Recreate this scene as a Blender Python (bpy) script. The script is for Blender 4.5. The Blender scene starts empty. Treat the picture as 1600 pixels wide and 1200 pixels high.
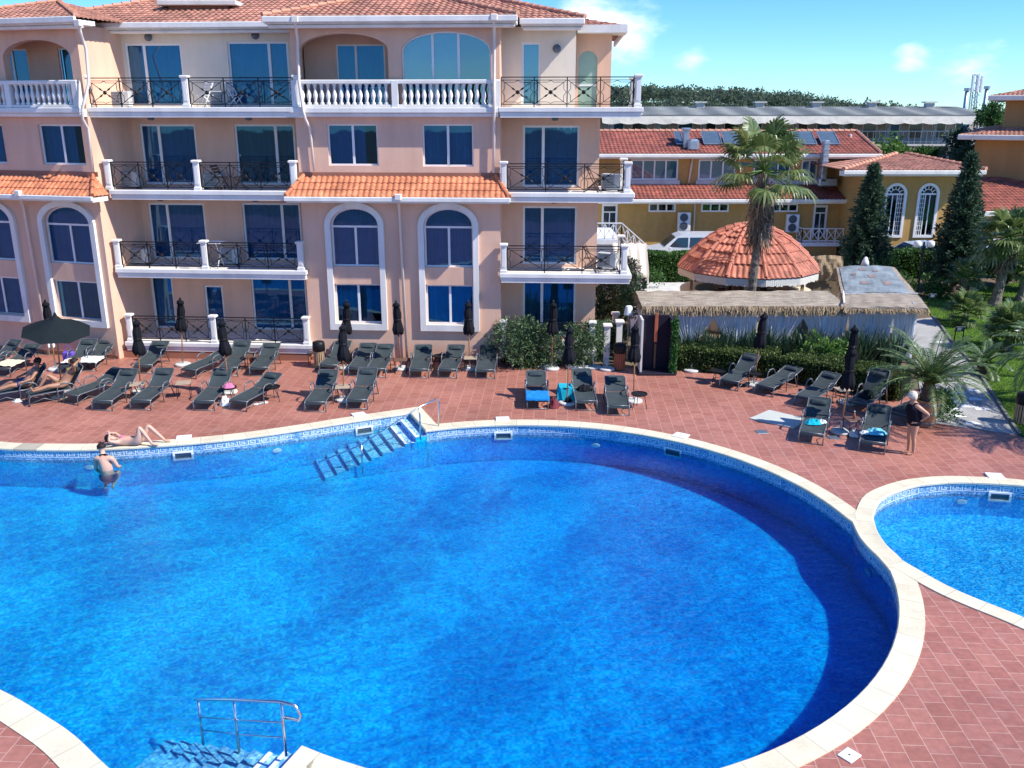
import bpy, math, random
from mathutils import Vector, Matrix, geometry, noise
V = Vector
RND = random.Random(11)
SC = bpy.context.scene
COL = SC.collection
rad = math.radians

# ------------------------------------------------------------------ camera
FPX, HCAM = 1400.0, 8.6
TH = math.atan(430.0 / 1400.0)
ST, CT = math.sin(TH), math.cos(TH)
cam_d = bpy.data.cameras.new("camera")
cam_d.sensor_width = 36.0
cam_d.lens = 36.0 * FPX / 1600.0
cam_d.clip_end = 6000
cam = bpy.data.objects.new("camera", cam_d)
COL.objects.link(cam)
cam.location = (0, 0, HCAM)
cam.rotation_euler = (math.pi / 2 - TH, 0, 0)
SC.camera = cam


def ray(px, py):
    u, v = (px - 800) / FPX, (py - 600) / FPX
    return V((u, CT - v * ST, -(ST + v * CT)))


def G(px, py, z=0.0):
    """point of height z seen at that place of the photograph"""
    r = ray(px, py)
    k = (z - HCAM) / r.z
    return V((r.x * k, r.y * k, z))


def at(px, py, y):
    """point at distance y seen at that place of the photograph"""
    r = ray(px, py)
    k = y / r.y
    return V((r.x * k, y, HCAM + r.z * k))


# ------------------------------------------------------------------ mesh builder
I4 = Matrix.Identity(4)
ORG = {}


class MB:
    def __init__(s, M=None):
        s.v, s.f, s.M, s.mi = [], [], (M.copy() if M else I4.copy()), {}

    def add(s, vs, fs, M=None):
        m = s.M @ M if M is not None else s.M
        b = len(s.v)
        s.v.extend([m @ V(p) for p in vs])
        s.f.extend([tuple(b + i for i in f) for f in fs])
        return s

    def box(s, x0, x1, y0, y1, z0, z1, M=None):
        vs = [(x, y, z) for z in (z0, z1) for y in (y0, y1) for x in (x0, x1)]
        fs = [(0, 2, 3, 1), (4, 5, 7, 6), (0, 1, 5, 4), (2, 6, 7, 3), (0, 4, 6, 2), (1, 3, 7, 5)]
        return s.add(vs, fs, M)

    def cbox(s, c, sx, sy, sz, M=None):
        return s.box(c[0] - sx / 2, c[0] + sx / 2, c[1] - sy / 2, c[1] + sy / 2, c[2] - sz / 2, c[2] + sz / 2, M)

    def rbox(s, x0, x1, y0, y1, z0, z1, b=0.02, M=None):
        """box with chamfered upright and top edges"""
        def ring(z, i):
            return [(x0 + i + b, y0 + i, z), (x1 - i - b, y0 + i, z), (x1 - i, y0 + i + b, z), (x1 - i, y1 - i - b, z),
                    (x1 - i - b, y1 - i, z), (x0 + i + b, y1 - i, z), (x0 + i, y1 - i - b, z), (x0 + i, y0 + i + b, z)]
        vs = ring(z0, b) + ring(z0 + b, 0) + ring(z1 - b, 0) + ring(z1, b)
        fs = [tuple(range(7, -1, -1)), tuple(range(24, 32))]
        for k in range(3):
            for i in range(8):
                j = (i + 1) % 8
                fs.append((k * 8 + i, k * 8 + j, k * 8 + 8 + j, k * 8 + 8 + i))
        return s.add(vs, fs, M)

    def bar(s, p, q, w, h=None, M=None):
        p, q = V(p), V(q)
        h = h or w
        d = (q - p)
        if d.length < 1e-6:
            return s
        d.normalize()
        up = V((0, 0, 1)) if abs(d.z) < 0.95 else V((0, 1, 0))
        a = d.cross(up).normalized() * w / 2
        b = a.cross(d).normalized() * h / 2
        vs = [p - a - b, p + a - b, p + a + b, p - a + b, q - a - b, q + a - b, q + a + b, q - a + b]
        fs = [(3, 2, 1, 0), (4, 5, 6, 7), (0, 1, 5, 4), (1, 2, 6, 5), (2, 3, 7, 6), (3, 0, 4, 7)]
        return s.add(vs, fs, M)

    def tube(s, pts, r, n=6, M=None, closed=False):
        pts = [V(p) for p in pts]
        m = len(pts)
        rs = r if isinstance(r, (list, tuple)) else [r] * m
        vs, fs = [], []
        prev = None
        for i, p in enumerate(pts):
            if closed:
                d = pts[(i + 1) % m] - pts[i - 1]
            else:
                d = pts[min(i + 1, m - 1)] - pts[max(i - 1, 0)]
            d = d.normalized() if d.length > 1e-9 else V((0, 0, 1))
            if prev is None:
                up = V((0, 0, 1)) if abs(d.z) < 0.9 else V((1, 0, 0))
                a = d.cross(up).normalized()
            else:
                a = prev - d * prev.dot(d)
                a = a.normalized() if a.length > 1e-6 else d.orthogonal().normalized()
            prev = a
            b = d.cross(a)
            for k in range(n):
                t = 2 * math.pi * k / n
                vs.append(p + (a * math.cos(t) + b * math.sin(t)) * rs[i])
        for i in range(m if closed else m - 1):
            for k in range(n):
                j = (k + 1) % n
                i2 = (i + 1) % m
                fs.append((i * n + k, i * n + j, i2 * n + j, i2 * n + k))
        if not closed:
            fs.append(tuple(range(n - 1, -1, -1)))
            fs.append(tuple(range((m - 1) * n, m * n)))
        return s.add(vs, fs, M)

    def lathe(s, prof, n=12, M=None, caps=True, ang=2 * math.pi):
        vs, fs = [], []
        full = abs(ang - 2 * math.pi) < 1e-6
        c = n if full else n + 1
        for (r, z) in prof:
            for k in range(c):
                t = ang * k / n
                vs.append((r * math.cos(t), r * math.sin(t), z))
        for i in range(len(prof) - 1):
            for k in range(n):
                j = (k + 1) % c
                fs.append((i * c + k, i * c + j, (i + 1) * c + j, (i + 1) * c + k))
        if caps and full:
            fs.append(tuple(range(c - 1, -1, -1)))
            fs.append(tuple(range((len(prof) - 1) * c, len(prof) * c)))
        return s.add(vs, fs, M)

    def prism(s, poly, z0, z1, M=None):
        n = len(poly)
        vs = [(p[0], p[1], z0) for p in poly] + [(p[0], p[1], z1) for p in poly]
        fs = [tuple(range(n - 1, -1, -1)), tuple(range(n, 2 * n))]
        fs += [(i, (i + 1) % n, n + (i + 1) % n, n + i) for i in range(n)]
        return s.add(vs, fs, M)

    def grid(s, fn, nu, nv, M=None):
        vs = [fn(i / nu, j / nv) for j in range(nv + 1) for i in range(nu + 1)]
        fs = [(j * (nu + 1) + i, j * (nu + 1) + i + 1, (j + 1) * (nu + 1) + i + 1, (j + 1) * (nu + 1) + i)
              for j in range(nv) for i in range(nu)]
        return s.add(vs, fs, M)

    def build(s, name, mat, parent=None, smooth=False):
        me = bpy.data.meshes.new(name)
        o0 = V((0, 0, 0))
        if parent is not None:
            o0 = ORG.get(parent.name, V((0, 0, 0)))
        me.from_pydata([tuple(p - o0) for p in s.v], [], s.f)
        me.materials.append(mat)
        for x in s.mi.get("mats", []):
            me.materials.append(x)
        for k, x in s.mi.items():
            if k != "mats":
                me.polygons[k].material_index = x
        if smooth:
            me.polygons.foreach_set("use_smooth", [True] * len(me.polygons))
        me.update()
        ob = bpy.data.objects.new(name, me)
        COL.objects.link(ob)
        if parent is not None:
            ob.parent = parent
            ORG[ob.name] = o0
        return ob


def fill(outer, holes):
    """triangles of a flat polygon with holes"""
    pts, edges = [], []
    for poly in [outer] + holes:
        b = len(pts)
        pts += [V((p[0], p[1])) for p in poly]
        edges += [(b + i, b + (i + 1) % len(poly)) for i in range(len(poly))]
    vs, _, fs, _, _, _ = geometry.delaunay_2d_cdt(pts, edges, [], 0, 1e-5)

    def inside(p, poly):
        c, n = False, len(poly)
        for i in range(n):
            a, b = poly[i], poly[i - 1]
            if (a[1] > p[1]) != (b[1] > p[1]) and p[0] < (b[0] - a[0]) * (p[1] - a[1]) / (b[1] - a[1]) + a[0]:
                c = not c
        return c
    out = []
    for f in fs:
        c = sum((vs[i] for i in f), V((0, 0))) / len(f)
        if inside(c, outer) and not any(inside(c, h) for h in holes):
            a, b, d = vs[f[0]], vs[f[1]], vs[f[2]]
            if (b - a).cross(d - a) < 0:
                f = tuple(reversed(f))
            out.append(tuple(f))
    return [tuple(v) for v in vs], out


def tag(o, label=None, cat=None, group=None, kind=None):
    if label:
        o["label"] = label
    if cat:
        o["category"] = cat
    if group:
        o["group"] = group
    if kind:
        o["kind"] = kind
    return o


def thing(name, label, cat, loc=(0, 0, 0), group=None, rz=0.0):
    o = bpy.data.objects.new(name, None)
    o.empty_display_size = 0.2
    COL.objects.link(o)
    o.location = loc
    o.rotation_euler = (0, 0, rz)
    ORG[o.name] = V(loc) if rz == 0 else V((0, 0, 0))
    return tag(o, label, cat, group)


def proto(name):
    """an empty whose parts are modelled round the origin and moved later"""
    o = bpy.data.objects.new(name, None)
    o.empty_display_size = 0.2
    COL.objects.link(o)
    ORG[o.name] = V((0, 0, 0))
    return o


def kids(o):
    return [c for c in COL.objects if c.parent == o]


def copy_tree(o, parent=None, ch=None):
    c = o.copy()
    COL.objects.link(c)
    if parent is not None:
        c.parent = parent
    for k in (TREE.get(o.name) or []):
        copy_tree(k, c)
    return c


TREE = {}


def freeze(o):
    """remember the children once, so that copies stay cheap"""
    TREE[o.name] = kids(o)
    for k in TREE[o.name]:
        freeze(k)


class Place:
    """first call moves the prototype, later ones copy it"""

    def __init__(s, root, cat, group):
        s.root, s.used, s.cat, s.group = root, False, cat, group
        freeze(root)

    def put(s, loc, rz, label, scale=None):
        o = s.root if not s.used else copy_tree(s.root)
        s.used = True
        o.location = loc
        o.rotation_euler = (0, 0, rz)
        if scale:
            o.scale = (scale,) * 3 if not isinstance(scale, tuple) else scale
        return tag(o, label, s.cat, s.group)


# ------------------------------------------------------------------ materials
def nt(m):
    m.use_nodes = True
    t = m.node_tree
    t.nodes.clear()
    return t, t.nodes, t.links


def mat(name, col, rough=0.6, metal=0.0, var=0.12, vscale=3.0, bump=0.0, bscale=60.0, spec=0.5, isl=0.0, trans=0.0, sheen=0.0, fine=0.0, streak=0.0, cell=0.0, cellscale=4.0):
    m = bpy.data.materials.new(name)
    t, N, L = nt(m)
    out = N.new("ShaderNodeOutputMaterial")
    p = N.new("ShaderNodeBsdfPrincipled")
    p.inputs["Roughness"].default_value = rough
    p.inputs["Metallic"].default_value = metal
    p.inputs["Specular IOR Level"].default_value = spec
    geo = N.new("ShaderNodeNewGeometry")
    tc = N.new("ShaderNodeTexCoord")
    nz = N.new("ShaderNodeTexNoise")
    nz.inputs["Scale"].default_value = vscale
    nz.inputs["Detail"].default_value = 6
    L.new(tc.outputs["Object"], nz.inputs["Vector"])
    mr = N.new("ShaderNodeMapRange")
    mr.inputs["From Min"].default_value = 0.3
    mr.inputs["From Max"].default_value = 0.7
    mr.inputs["To Min"].default_value = 1 - var
    mr.inputs["To Max"].default_value = 1 + var
    L.new(nz.outputs["Fac"], mr.inputs["Value"])
    val = mr.outputs["Result"]
    if isl:
        m2 = N.new("ShaderNodeMapRange")
        m2.inputs["To Min"].default_value = 1 - isl
        m2.inputs["To Max"].default_value = 1 + isl
        L.new(geo.outputs["Random Per Island"], m2.inputs["Value"])
        mm = N.new("ShaderNodeMath")
        mm.operation = "MULTIPLY"
        L.new(val, mm.inputs[0])
        L.new(m2.outputs["Result"], mm.inputs[1])
        val = mm.outputs[0]
    if fine:
        n3 = N.new("ShaderNodeTexNoise")
        n3.inputs["Scale"].default_value = bscale
        n3.inputs["Detail"].default_value = 3
        L.new(tc.outputs["Object"], n3.inputs["Vector"])
        m3 = N.new("ShaderNodeMapRange")
        m3.inputs["From Min"].default_value = 0.3
        m3.inputs["From Max"].default_value = 0.7
        m3.inputs["To Min"].default_value = 1 - fine
        m3.inputs["To Max"].default_value = 1 + fine
        L.new(n3.outputs["Fac"], m3.inputs["Value"])
        mm = N.new("ShaderNodeMath")
        mm.operation = "MULTIPLY"
        L.new(val, mm.inputs[0])
        L.new(m3.outputs["Result"], mm.inputs[1])
        val = mm.outputs[0]
    def times(val, node_out, lo, hi, f0=0.3, f1=0.7):
        m3 = N.new("ShaderNodeMapRange")
        m3.inputs["From Min"].default_value = f0
        m3.inputs["From Max"].default_value = f1
        m3.inputs["To Min"].default_value = lo
        m3.inputs["To Max"].default_value = hi
        L.new(node_out, m3.inputs["Value"])
        mm = N.new("ShaderNodeMath")
        mm.operation = "MULTIPLY"
        L.new(val, mm.inputs[0])
        L.new(m3.outputs["Result"], mm.inputs[1])
        return mm.outputs[0]
    if streak:
        # rain streaks running down the wall
        mp_ = N.new("ShaderNodeMapping")
        mp_.inputs["Scale"].default_value = (1.7, 1.7, 0.28)
        L.new(tc.outputs["Object"], mp_.inputs["Vector"])
        n5 = N.new("ShaderNodeTexNoise")
        n5.inputs["Scale"].default_value = 1.0
        n5.inputs["Detail"].default_value = 7
        n5.inputs["Roughness"].default_value = 0.65
        L.new(mp_.outputs["Vector"], n5.inputs["Vector"])
        val = times(val, n5.outputs["Fac"], 1 - streak, 1 + streak * 0.3, 0.34, 0.6)
    if cell:
        # every tile its own tone
        vo_ = N.new("ShaderNodeTexVoronoi")
        vo_.inputs["Scale"].default_value = cellscale
        L.new(tc.outputs["Object"], vo_.inputs["Vector"])
        sp_ = N.new("ShaderNodeSeparateColor")
        L.new(vo_.outputs["Color"], sp_.inputs[0])
        val = times(val, sp_.outputs[0], 1 - cell, 1 + cell, 0.0, 1.0)
    vm = N.new("ShaderNodeVectorMath")
    vm.operation = "SCALE"
    vm.inputs[0].default_value = col[:3]
    L.new(val, vm.inputs["Scale"])
    L.new(vm.outputs["Vector"], p.inputs["Base Color"])
    if bump:
        nb = N.new("ShaderNodeTexNoise")
        nb.inputs["Scale"].default_value = bscale
        nb.inputs["Detail"].default_value = 4
        L.new(tc.outputs["Object"], nb.inputs["Vector"])
        b = N.new("ShaderNodeBump")
        b.inputs["Strength"].default_value = bump
        b.inputs["Distance"].default_value = 0.01
        L.new(nb.outputs["Fac"], b.inputs["Height"])
        L.new(b.outputs["Normal"], p.inputs["Normal"])
    if trans:
        tr = N.new("ShaderNodeBsdfTranslucent")
        L.new(vm.outputs["Vector"], tr.inputs["Color"])
        mx = N.new("ShaderNodeMixShader")
        mx.inputs[0].default_value = trans
        L.new(p.outputs[0], mx.inputs[1])
        L.new(tr.outputs[0], mx.inputs[2])
        L.new(mx.outputs[0], out.inputs[0])
    else:
        L.new(p.outputs[0], out.inputs[0])
    return m


def leafmat(name, c0, c1, c2, trans=0.3, rough=0.5, spec=0.35):
    """leaf colour picked per leaf"""
    m = bpy.data.materials.new(name)
    t, N, L = nt(m)
    out = N.new("ShaderNodeOutputMaterial")
    p = N.new("ShaderNodeBsdfPrincipled")
    p.inputs["Roughness"].default_value = rough
    p.inputs["Specular IOR Level"].default_value = spec
    geo = N.new("ShaderNodeNewGeometry")
    r = N.new("ShaderNodeValToRGB")
    e = r.color_ramp.elements
    e[0].color = (*c0, 1)
    e[1].color = (*c2, 1)
    k = e.new(0.55)
    k.color = (*c1, 1)
    L.new(geo.outputs["Random Per Island"], r.inputs["Fac"])
    L.new(r.outputs["Color"], p.inputs["Base Color"])
    tr = N.new("ShaderNodeBsdfTranslucent")
    L.new(r.outputs["Color"], tr.inputs["Color"])
    mx = N.new("ShaderNodeMixShader")
    mx.inputs[0].default_value = trans
    L.new(p.outputs[0], mx.inputs[1])
    L.new(tr.outputs[0], mx.inputs[2])
    L.new(mx.outputs[0], out.inputs[0])
    return m


def deckmat():
    m = bpy.data.materials.new("terracotta paving")
    t, N, L = nt(m)
    out = N.new("ShaderNodeOutputMaterial")
    p = N.new("ShaderNodeBsdfPrincipled")
    p.inputs["Roughness"].default_value = 0.5
    geo = N.new("ShaderNodeNewGeometry")
    mp = N.new("ShaderNodeMapping")
    mp.inputs["Rotation"].default_value = (0, 0, rad(90 + 3.0))
    L.new(geo.outputs["Position"], mp.inputs["Vector"])
    b = N.new("ShaderNodeTexBrick")
    b.offset = 0.5
    b.inputs["Scale"].default_value = 1.0
    b.inputs["Mortar Size"].default_value = 0.0065
    b.inputs["Mortar Smooth"].default_value = 0.25
    b.inputs["Brick Width"].default_value = 0.33
    b.inputs["Row Height"].default_value = 0.33
    b.inputs["Bias"].default_value = -0.1
    b.inputs["Color1"].default_value = (0.345, 0.132, 0.094, 1)
    b.inputs["Color2"].default_value = (0.415, 0.172, 0.126, 1)
    b.inputs["Mortar"].default_value = (0.54, 0.335, 0.265, 1)
    L.new(mp.outputs["Vector"], b.inputs["Vector"])
    n1 = N.new("ShaderNodeTexNoise")
    n1.inputs["Scale"].default_value = 0.35
    n1.inputs["Detail"].default_value = 8
    n1.inputs["Roughness"].default_value = 0.65
    L.new(geo.outputs["Position"], n1.inputs["Vector"])
    mr = N.new("ShaderNodeMapRange")
    mr.inputs["From Min"].default_value = 0.32
    mr.inputs["From Max"].default_value = 0.68
    mr.inputs["To Min"].default_value = 0.84
    mr.inputs["To Max"].default_value = 1.18
    L.new(n1.outputs["Fac"], mr.inputs["Value"])
    vm = N.new("ShaderNodeVectorMath")
    vm.operation = "SCALE"
    L.new(b.outputs["Color"], vm.inputs[0])
    L.new(mr.outputs["Result"], vm.inputs["Scale"])
    # pale chalky scuffs
    n2 = N.new("ShaderNodeTexNoise")
    n2.inputs["Scale"].default_value = 1.3
    n2.inputs["Detail"].default_value = 9
    n2.inputs["Roughness"].default_value = 0.7
    L.new(geo.outputs["Position"], n2.inputs["Vector"])
    m2 = N.new("ShaderNodeMapRange")
    m2.inputs["From Min"].default_value = 0.55
    m2.inputs["From Max"].default_value = 0.8
    m2.inputs["To Max"].default_value = 0.5
    L.new(n2.outputs["Fac"], m2.inputs["Value"])
    mc = N.new("ShaderNodeMix")
    mc.data_type = "RGBA"
    L.new(m2.outputs["Result"], mc.inputs[0])
    L.new(vm.outputs["Vector"], mc.inputs[6])
    mc.inputs[7].default_value = (0.42, 0.25, 0.22, 1)
    # small dark spots and stains
    n4 = N.new("ShaderNodeTexNoise")
    n4.inputs["Scale"].default_value = 9
    n4.inputs["Detail"].default_value = 5
    L.new(geo.outputs["Position"], n4.inputs["Vector"])
    m4 = N.new("ShaderNodeMapRange")
    m4.inputs["From Min"].default_value = 0.3
    m4.inputs["From Max"].default_value = 0.7
    m4.inputs["To Min"].default_value = 0.86
    m4.inputs["To Max"].default_value = 1.1
    L.new(n4.outputs["Fac"], m4.inputs["Value"])
    v2 = N.new("ShaderNodeVectorMath")
    v2.operation = "SCALE"
    L.new(mc.outputs[2], v2.inputs[0])
    L.new(m4.outputs["Result"], v2.inputs["Scale"])
    L.new(v2.outputs["Vector"], p.inputs["Base Color"])
    bp = N.new("ShaderNodeBump")
    bp.inputs["Strength"].default_value = 0.35
    bp.inputs["Distance"].default_value = 0.004
    bp.invert = True
    L.new(b.outputs["Fac"], bp.inputs["Height"])
    L.new(bp.outputs["Normal"], p.inputs["Normal"])
    L.new(p.outputs[0], out.inputs[0])
    return m


def mosaicmat(name, stops, cell=0.045, rough=0.25, blend=None):
    """small glazed tiles, each with its own shade"""
    m = bpy.data.materials.new(name)
    t, N, L = nt(m)
    out = N.new("ShaderNodeOutputMaterial")
    p = N.new("ShaderNodeBsdfPrincipled")
    p.inputs["Roughness"].default_value = rough
    geo = N.new("ShaderNodeNewGeometry")
    sn = N.new("ShaderNodeVectorMath")
    sn.operation = "SNAP"
    sn.inputs[1].default_value = (cell, cell, cell)
    L.new(geo.outputs["Position"], sn.inputs[0])
    wn = N.new("ShaderNodeTexWhiteNoise")
    wn.noise_dimensions = "3D"
    L.new(sn.outputs["Vector"], wn.inputs["Vector"])
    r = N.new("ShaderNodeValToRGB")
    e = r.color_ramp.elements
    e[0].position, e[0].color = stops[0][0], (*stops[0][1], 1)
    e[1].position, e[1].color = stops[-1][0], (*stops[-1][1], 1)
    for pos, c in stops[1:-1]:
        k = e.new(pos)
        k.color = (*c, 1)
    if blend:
        # the water's brighter left side is painted into the tile colour
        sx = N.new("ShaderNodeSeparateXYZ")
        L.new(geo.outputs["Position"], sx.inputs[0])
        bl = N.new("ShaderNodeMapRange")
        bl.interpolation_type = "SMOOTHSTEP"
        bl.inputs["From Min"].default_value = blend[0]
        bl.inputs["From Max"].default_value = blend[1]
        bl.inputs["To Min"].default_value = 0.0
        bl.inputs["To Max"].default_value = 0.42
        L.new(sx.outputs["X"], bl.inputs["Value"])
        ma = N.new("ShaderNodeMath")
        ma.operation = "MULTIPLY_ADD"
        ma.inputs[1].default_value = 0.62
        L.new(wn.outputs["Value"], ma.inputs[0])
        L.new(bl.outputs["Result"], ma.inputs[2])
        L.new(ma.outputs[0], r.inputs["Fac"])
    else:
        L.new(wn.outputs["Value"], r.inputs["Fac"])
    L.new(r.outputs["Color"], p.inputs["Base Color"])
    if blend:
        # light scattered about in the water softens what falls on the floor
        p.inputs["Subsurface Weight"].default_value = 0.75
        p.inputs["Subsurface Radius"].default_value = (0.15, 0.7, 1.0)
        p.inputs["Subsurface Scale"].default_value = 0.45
    L.new(p.outputs[0], out.inputs[0])
    return m


def watermat(name, tint, lo, scale=1.0, absorb=0.55):
    """still pool water: tinted, with a net of caustic light painted into the tint, mirror-like at low angles"""
    m = bpy.data.materials.new(name)
    t, N, L = nt(m)
    out = N.new("ShaderNodeOutputMaterial")
    geo = N.new("ShaderNodeNewGeometry")
    # ripples
    n1 = N.new("ShaderNodeTexNoise")
    n1.inputs["Scale"].default_value = 3.2 * scale
    n1.inputs["Detail"].default_value = 5
    n1.inputs["Roughness"].default_value = 0.62
    n1.inputs["Distortion"].default_value = 0.6
    mp = N.new("ShaderNodeMapping")
    mp.inputs["Scale"].default_value = (1.0, 1.9, 1.0)
    mp.inputs["Rotation"].default_value = (0, 0, rad(-18))
    L.new(geo.outputs["Position"], mp.inputs["Vector"])
    L.new(mp.outputs["Vector"], n1.inputs["Vector"])
    bp = N.new("ShaderNodeBump")
    bp.inputs["Strength"].default_value = 0.32
    bp.inputs["Distance"].default_value = 0.06
    L.new(n1.outputs["Fac"], bp.inputs["Height"])
    # caustic net and bright patches, painted into the transparent colour
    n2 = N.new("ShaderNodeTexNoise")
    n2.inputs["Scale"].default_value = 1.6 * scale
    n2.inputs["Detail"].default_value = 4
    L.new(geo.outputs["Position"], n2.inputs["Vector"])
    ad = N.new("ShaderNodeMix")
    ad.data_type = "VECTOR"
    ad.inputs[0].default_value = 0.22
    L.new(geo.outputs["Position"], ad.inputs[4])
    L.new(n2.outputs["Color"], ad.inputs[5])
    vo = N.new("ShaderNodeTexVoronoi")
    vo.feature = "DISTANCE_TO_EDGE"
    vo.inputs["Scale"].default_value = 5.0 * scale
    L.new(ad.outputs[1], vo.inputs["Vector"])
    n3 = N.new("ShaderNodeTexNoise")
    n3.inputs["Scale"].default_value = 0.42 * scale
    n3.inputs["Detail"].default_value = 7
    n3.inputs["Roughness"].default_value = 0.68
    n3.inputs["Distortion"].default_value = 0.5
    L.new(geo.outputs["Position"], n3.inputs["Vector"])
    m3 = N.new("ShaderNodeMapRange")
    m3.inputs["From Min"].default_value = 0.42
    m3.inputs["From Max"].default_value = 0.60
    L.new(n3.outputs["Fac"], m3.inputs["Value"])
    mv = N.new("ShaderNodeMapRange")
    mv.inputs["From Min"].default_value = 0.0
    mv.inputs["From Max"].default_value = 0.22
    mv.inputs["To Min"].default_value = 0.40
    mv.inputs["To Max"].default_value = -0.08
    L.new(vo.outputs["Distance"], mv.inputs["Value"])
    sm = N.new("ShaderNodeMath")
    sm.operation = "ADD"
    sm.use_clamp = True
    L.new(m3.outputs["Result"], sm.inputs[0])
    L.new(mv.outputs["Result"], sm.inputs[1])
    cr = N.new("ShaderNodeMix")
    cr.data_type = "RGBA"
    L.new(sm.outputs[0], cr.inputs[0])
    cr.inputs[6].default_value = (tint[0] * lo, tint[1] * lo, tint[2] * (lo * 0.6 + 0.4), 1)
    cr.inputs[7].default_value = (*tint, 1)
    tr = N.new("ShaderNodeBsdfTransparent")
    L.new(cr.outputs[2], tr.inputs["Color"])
    gl = N.new("ShaderNodeBsdfGlossy")
    gl.inputs["Roughness"].default_value = 0.03
    L.new(bp.outputs["Normal"], gl.inputs["Normal"])
    fr = N.new("ShaderNodeFresnel")
    fr.inputs["IOR"].default_value = 1.33
    L.new(bp.outputs["Normal"], fr.inputs["Normal"])
    mx = N.new("ShaderNodeMixShader")
    L.new(fr.outputs[0], mx.inputs[0])
    L.new(tr.outputs[0], mx.inputs[1])
    L.new(gl.outputs[0], mx.inputs[2])
    L.new(mx.outputs[0], out.inputs[0])
    # the water itself swallows red first
    va = N.new("ShaderNodeVolumeAbsorption")
    va.inputs["Color"].default_value = (0.05, 0.86, 0.98, 1)
    va.inputs["Density"].default_value = absorb
    L.new(va.outputs[0], out.inputs["Volume"])
    return m


def glassmat(name, tint, mirror, refl=(0.75, 0.88, 1.0)):
    m = bpy.data.materials.new(name)
    t, N, L = nt(m)
    out = N.new("ShaderNodeOutputMaterial")
    tr = N.new("ShaderNodeBsdfTransparent")
    tr.inputs["Color"].default_value = (*tint, 1)
    gl = N.new("ShaderNodeBsdfGlossy")
    gl.inputs["Roughness"].default_value = 0.015
    gl.inputs["Color"].default_value = (*refl, 1)
    geo = N.new("ShaderNodeNewGeometry")
    nz = N.new("ShaderNodeTexNoise")
    nz.inputs["Scale"].default_value = 0.9
    L.new(geo.outputs["Position"], nz.inputs["Vector"])
    bp = N.new("ShaderNodeBump")
    bp.inputs["Strength"].default_value = 0.06
    bp.inputs["Distance"].default_value = 0.05
    L.new(nz.outputs["Fac"], bp.inputs["Height"])
    L.new(bp.outputs["Normal"], gl.inputs["Normal"])
    lw = N.new("ShaderNodeLayerWeight")
    lw.inputs["Blend"].default_value = 0.2
    mr = N.new("ShaderNodeMapRange")
    mr.inputs["To Min"].default_value = mirror
    mr.inputs["To Max"].default_value = 1.0
    L.new(lw.outputs["Fresnel"], mr.inputs["Value"])
    mx = N.new("ShaderNodeMixShader")
    L.new(mr.outputs["Result"], mx.inputs[0])
    L.new(tr.outputs[0], mx.inputs[1])
    L.new(gl.outputs[0], mx.inputs[2])
    L.new(mx.outputs[0], out.inputs[0])
    return m


def thatchmat(name, c0, c1):
    m = bpy.data.materials.new(name)
    t, N, L = nt(m)
    out = N.new("ShaderNodeOutputMaterial")
    p = N.new("ShaderNodeBsdfPrincipled")
    p.inputs["Roughness"].default_value = 0.9
    p.inputs["Specular IOR Level"].default_value = 0.1
    geo = N.new("ShaderNodeNewGeometry")
    mp = N.new("ShaderNodeMapping")
    mp.inputs["Scale"].default_value = (1.0, 14.0, 14.0)
    L.new(geo.outputs["Position"], mp.inputs["Vector"])
    n = N.new("ShaderNodeTexNoise")
    n.inputs["Scale"].default_value = 1.6
    n.inputs["Detail"].default_value = 7
    n.inputs["Roughness"].default_value = 0.7
    L.new(mp.outputs["Vector"], n.inputs["Vector"])
    r = N.new("ShaderNodeValToRGB")
    e = r.color_ramp.elements
    e[0].position, e[0].color = 0.36, (*c0, 1)
    e[1].position, e[1].color = 0.64, (*c1, 1)
    L.new(n.outputs["Fac"], r.inputs["Fac"])
    L.new(r.outputs["Color"], p.inputs["Base Color"])
    b = N.new("ShaderNodeBump")
    b.inputs["Strength"].default_value = 0.8
    b.inputs["Distance"].default_value = 0.03
    L.new(n.outputs["Fac"], b.inputs["Height"])
    L.new(b.outputs["Normal"], p.inputs["Normal"])
    L.new(p.outputs[0], out.inputs[0])
    return m


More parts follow.
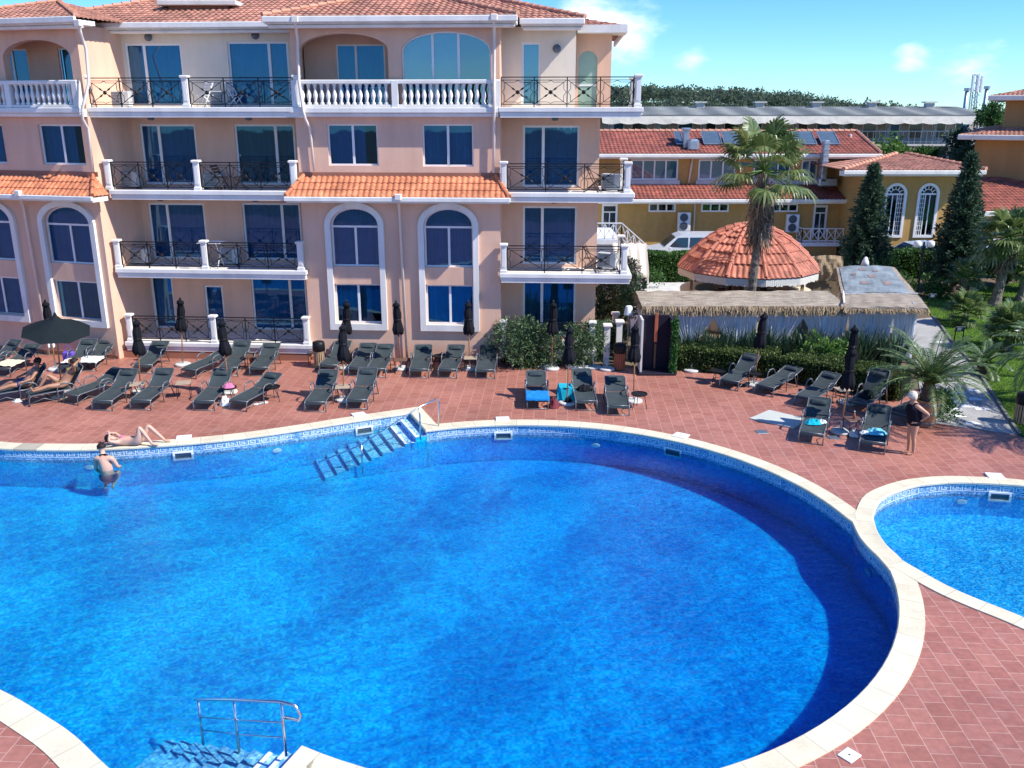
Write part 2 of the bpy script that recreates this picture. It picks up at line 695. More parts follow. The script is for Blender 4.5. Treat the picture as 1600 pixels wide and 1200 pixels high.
MAT = dict(
    peach=mat("peach stucco", (0.765, 0.48, 0.34), 0.85, streak=0.09, var=0.07, vscale=0.5, bump=0.35, bscale=45, spec=0.2, fine=0.04),
    cream=mat("cream stucco", (0.80, 0.69, 0.55), 0.85, streak=0.07, var=0.06, vscale=0.6, bump=0.3, bscale=45, spec=0.2),
    plinth=mat("brown plinth paint", (0.34, 0.14, 0.085), 0.8, var=0.12, vscale=1.0),
    trim=mat("white trim paint", (0.80, 0.77, 0.71), 0.6, streak=0.12, var=0.05, vscale=1.2),
    frame=mat("white window frame", (0.80, 0.79, 0.77), 0.4, var=0.02),
    pipe=mat("pale downpipe metal", (0.78, 0.70, 0.62), 0.45, var=0.05),
    iron=mat("black wrought iron", (0.010, 0.010, 0.012), 0.5, var=0.1, spec=0.25),
    tile=mat("orange roof tile", (0.58, 0.20, 0.095), 0.75, cell=0.22, cellscale=4.5, var=0.22, vscale=1.3, isl=0.0, fine=0.16, bscale=14),
    tileold=mat("weathered roof tile", (0.40, 0.185, 0.125), 0.8, cell=0.30, cellscale=3.6, var=0.25, vscale=0.7, fine=0.2, bscale=11),
    tilered=mat("red roof tile", (0.30, 0.09, 0.06), 0.8, cell=0.30, cellscale=2.8, var=0.2, vscale=0.8, fine=0.15, bscale=10),
    ridge=mat("ridge tile", (0.56, 0.28, 0.18), 0.8, var=0.2, vscale=2),
    curtain=mat("pale curtain cloth", (0.74, 0.80, 0.82), 0.9, var=0.08, vscale=1.5, spec=0.1),
    curtain3=mat("warm curtain cloth", (0.66, 0.58, 0.44), 0.9, var=0.1, vscale=1.5, spec=0.1),
    curtain2=mat("grey blue curtain cloth", (0.55, 0.64, 0.72), 0.9, var=0.1, vscale=1.5, spec=0.1),
    glass=glassmat("blue mirror glass", (0.14, 0.36, 0.56), 0.14, (0.21, 0.50, 0.84)),
    glass2=glassmat("clear window glass", (0.26, 0.46, 0.58), 0.24, (0.6, 0.85, 1.0)),
    dark=mat("dark interior", (0.03, 0.03, 0.035), 0.9),
    stone2=mat("cream coping stone, darker", (0.65, 0.585, 0.425), 0.72, var=0.12, vscale=2.2, bump=0.3, bscale=30, fine=0.06),
    grout=mat("coping joint grout", (0.40, 0.36, 0.28), 0.9),
    stone=mat("cream coping stone", (0.69, 0.625, 0.46), 0.7, var=0.09, vscale=1.6, bump=0.3, bscale=30, fine=0.05),
    deck=deckmat(),
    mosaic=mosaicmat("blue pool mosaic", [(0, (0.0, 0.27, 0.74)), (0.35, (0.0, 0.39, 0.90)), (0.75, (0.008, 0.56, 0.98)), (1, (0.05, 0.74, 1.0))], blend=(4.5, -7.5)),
    mosaic2=mosaicmat("light blue pool mosaic", [(0, (0.0, 0.36, 0.82)), (0.5, (0.02, 0.50, 0.95)), (1, (0.16, 0.70, 1.0))]),
    band=mosaicmat("waterline mosaic", [(0, (0.07, 0.20, 0.42)), (0.5, (0.16, 0.36, 0.56)), (1, (0.50, 0.66, 0.74))], 0.03),
    key=mat("white key tile", (0.78, 0.84, 0.85), 0.3, var=0.08, vscale=6),
    stepdeep=mosaicmat("submerged step mosaic", [(0, (0.12, 0.44, 0.82)), (0.5, (0.28, 0.64, 0.93)), (1, (0.55, 0.85, 1.0))], 0.05),
    steptile=mosaicmat("step mosaic", [(0, (0.08, 0.30, 0.70)), (0.5, (0.22, 0.52, 0.86)), (1, (0.62, 0.82, 0.95))], 0.05),
    nosing=mat("white step nosing", (0.70, 0.80, 0.84), 0.4),
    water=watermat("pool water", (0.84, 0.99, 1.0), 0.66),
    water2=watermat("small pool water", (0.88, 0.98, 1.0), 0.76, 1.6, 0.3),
    steel=mat("brushed steel", (0.62, 0.64, 0.66), 0.22, 1.0, var=0.05),
    chrome=mat("dull galvanised metal", (0.42, 0.46, 0.50), 0.4, 0.8, var=0.12),
    sling=mat("black sling fabric", (0.046, 0.060, 0.064), 0.75, spec=0.2, var=0.15, vscale=4, bump=0.25, bscale=240, fine=0.1),
    pillow=mat("grey head pillow", (0.045, 0.060, 0.066), 0.85, spec=0.15, var=0.15, vscale=6),
    alu=mat("anthracite tube", (0.17, 0.185, 0.205), 0.35, 0.35, var=0.06),
    canvas=mat("black parasol canvas", (0.013, 0.014, 0.018), 0.9, spec=0.1, var=0.2, vscale=3, bump=0.2, bscale=120),
    canvas2=mat("dark green grey canvas", (0.013, 0.019, 0.022), 0.9, spec=0.1, var=0.1, vscale=3),
    wood=mat("varnished pole wood", (0.46, 0.22, 0.09), 0.45, var=0.2, vscale=6),
    slat=mat("light wooden slat", (0.42, 0.28, 0.15), 0.65, var=0.25, vscale=5),
    slatred=mat("red brown slat", (0.40, 0.13, 0.055), 0.6, var=0.2, vscale=5),
    barrel=mat("barrel wood", (0.30, 0.155, 0.075), 0.7, var=0.3, vscale=4, bump=0.3, bscale=30),
    concrete=mat("pale concrete", (0.58, 0.57, 0.53), 0.85, var=0.12, vscale=2.5, bump=0.3, bscale=25),
    slabstone=mat("grey slab", (0.50, 0.52, 0.47), 0.8, var=0.08, vscale=1.2),
    grey=mat("dark grey plastic", (0.10, 0.12, 0.15), 0.5),
    ochre=mat("ochre stucco", (0.50, 0.30, 0.10), 0.85, streak=0.11, var=0.10, vscale=0.4, spec=0.2, fine=0.06, bscale=4),
    ochre2=mat("brown ochre stucco", (0.42, 0.24, 0.10), 0.85, streak=0.10, var=0.10, vscale=0.4, spec=0.2),
    white=mat("white plastic", (0.80, 0.81, 0.80), 0.45, var=0.04),
    wpaint=mat("white paint", (0.80, 0.80, 0.79), 0.55, var=0.05),
    thatch=thatchmat("grey reed thatch", (0.17, 0.135, 0.10), (0.47, 0.41, 0.335)),
    straw=mat("straw fringe", (0.30, 0.22, 0.135), 0.9, var=0.25, vscale=4, isl=0.55, spec=0.1),
    tarp=mat("blue grey roofing sheet", (0.20, 0.24, 0.26), 0.85, var=0.25, vscale=1.6, fine=0.12, bscale=8),
    patch=mat("rusty roofing patch", (0.26, 0.19, 0.17), 0.7, var=0.2, vscale=5),
    voile=mat("white voile curtain", (0.72, 0.76, 0.80), 0.9, var=0.08, vscale=2, spec=0.1, trans=0.35),
    shower=mat("anthracite shower panel", (0.016, 0.013, 0.026), 0.6, spec=0.2, var=0.15, vscale=1),
    copper=mat("copper column", (0.42, 0.13, 0.07), 0.35, 0.4, var=0.15, vscale=3),
    bark=mat("palm bark", (0.17, 0.14, 0.11), 0.9, var=0.4, vscale=7, bump=0.9, bscale=20, fine=0.3),
    bark2=mat("brown bark", (0.11, 0.075, 0.05), 0.9, var=0.3, vscale=5, bump=0.6, bscale=20),
    deadleaf=leafmat("dry palm leaf", (0.10, 0.07, 0.05), (0.20, 0.145, 0.095), (0.32, 0.25, 0.17), 0.15),
    palm=leafmat("fan palm leaf", (0.065, 0.11, 0.030), (0.13, 0.19, 0.055), (0.26, 0.32, 0.13), 0.35, 0.38, 0.5),
    feather=leafmat("feather palm leaf", (0.05, 0.095, 0.030), (0.10, 0.165, 0.055), (0.20, 0.26, 0.11), 0.25, 0.42, 0.5),
    conifer=leafmat("dark conifer needle", (0.022, 0.052, 0.032), (0.046, 0.095, 0.055), (0.11, 0.18, 0.10), 0.35, 0.6),
    hedge=leafmat("hedge leaf", (0.030, 0.060, 0.016), (0.070, 0.115, 0.028), (0.19, 0.23, 0.06), 0.25),
    hedge2=leafmat("bright hedge leaf", (0.030, 0.075, 0.016), (0.060, 0.145, 0.030), (0.12, 0.25, 0.06), 0.25),
    oleander=leafmat("oleander leaf", (0.032, 0.068, 0.032), (0.080, 0.15, 0.062), (0.21, 0.31, 0.15), 0.25),
    lime=leafmat("lime green leaf", (0.05, 0.11, 0.02), (0.11, 0.22, 0.04), (0.20, 0.34, 0.07), 0.35),
    iris=leafmat("sword leaf", (0.022, 0.055, 0.030), (0.040, 0.090, 0.050), (0.085, 0.155, 0.080), 0.2),
    ivy=leafmat("ivy leaf", (0.018, 0.060, 0.012), (0.035, 0.12, 0.022), (0.08, 0.22, 0.05), 0.25),
    flower=leafmat("pale pink petal", (0.52, 0.24, 0.26), (0.64, 0.38, 0.38), (0.75, 0.58, 0.56), 0.3),
    farleaf=leafmat("far pine foliage", (0.075, 0.12, 0.09), (0.12, 0.165, 0.11), (0.19, 0.21, 0.13), 0.45, 0.8, 0.1),
    grass=leafmat("grass blade", (0.07, 0.15, 0.014), (0.12, 0.23, 0.026), (0.20, 0.32, 0.06), 0.35),
    lawn=mat("lawn soil and grass", (0.085, 0.16, 0.022), 0.95, var=0.35, vscale=0.8, fine=0.3, bscale=22, spec=0.1),
    soil=mat("dry soil", (0.16, 0.12, 0.085), 0.95, var=0.3, vscale=0.6, bump=0.5, bscale=8, spec=0.1),
    hill=mat("dark hillside", (0.05, 0.075, 0.035), 0.95, var=0.3, vscale=0.03, spec=0.1),
    asphalt=mat("grey road", (0.17, 0.165, 0.16), 0.9, var=0.15, vscale=0.5, fine=0.15, bscale=30),
    skin=mat("tanned skin", (0.50, 0.27, 0.17), 0.5, var=0.06, vscale=6),
    skinpale=mat("sunburnt skin", (0.62, 0.36, 0.26), 0.5, var=0.06, vscale=6),
    skindark=mat("brown skin", (0.36, 0.18, 0.11), 0.5, var=0.06, vscale=6),
    hairdark=mat("dark brown hair", (0.022, 0.014, 0.012), 0.6, spec=0.25, var=0.2, vscale=30),
    hairwhite=mat("white blond hair", (0.66, 0.60, 0.48), 0.5, var=0.15, vscale=25),
    swim=mat("black swimwear", (0.008, 0.008, 0.014), 0.8, spec=0.12),
    navy=mat("navy swim shorts", (0.03, 0.05, 0.13), 0.8),
    olive=mat("olive bikini cloth", (0.16, 0.17, 0.05), 0.8),
    blueTowel=mat("bright blue towel", (0.0, 0.21, 0.60), 0.95, var=0.12, vscale=5, bump=0.6, bscale=150),
    teal=mat("turquoise towel", (0.0, 0.40, 0.52), 0.95, var=0.15, vscale=6, bump=0.6, bscale=150),
    aqua=mat("pale aqua towel", (0.16, 0.52, 0.62), 0.95, var=0.15, vscale=8, bump=0.6, bscale=150),
    wTowel=mat("white towel", (0.74, 0.76, 0.74), 0.95, var=0.06, vscale=6, bump=0.6, bscale=150),
    yTowel=mat("cream yellow towel", (0.72, 0.66, 0.45), 0.95, var=0.10, vscale=6, bump=0.6, bscale=150),
    pink=mat("pink cloth", (0.62, 0.16, 0.30), 0.9, var=0.2, vscale=12),
    violet=mat("violet bag cloth", (0.13, 0.07, 0.42), 0.8, var=0.2, vscale=6),
    redbag=mat("dark red cloth", (0.16, 0.02, 0.03), 0.8, var=0.2, vscale=6),
    carwhite=mat("white car paint", (0.60, 0.62, 0.64), 0.2, var=0.02, spec=0.6),
    carblue=mat("pale blue car paint", (0.42, 0.52, 0.60), 0.2, var=0.02, spec=0.6),
    carglass=mat("car window glass", (0.015, 0.03, 0.04), 0.08, var=0.02, spec=0.8),
    rubber=mat("tyre rubber", (0.02, 0.02, 0.02), 0.8),
    tabletop=mat("beige table top", (0.40, 0.31, 0.22), 0.55, var=0.1, vscale=5),
    brown=mat("brown table top", (0.14, 0.075, 0.05), 0.5, var=0.15, vscale=5),
    farawning=mat("far cream awning cloth", (0.43, 0.415, 0.36), 0.9, var=0.08, vscale=0.4, streak=0.15),
    farroof=mat("grey fibre cement roof", (0.23, 0.245, 0.23), 0.95, var=0.15, vscale=0.2, fine=0.1, bscale=1.2),
    farwall=mat("pale far wall", (0.46, 0.43, 0.40), 0.8, var=0.1, vscale=0.3),
    awning=mat("cream awning cloth", (0.66, 0.63, 0.55), 0.85, var=0.06, vscale=0.4),
    solar=mat("solar glass", (0.10, 0.15, 0.20), 0.12, 0.2, var=0.1),
    green=mat("green plastic", (0.03, 0.28, 0.10), 0.5, var=0.1),
    greenglass=mat("green window glass", (0.30, 0.42, 0.33), 0.15, var=0.15, vscale=2, spec=0.7),
    lamp=mat("white lamp shade", (0.82, 0.82, 0.80), 0.4, var=0.03),
    pebble=mat("white pebble inlay", (0.72, 0.72, 0.70), 0.8, var=0.1, vscale=8),
    path=mat("grey pebble path", (0.36, 0.35, 0.33), 0.9, var=0.18, vscale=0.9, fine=0.35, bscale=26, bump=0.4),
)

# ------------------------------------------------------------------ sky and sun
AZ, EL = rad(22.0), rad(45.0)          # sun: to the right of the camera, a little behind it
SUN = V((math.cos(AZ) * math.cos(EL), -math.sin(AZ) * math.cos(EL), math.sin(EL)))
sd = bpy.data.lights.new("sun", "SUN")
sd.energy = 4.3
sd.angle = rad(0.53)
sd.color = (1.0, 0.955, 0.88)
so = bpy.data.objects.new("sun", sd)
COL.objects.link(so)
so.rotation_euler = (-SUN).to_track_quat("-Z", "Y").to_euler()
so.location = SUN * 60

W = bpy.data.worlds.new("World")
SC.world = W
W.use_nodes = True
t = W.node_tree
t.nodes.clear()
N, L = t.nodes, t.links
wo = N.new("ShaderNodeOutputWorld")
bg = N.new("ShaderNodeBackground")
bg.inputs["Strength"].default_value = 0.15
sky = N.new("ShaderNodeTexSky")
sky.sky_type = "NISHITA"
sky.sun_disc = False
sky.sun_elevation = EL
sky.sun_rotation = math.atan2(SUN.x, SUN.y)
sky.altitude = 100
sky.air_density = 0.9
sky.dust_density = 0.0
sky.ozone_density = 3.2
hs = N.new("ShaderNodeHueSaturation")
hs.inputs["Hue"].default_value = 0.503
hs.inputs["Saturation"].default_value = 1.22
hs.inputs["Value"].default_value = 1.0
L.new(sky.outputs[0], hs.inputs["Color"])
tc = N.new("ShaderNodeTexCoord")
mp = N.new("ShaderNodeMapping")
mp.inputs["Scale"].default_value = (1.0, 1.0, 2.4)
L.new(tc.outputs["Generated"], mp.inputs["Vector"])
cn = N.new("ShaderNodeTexNoise")
cn.inputs["Scale"].default_value = 5.0
cn.inputs["Detail"].default_value = 9
cn.inputs["Roughness"].default_value = 0.58
L.new(mp.outputs["Vector"], cn.inputs["Vector"])


def blob(px, py, r0, r1, amt):
    """more cloud round one direction of the sky"""
    d = ray(px, py).normalized()
    ds = N.new("ShaderNodeVectorMath")
    ds.operation = "DISTANCE"
    ds.inputs[1].default_value = d
    L.new(tc.outputs["Generated"], ds.inputs[0])
    m = N.new("ShaderNodeMapRange")
    m.interpolation_type = "SMOOTHSTEP"
    m.inputs["From Min"].default_value = r0
    m.inputs["From Max"].default_value = r1
    m.inputs["To Min"].default_value = amt
    m.inputs["To Max"].default_value = 0.0
    L.new(ds.outputs["Value"], m.inputs["Value"])
    return m.outputs["Result"]


acc = None
for b in [(975, 22, 0.0, 0.075, 0.20), (900, 5, 0.0, 0.05, 0.14), (1085, 100, 0.0, 0.04, 0.17), (1418, 84, 0.0, 0.025, 0.11),
          (1500, 150, 0.0, 0.085, 0.09), (1180, 155, 0.0, 0.05, 0.06), (1560, 118, 0.0, 0.05, 0.06),
          (300, -650, 0.1, 0.60, 0.17), (1000, -520, 0.05, 0.35, 0.15), (-200, -150, 0.05, 0.3, 0.12)]:
    r = blob(*b)
    if acc is None:
        acc = r
    else:
        a = N.new("ShaderNodeMath")
        a.operation = "ADD"
        L.new(acc, a.inputs[0])
        L.new(r, a.inputs[1])
        acc = a.outputs[0]
ad = N.new("ShaderNodeMath")
ad.operation = "ADD"
L.new(cn.outputs["Fac"], ad.inputs[0])
L.new(acc, ad.inputs[1])
cm = N.new("ShaderNodeMapRange")
cm.interpolation_type = "SMOOTHSTEP"
cm.inputs["From Min"].default_value = 0.62
cm.inputs["From Max"].default_value = 0.86
cm.inputs["To Max"].default_value = 0.85
L.new(ad.outputs[0], cm.inputs["Value"])
mx = N.new("ShaderNodeMix")
mx.data_type = "RGBA"
L.new(cm.outputs["Result"], mx.inputs[0])
tintn = N.new("ShaderNodeMix")
tintn.data_type = "RGBA"
tintn.blend_type = "MULTIPLY"
tintn.inputs[0].default_value = 1.0
L.new(hs.outputs["Color"], tintn.inputs[6])
tintn.inputs[7].default_value = (0.42, 0.665, 0.92, 1)
L.new(tintn.outputs[2], mx.inputs[6])
mx.inputs[7].default_value = (7.6, 7.9, 8.2, 1)
L.new(mx.outputs[2], bg.inputs["Color"])
L.new(bg.outputs[0], wo.inputs[0])

SC.view_settings.view_transform = "Standard"
SC.view_settings.look = "None"
SC.view_settings.exposure = 0.66
SC.view_settings.gamma = 1.0
SC.cycles.use_denoising = True
SC.cycles.max_bounces = 7
SC.cycles.diffuse_bounces = 3
SC.cycles.transparent_max_bounces = 10
SC.cycles.caustics_reflective = False
SC.cycles.caustics_refractive = False
# ================================================================== setting: ground, pools, paving
def resample(pts, step, closed=True):
    pts = [V((p[0], p[1])) for p in pts]
    out = []
    n = len(pts)
    for i in range(n if closed else n - 1):
        a, b = pts[i], pts[(i + 1) % n]
        k = max(1, int(round((b - a).length / step)))
        out += [a + (b - a) * (j / k) for j in range(k)]
    if not closed:
        out.append(pts[-1])
    return out


def spline(pts, k=6):
    """smooth open curve through points"""
    P = [V((p[0], p[1])) for p in pts]
    out = []
    for i in range(len(P) - 1):
        p0, p1, p2, p3 = P[max(i - 1, 0)], P[i], P[i + 1], P[min(i + 2, len(P) - 1)]
        for j in range(k):
            t = j / k
            out.append(0.5 * ((2 * p1) + (p2 - p0) * t + (2 * p0 - 5 * p1 + 4 * p2 - p3) * t * t + (3 * p1 - p0 - 3 * p2 + p3) * t ** 3))
    out.append(P[-1])
    return out


def offset(poly, d):
    """polygon moved outward by d (counter-clockwise input)"""
    n = len(poly)
    out = []
    for i in range(n):
        a, b, c = poly[i - 1], poly[i], poly[(i + 1) % n]
        e1, e2 = (b - a), (c - b)
        e1 = e1.normalized()
        e2 = e2.normalized()
        n1, n2 = V((e1.y, -e1.x)), V((e2.y, -e2.x))
        m = n1 + n2
        m = m.normalized() if m.length > 1e-6 else n1
        s = min(1.0 / max(m.dot(n1), 0.45), 1.6)
        out.append(b + m * d * s)
    return out


CX, CY, CR = 0.25, 16.85, 7.23
tip_f, tip_b, cor_b, cor_f = V((-2.95, 10.55)), V((-2.38, 23.53)), V((-2.99, 25.1)), V((-3.62, 8.85))
arc1 = []
a0, a1 = math.atan2(tip_f.y - CY, tip_f.x - CX), math.atan2(15.55 - CY, 7.42 - CX)
for i in range(40):
    t = i / 39
    a = a0 + (a1 - a0) * t
    r = CR + (7.07 - CR) * max(0, 1 - t * 3)
    arc1.append(V((CX + r * math.cos(a), CY + r * math.sin(a))))
bump = spline([arc1[-1], (7.36, 16.1), (7.31, 16.6), (7.32, 17.1), (7.42, 17.75)], 3)[1:]
arc2 = []
b0, b1 = math.atan2(17.95 - CY, 7.40 - CX), math.atan2(tip_b.y - CY, tip_b.x - CX)
for i in range(44):
    a = b0 + (b1 - b0) * i / 43
    arc2.append(V((CX + 7.2 * math.cos(a), CY + 7.2 * math.sin(a))))
backL = spline([cor_b, (-4.52, 24.36), (-5.78, 23.70), (-7.05, 23.10), (-8.2, 22.68), (-9.41, 22.38), (-10.98, 22.12), (-12.3, 22.10), (-13.6, 22.2), (-15.5, 22.7), (-17.6, 23.6), (-19.6, 23.4), (-21, 20.5), (-21, 15), (-19, 12), (-16.5, 11.6), (-14, 12.4), (-11.5, 12.9), (-9.4, 12.55), (-7.89, 11.81), (-6.95, 11.23), (-6.3, 10.78), (-5.56, 10.15), (-4.6, 9.4), cor_f], 5)
POOL = arc1 + bump + arc2 + [tip_b + (cor_b - tip_b) * 0.02] + backL
POOL = [p for i, p in enumerate(POOL) if (p - POOL[i - 1]).length > 0.02]
SMALL = spline([(7.92, 18.01), (7.72, 17.2), (7.69, 16.2), (7.93, 15.51), (8.18, 14.97), (8.46, 14.56), (8.86, 14.08), (9.5, 13.3), (10.6, 12.6), (12, 12.3), (13.6, 13), (14.8, 14.6), (15, 16.6), (14.3, 18.5), (13.2, 19.4), (12.2, 19.72), (11.67, 19.84), (10.78, 19.93), (10.14, 19.86), (9.42, 19.62), (8.5, 18.96), (7.92, 18.01)], 5)[:-1]
COPW = 0.40
POOL_O, SMALL_O = offset(POOL, COPW), offset(SMALL, 0.34)
HOLES = [[tuple(p) for p in POOL_O], [tuple(p) for p in SMALL_O]]


def sheet(name, outer, holes, z, material, kind="structure"):
    vs, fs = fill(outer, holes)
    b = MB()
    b.add([(v[0], v[1], z) for v in vs], fs)
    o = b.build(name, material)
    tag(o, kind=kind)
    return o


def poly_px(pts, z=0.0):
    return [tuple(G(*p, z)[:2]) for p in pts]


sheet("ground", [(-900, -300), (900, -300), (900, 1500), (-900, 1500)], HOLES, -0.02, MAT["soil"])
pathL = poly_px([(1452, 660), (1440, 630), (1436, 600), (1432, 575), (1428, 545), (1424, 518), (1418, 500)])
pathR = poly_px([(1590, 680), (1563, 640), (1536, 597), (1512, 563), (1488, 538), (1472, 515), (1457, 496)])
deck_pts = [(-60, -8), (40, -8), (40, 19), (22, 21.0), (14.2, 22.6)] + [pathR[0], pathL[0]] + poly_px([(1440, 612), (1330, 596), (1200, 582), (1090, 572), (1040, 577), (1000, 577), (880, 566), (780, 566)]) + [(-0.35, 31.6), (-60, 31.6)]
sheet("pool_deck", deck_pts, HOLES, 0.0, MAT["deck"])
sheet("garden_path", pathL + list(reversed(pathR)), [], 0.006, MAT["path"])
lawn_pts = list(pathR) + [(22.5, 41), (31, 46), (44, 48), (44, 20), (22, 21.0)]
lawn_pts = [tuple(p) for p in pathR] + poly_px([(1440, 470)]) + [(27, 46.5), (46, 47), (46, 19.4), (22, 20.8), (15.0, 22.5)]
sheet("lawn", lawn_pts, [], 0.010, MAT["lawn"])
sheet("service_road", [(-5, 48.5), (60, 48.5), (60, 55.6), (-5, 55.6)], [], -0.012, MAT["asphalt"])
sheet("terrace", poly_px([(985, 520), (1010, 470), (1300, 470), (1300, 430), (985, 430)]), [], -0.008, MAT["concrete"])
# kerb beside the path
kb = MB()
rp = spline(pathR, 4)
for i in range(len(rp) - 1):
    kb.bar((rp[i].x + 0.05, rp[i].y, 0.02), (rp[i + 1].x + 0.05, rp[i + 1].y, 0.02), 0.08, 0.10)
tag(kb.build("kerb", MAT["asphalt"]), kind="structure")
# white pebble fans laid in the path
pb = MB()
for (px, py) in [(1500, 652), (1515, 637), (1504, 630), (1527, 626), (1537, 641), (1497, 615), (1521, 612), (1512, 599), (1498, 588), (1486, 564), (1479, 551), (1523, 664), (1493, 640), (1470, 536)]:
    c = G(px, py)
    a = [(c.x + 0.22 * math.cos(rad(k)), c.y + 0.16 + 0.30 * math.sin(rad(k)) - 0.16) for k in range(0, 181, 20)]
    pb.add([(p[0], p[1], 0.011) for p in a], [tuple(range(len(a)))])
tag(pb.build("path_inlay", MAT["pebble"]), kind="structure")

# hill
hm = MB()
NX, NY = 60, 14


def hill_z(x, y):
    t = (y - 200) / 200
    prof = 1 - abs(t - 0.5) * 1.2
    a = 5.0 + 5.2 / (1 + math.exp((x - 80) / 11.0))
    return max(0, min(1, (1 - abs(t - 0.5) * 2) * 3)) * a + 0.7 * noise.noise(V((x * 0.02, y * 0.02, 3)))


hm.grid(lambda u, v: (-260 + 700 * u, 200 + 200 * v, hill_z(-260 + 700 * u, 200 + 200 * v)), NX, NY)
tag(hm.build("hill", MAT["hill"], smooth=True), kind="structure")


# ------------------------------------------------------------------ pools
WZ = -0.30


def ring_strip(mb, A, zA, B, zB):
    n = len(A)
    vs = [(p.x, p.y, zA) for p in A] + [(p.x, p.y, zB) for p in B]
    mb.add(vs, [(i, (i + 1) % n, n + (i + 1) % n, n + i) for i in range(n)])


def make_pool(name, label, P, PO, depth, zc, mos, keyrange, minx):
    P3 = resample(P, 0.25)
    root = thing(name, label, "swimming pool", (P[0].x, P[0].y, 0))
    c = MB()
    # coping stones 0.6 m long with thin joints, all one ring
    cum = [0.0]
    for i in range(len(P)):
        cum.append(cum[-1] + (P[(i + 1) % len(P)] - P[i]).length)
    marks = [(s_, 0) for s_ in cum[:-1]]
    k_ = 0.31
    while k_ < cum[-1] - 0.2:
        marks += [(k_ - 0.006, 1), (k_ + 0.006, 2)]
        k_ += 0.60 + 0.02 * math.sin(k_ * 7)
    marks.sort()
    keep = []
    for s_, t_ in marks:
        if keep and s_ - keep[-1][0] < 0.004:
            continue
        keep.append((s_, t_))
    Q, kind_, stone_, cur = [], [], 0, 0
    for s_, t_ in keep:
        j = max(i for i in range(len(P)) if cum[i] <= s_ + 1e-9)
        a_, b_ = P[j], P[(j + 1) % len(P)]
        Q.append(a_ + (b_ - a_) * ((s_ - cum[j]) / max(cum[j + 1] - cum[j], 1e-9)))
        if t_ == 1:
            cur = 2
        elif t_ == 2:
            cur = RND.choice((0, 0, 1))
        kind_.append(cur)
    n = len(Q)
    cw_ = COPW if depth > 1 else 0.34
    inn = offset(Q, -0.035)
    mid = offset(Q, 0.10)
    outq = offset(Q, cw_ + 0.004)
    prof = [(inn, zc - 0.055), (inn, zc - 0.012), (offset(Q, -0.015), zc + 0.006), (mid, zc), (outq, zc - 0.004), (outq, zc - 0.05)]
    for (a, za), (b, zb) in zip(prof[:-1], prof[1:]):
        f0 = len(c.f)
        ring_strip(c, a, za, b, zb)
        for i in range(n):
            c.mi[f0 + i] = kind_[i]
    ring_strip(c, Q, zc - 0.055, inn, zc - 0.055)
    c.mi["mats"] = [MAT["stone2"], MAT["grout"]]
    c.build("coping", MAT["stone"], root)
    w = MB()
    ring_strip(w, P, -0.03, P, -0.37)
    w.build("waterline_band", MAT["band"], root)
    w = MB()
    ring_strip(w, P, -0.37, P, -depth)
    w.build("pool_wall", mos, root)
    vs, fs = fill([tuple(p) for p in P], [])
    f = MB()
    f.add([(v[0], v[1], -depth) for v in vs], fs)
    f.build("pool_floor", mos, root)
    # key pattern laid proud of the band
    k = MB()
    inner = [p for p in resample(P, 0.05)]
    off = offset(inner, -0.006)
    L_ = [0.0]
    for i in range(len(off)):
        L_.append(L_[-1] + (off[(i + 1) % len(off)] - off[i]).length)
    tot = L_[-1]

    def pt(s):
        s = s % tot
        lo, hi = 0, len(off)
        while hi - lo > 1:
            m = (lo + hi) // 2
            if L_[m] <= s:
                lo = m
            else:
                hi = m
        a, b = off[lo % len(off)], off[(lo + 1) % len(off)]
        return a + (b - a) * ((s - L_[lo]) / max(L_[lo + 1] - L_[lo], 1e-6))
    U, z0, zh, lw = 0.29, -0.215, 0.145, 0.019
    unit = [((0, 0), (0, 1)), ((0, 1), (0.80, 1)), ((0.80, 1), (0.80, 0.30)), ((0.80, 0.30), (0.36, 0.30)), ((0.36, 0.30), (0.36, 0.66)), ((0.36, 0.66), (0.56, 0.66)), ((0.0, 0), (1.0, 0))]
    s = 0.0
    nunit = 0
    while s < tot - U:
        p = pt(s)
        nunit += 1
        if p.x > minx and p.y > 12.3 and nunit % 9 not in (0,):
            for (a, b) in unit:
                m = 3 if abs(a[0] - b[0]) > 0.3 else 1
                for q in range(m):
                    ta, tb = q / m, (q + 1) / m
                    sa, sb = s + U * (a[0] + (b[0] - a[0]) * ta), s + U * (a[0] + (b[0] - a[0]) * tb)
                    za, zb = z0 + zh * a[1], z0 + zh * b[1]
                    if abs(a[0] - b[0]) < 1e-6:
                        p0, p1 = pt(sa - lw / 2), pt(sa + lw / 2)
                        lo, hi = min(za, zb) - lw / 2, max(za, zb) + lw / 2
                    else:
                        x0, x1 = min(sa, sb), max(sa, sb)
                        p0, p1 = pt(x0), pt(x1)
                        lo, hi = za - lw / 2, za + lw / 2
                    k.add([(p0.x, p0.y, lo), (p1.x, p1.y, lo), (p1.x, p1.y, hi), (p0.x, p0.y, hi)], [(0, 1, 2, 3)])
        s += U
    k.build("key_border", MAT["key"], root)
    return root, pt, tot, off


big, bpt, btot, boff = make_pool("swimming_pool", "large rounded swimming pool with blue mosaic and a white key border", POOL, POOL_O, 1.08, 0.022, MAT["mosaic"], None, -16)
small, spt, stot, soff = make_pool("paddling_pool", "small shallow pool at the right with bright blue mosaic", SMALL, SMALL_O, 0.85, 0.028, MAT["mosaic2"], None, 5)


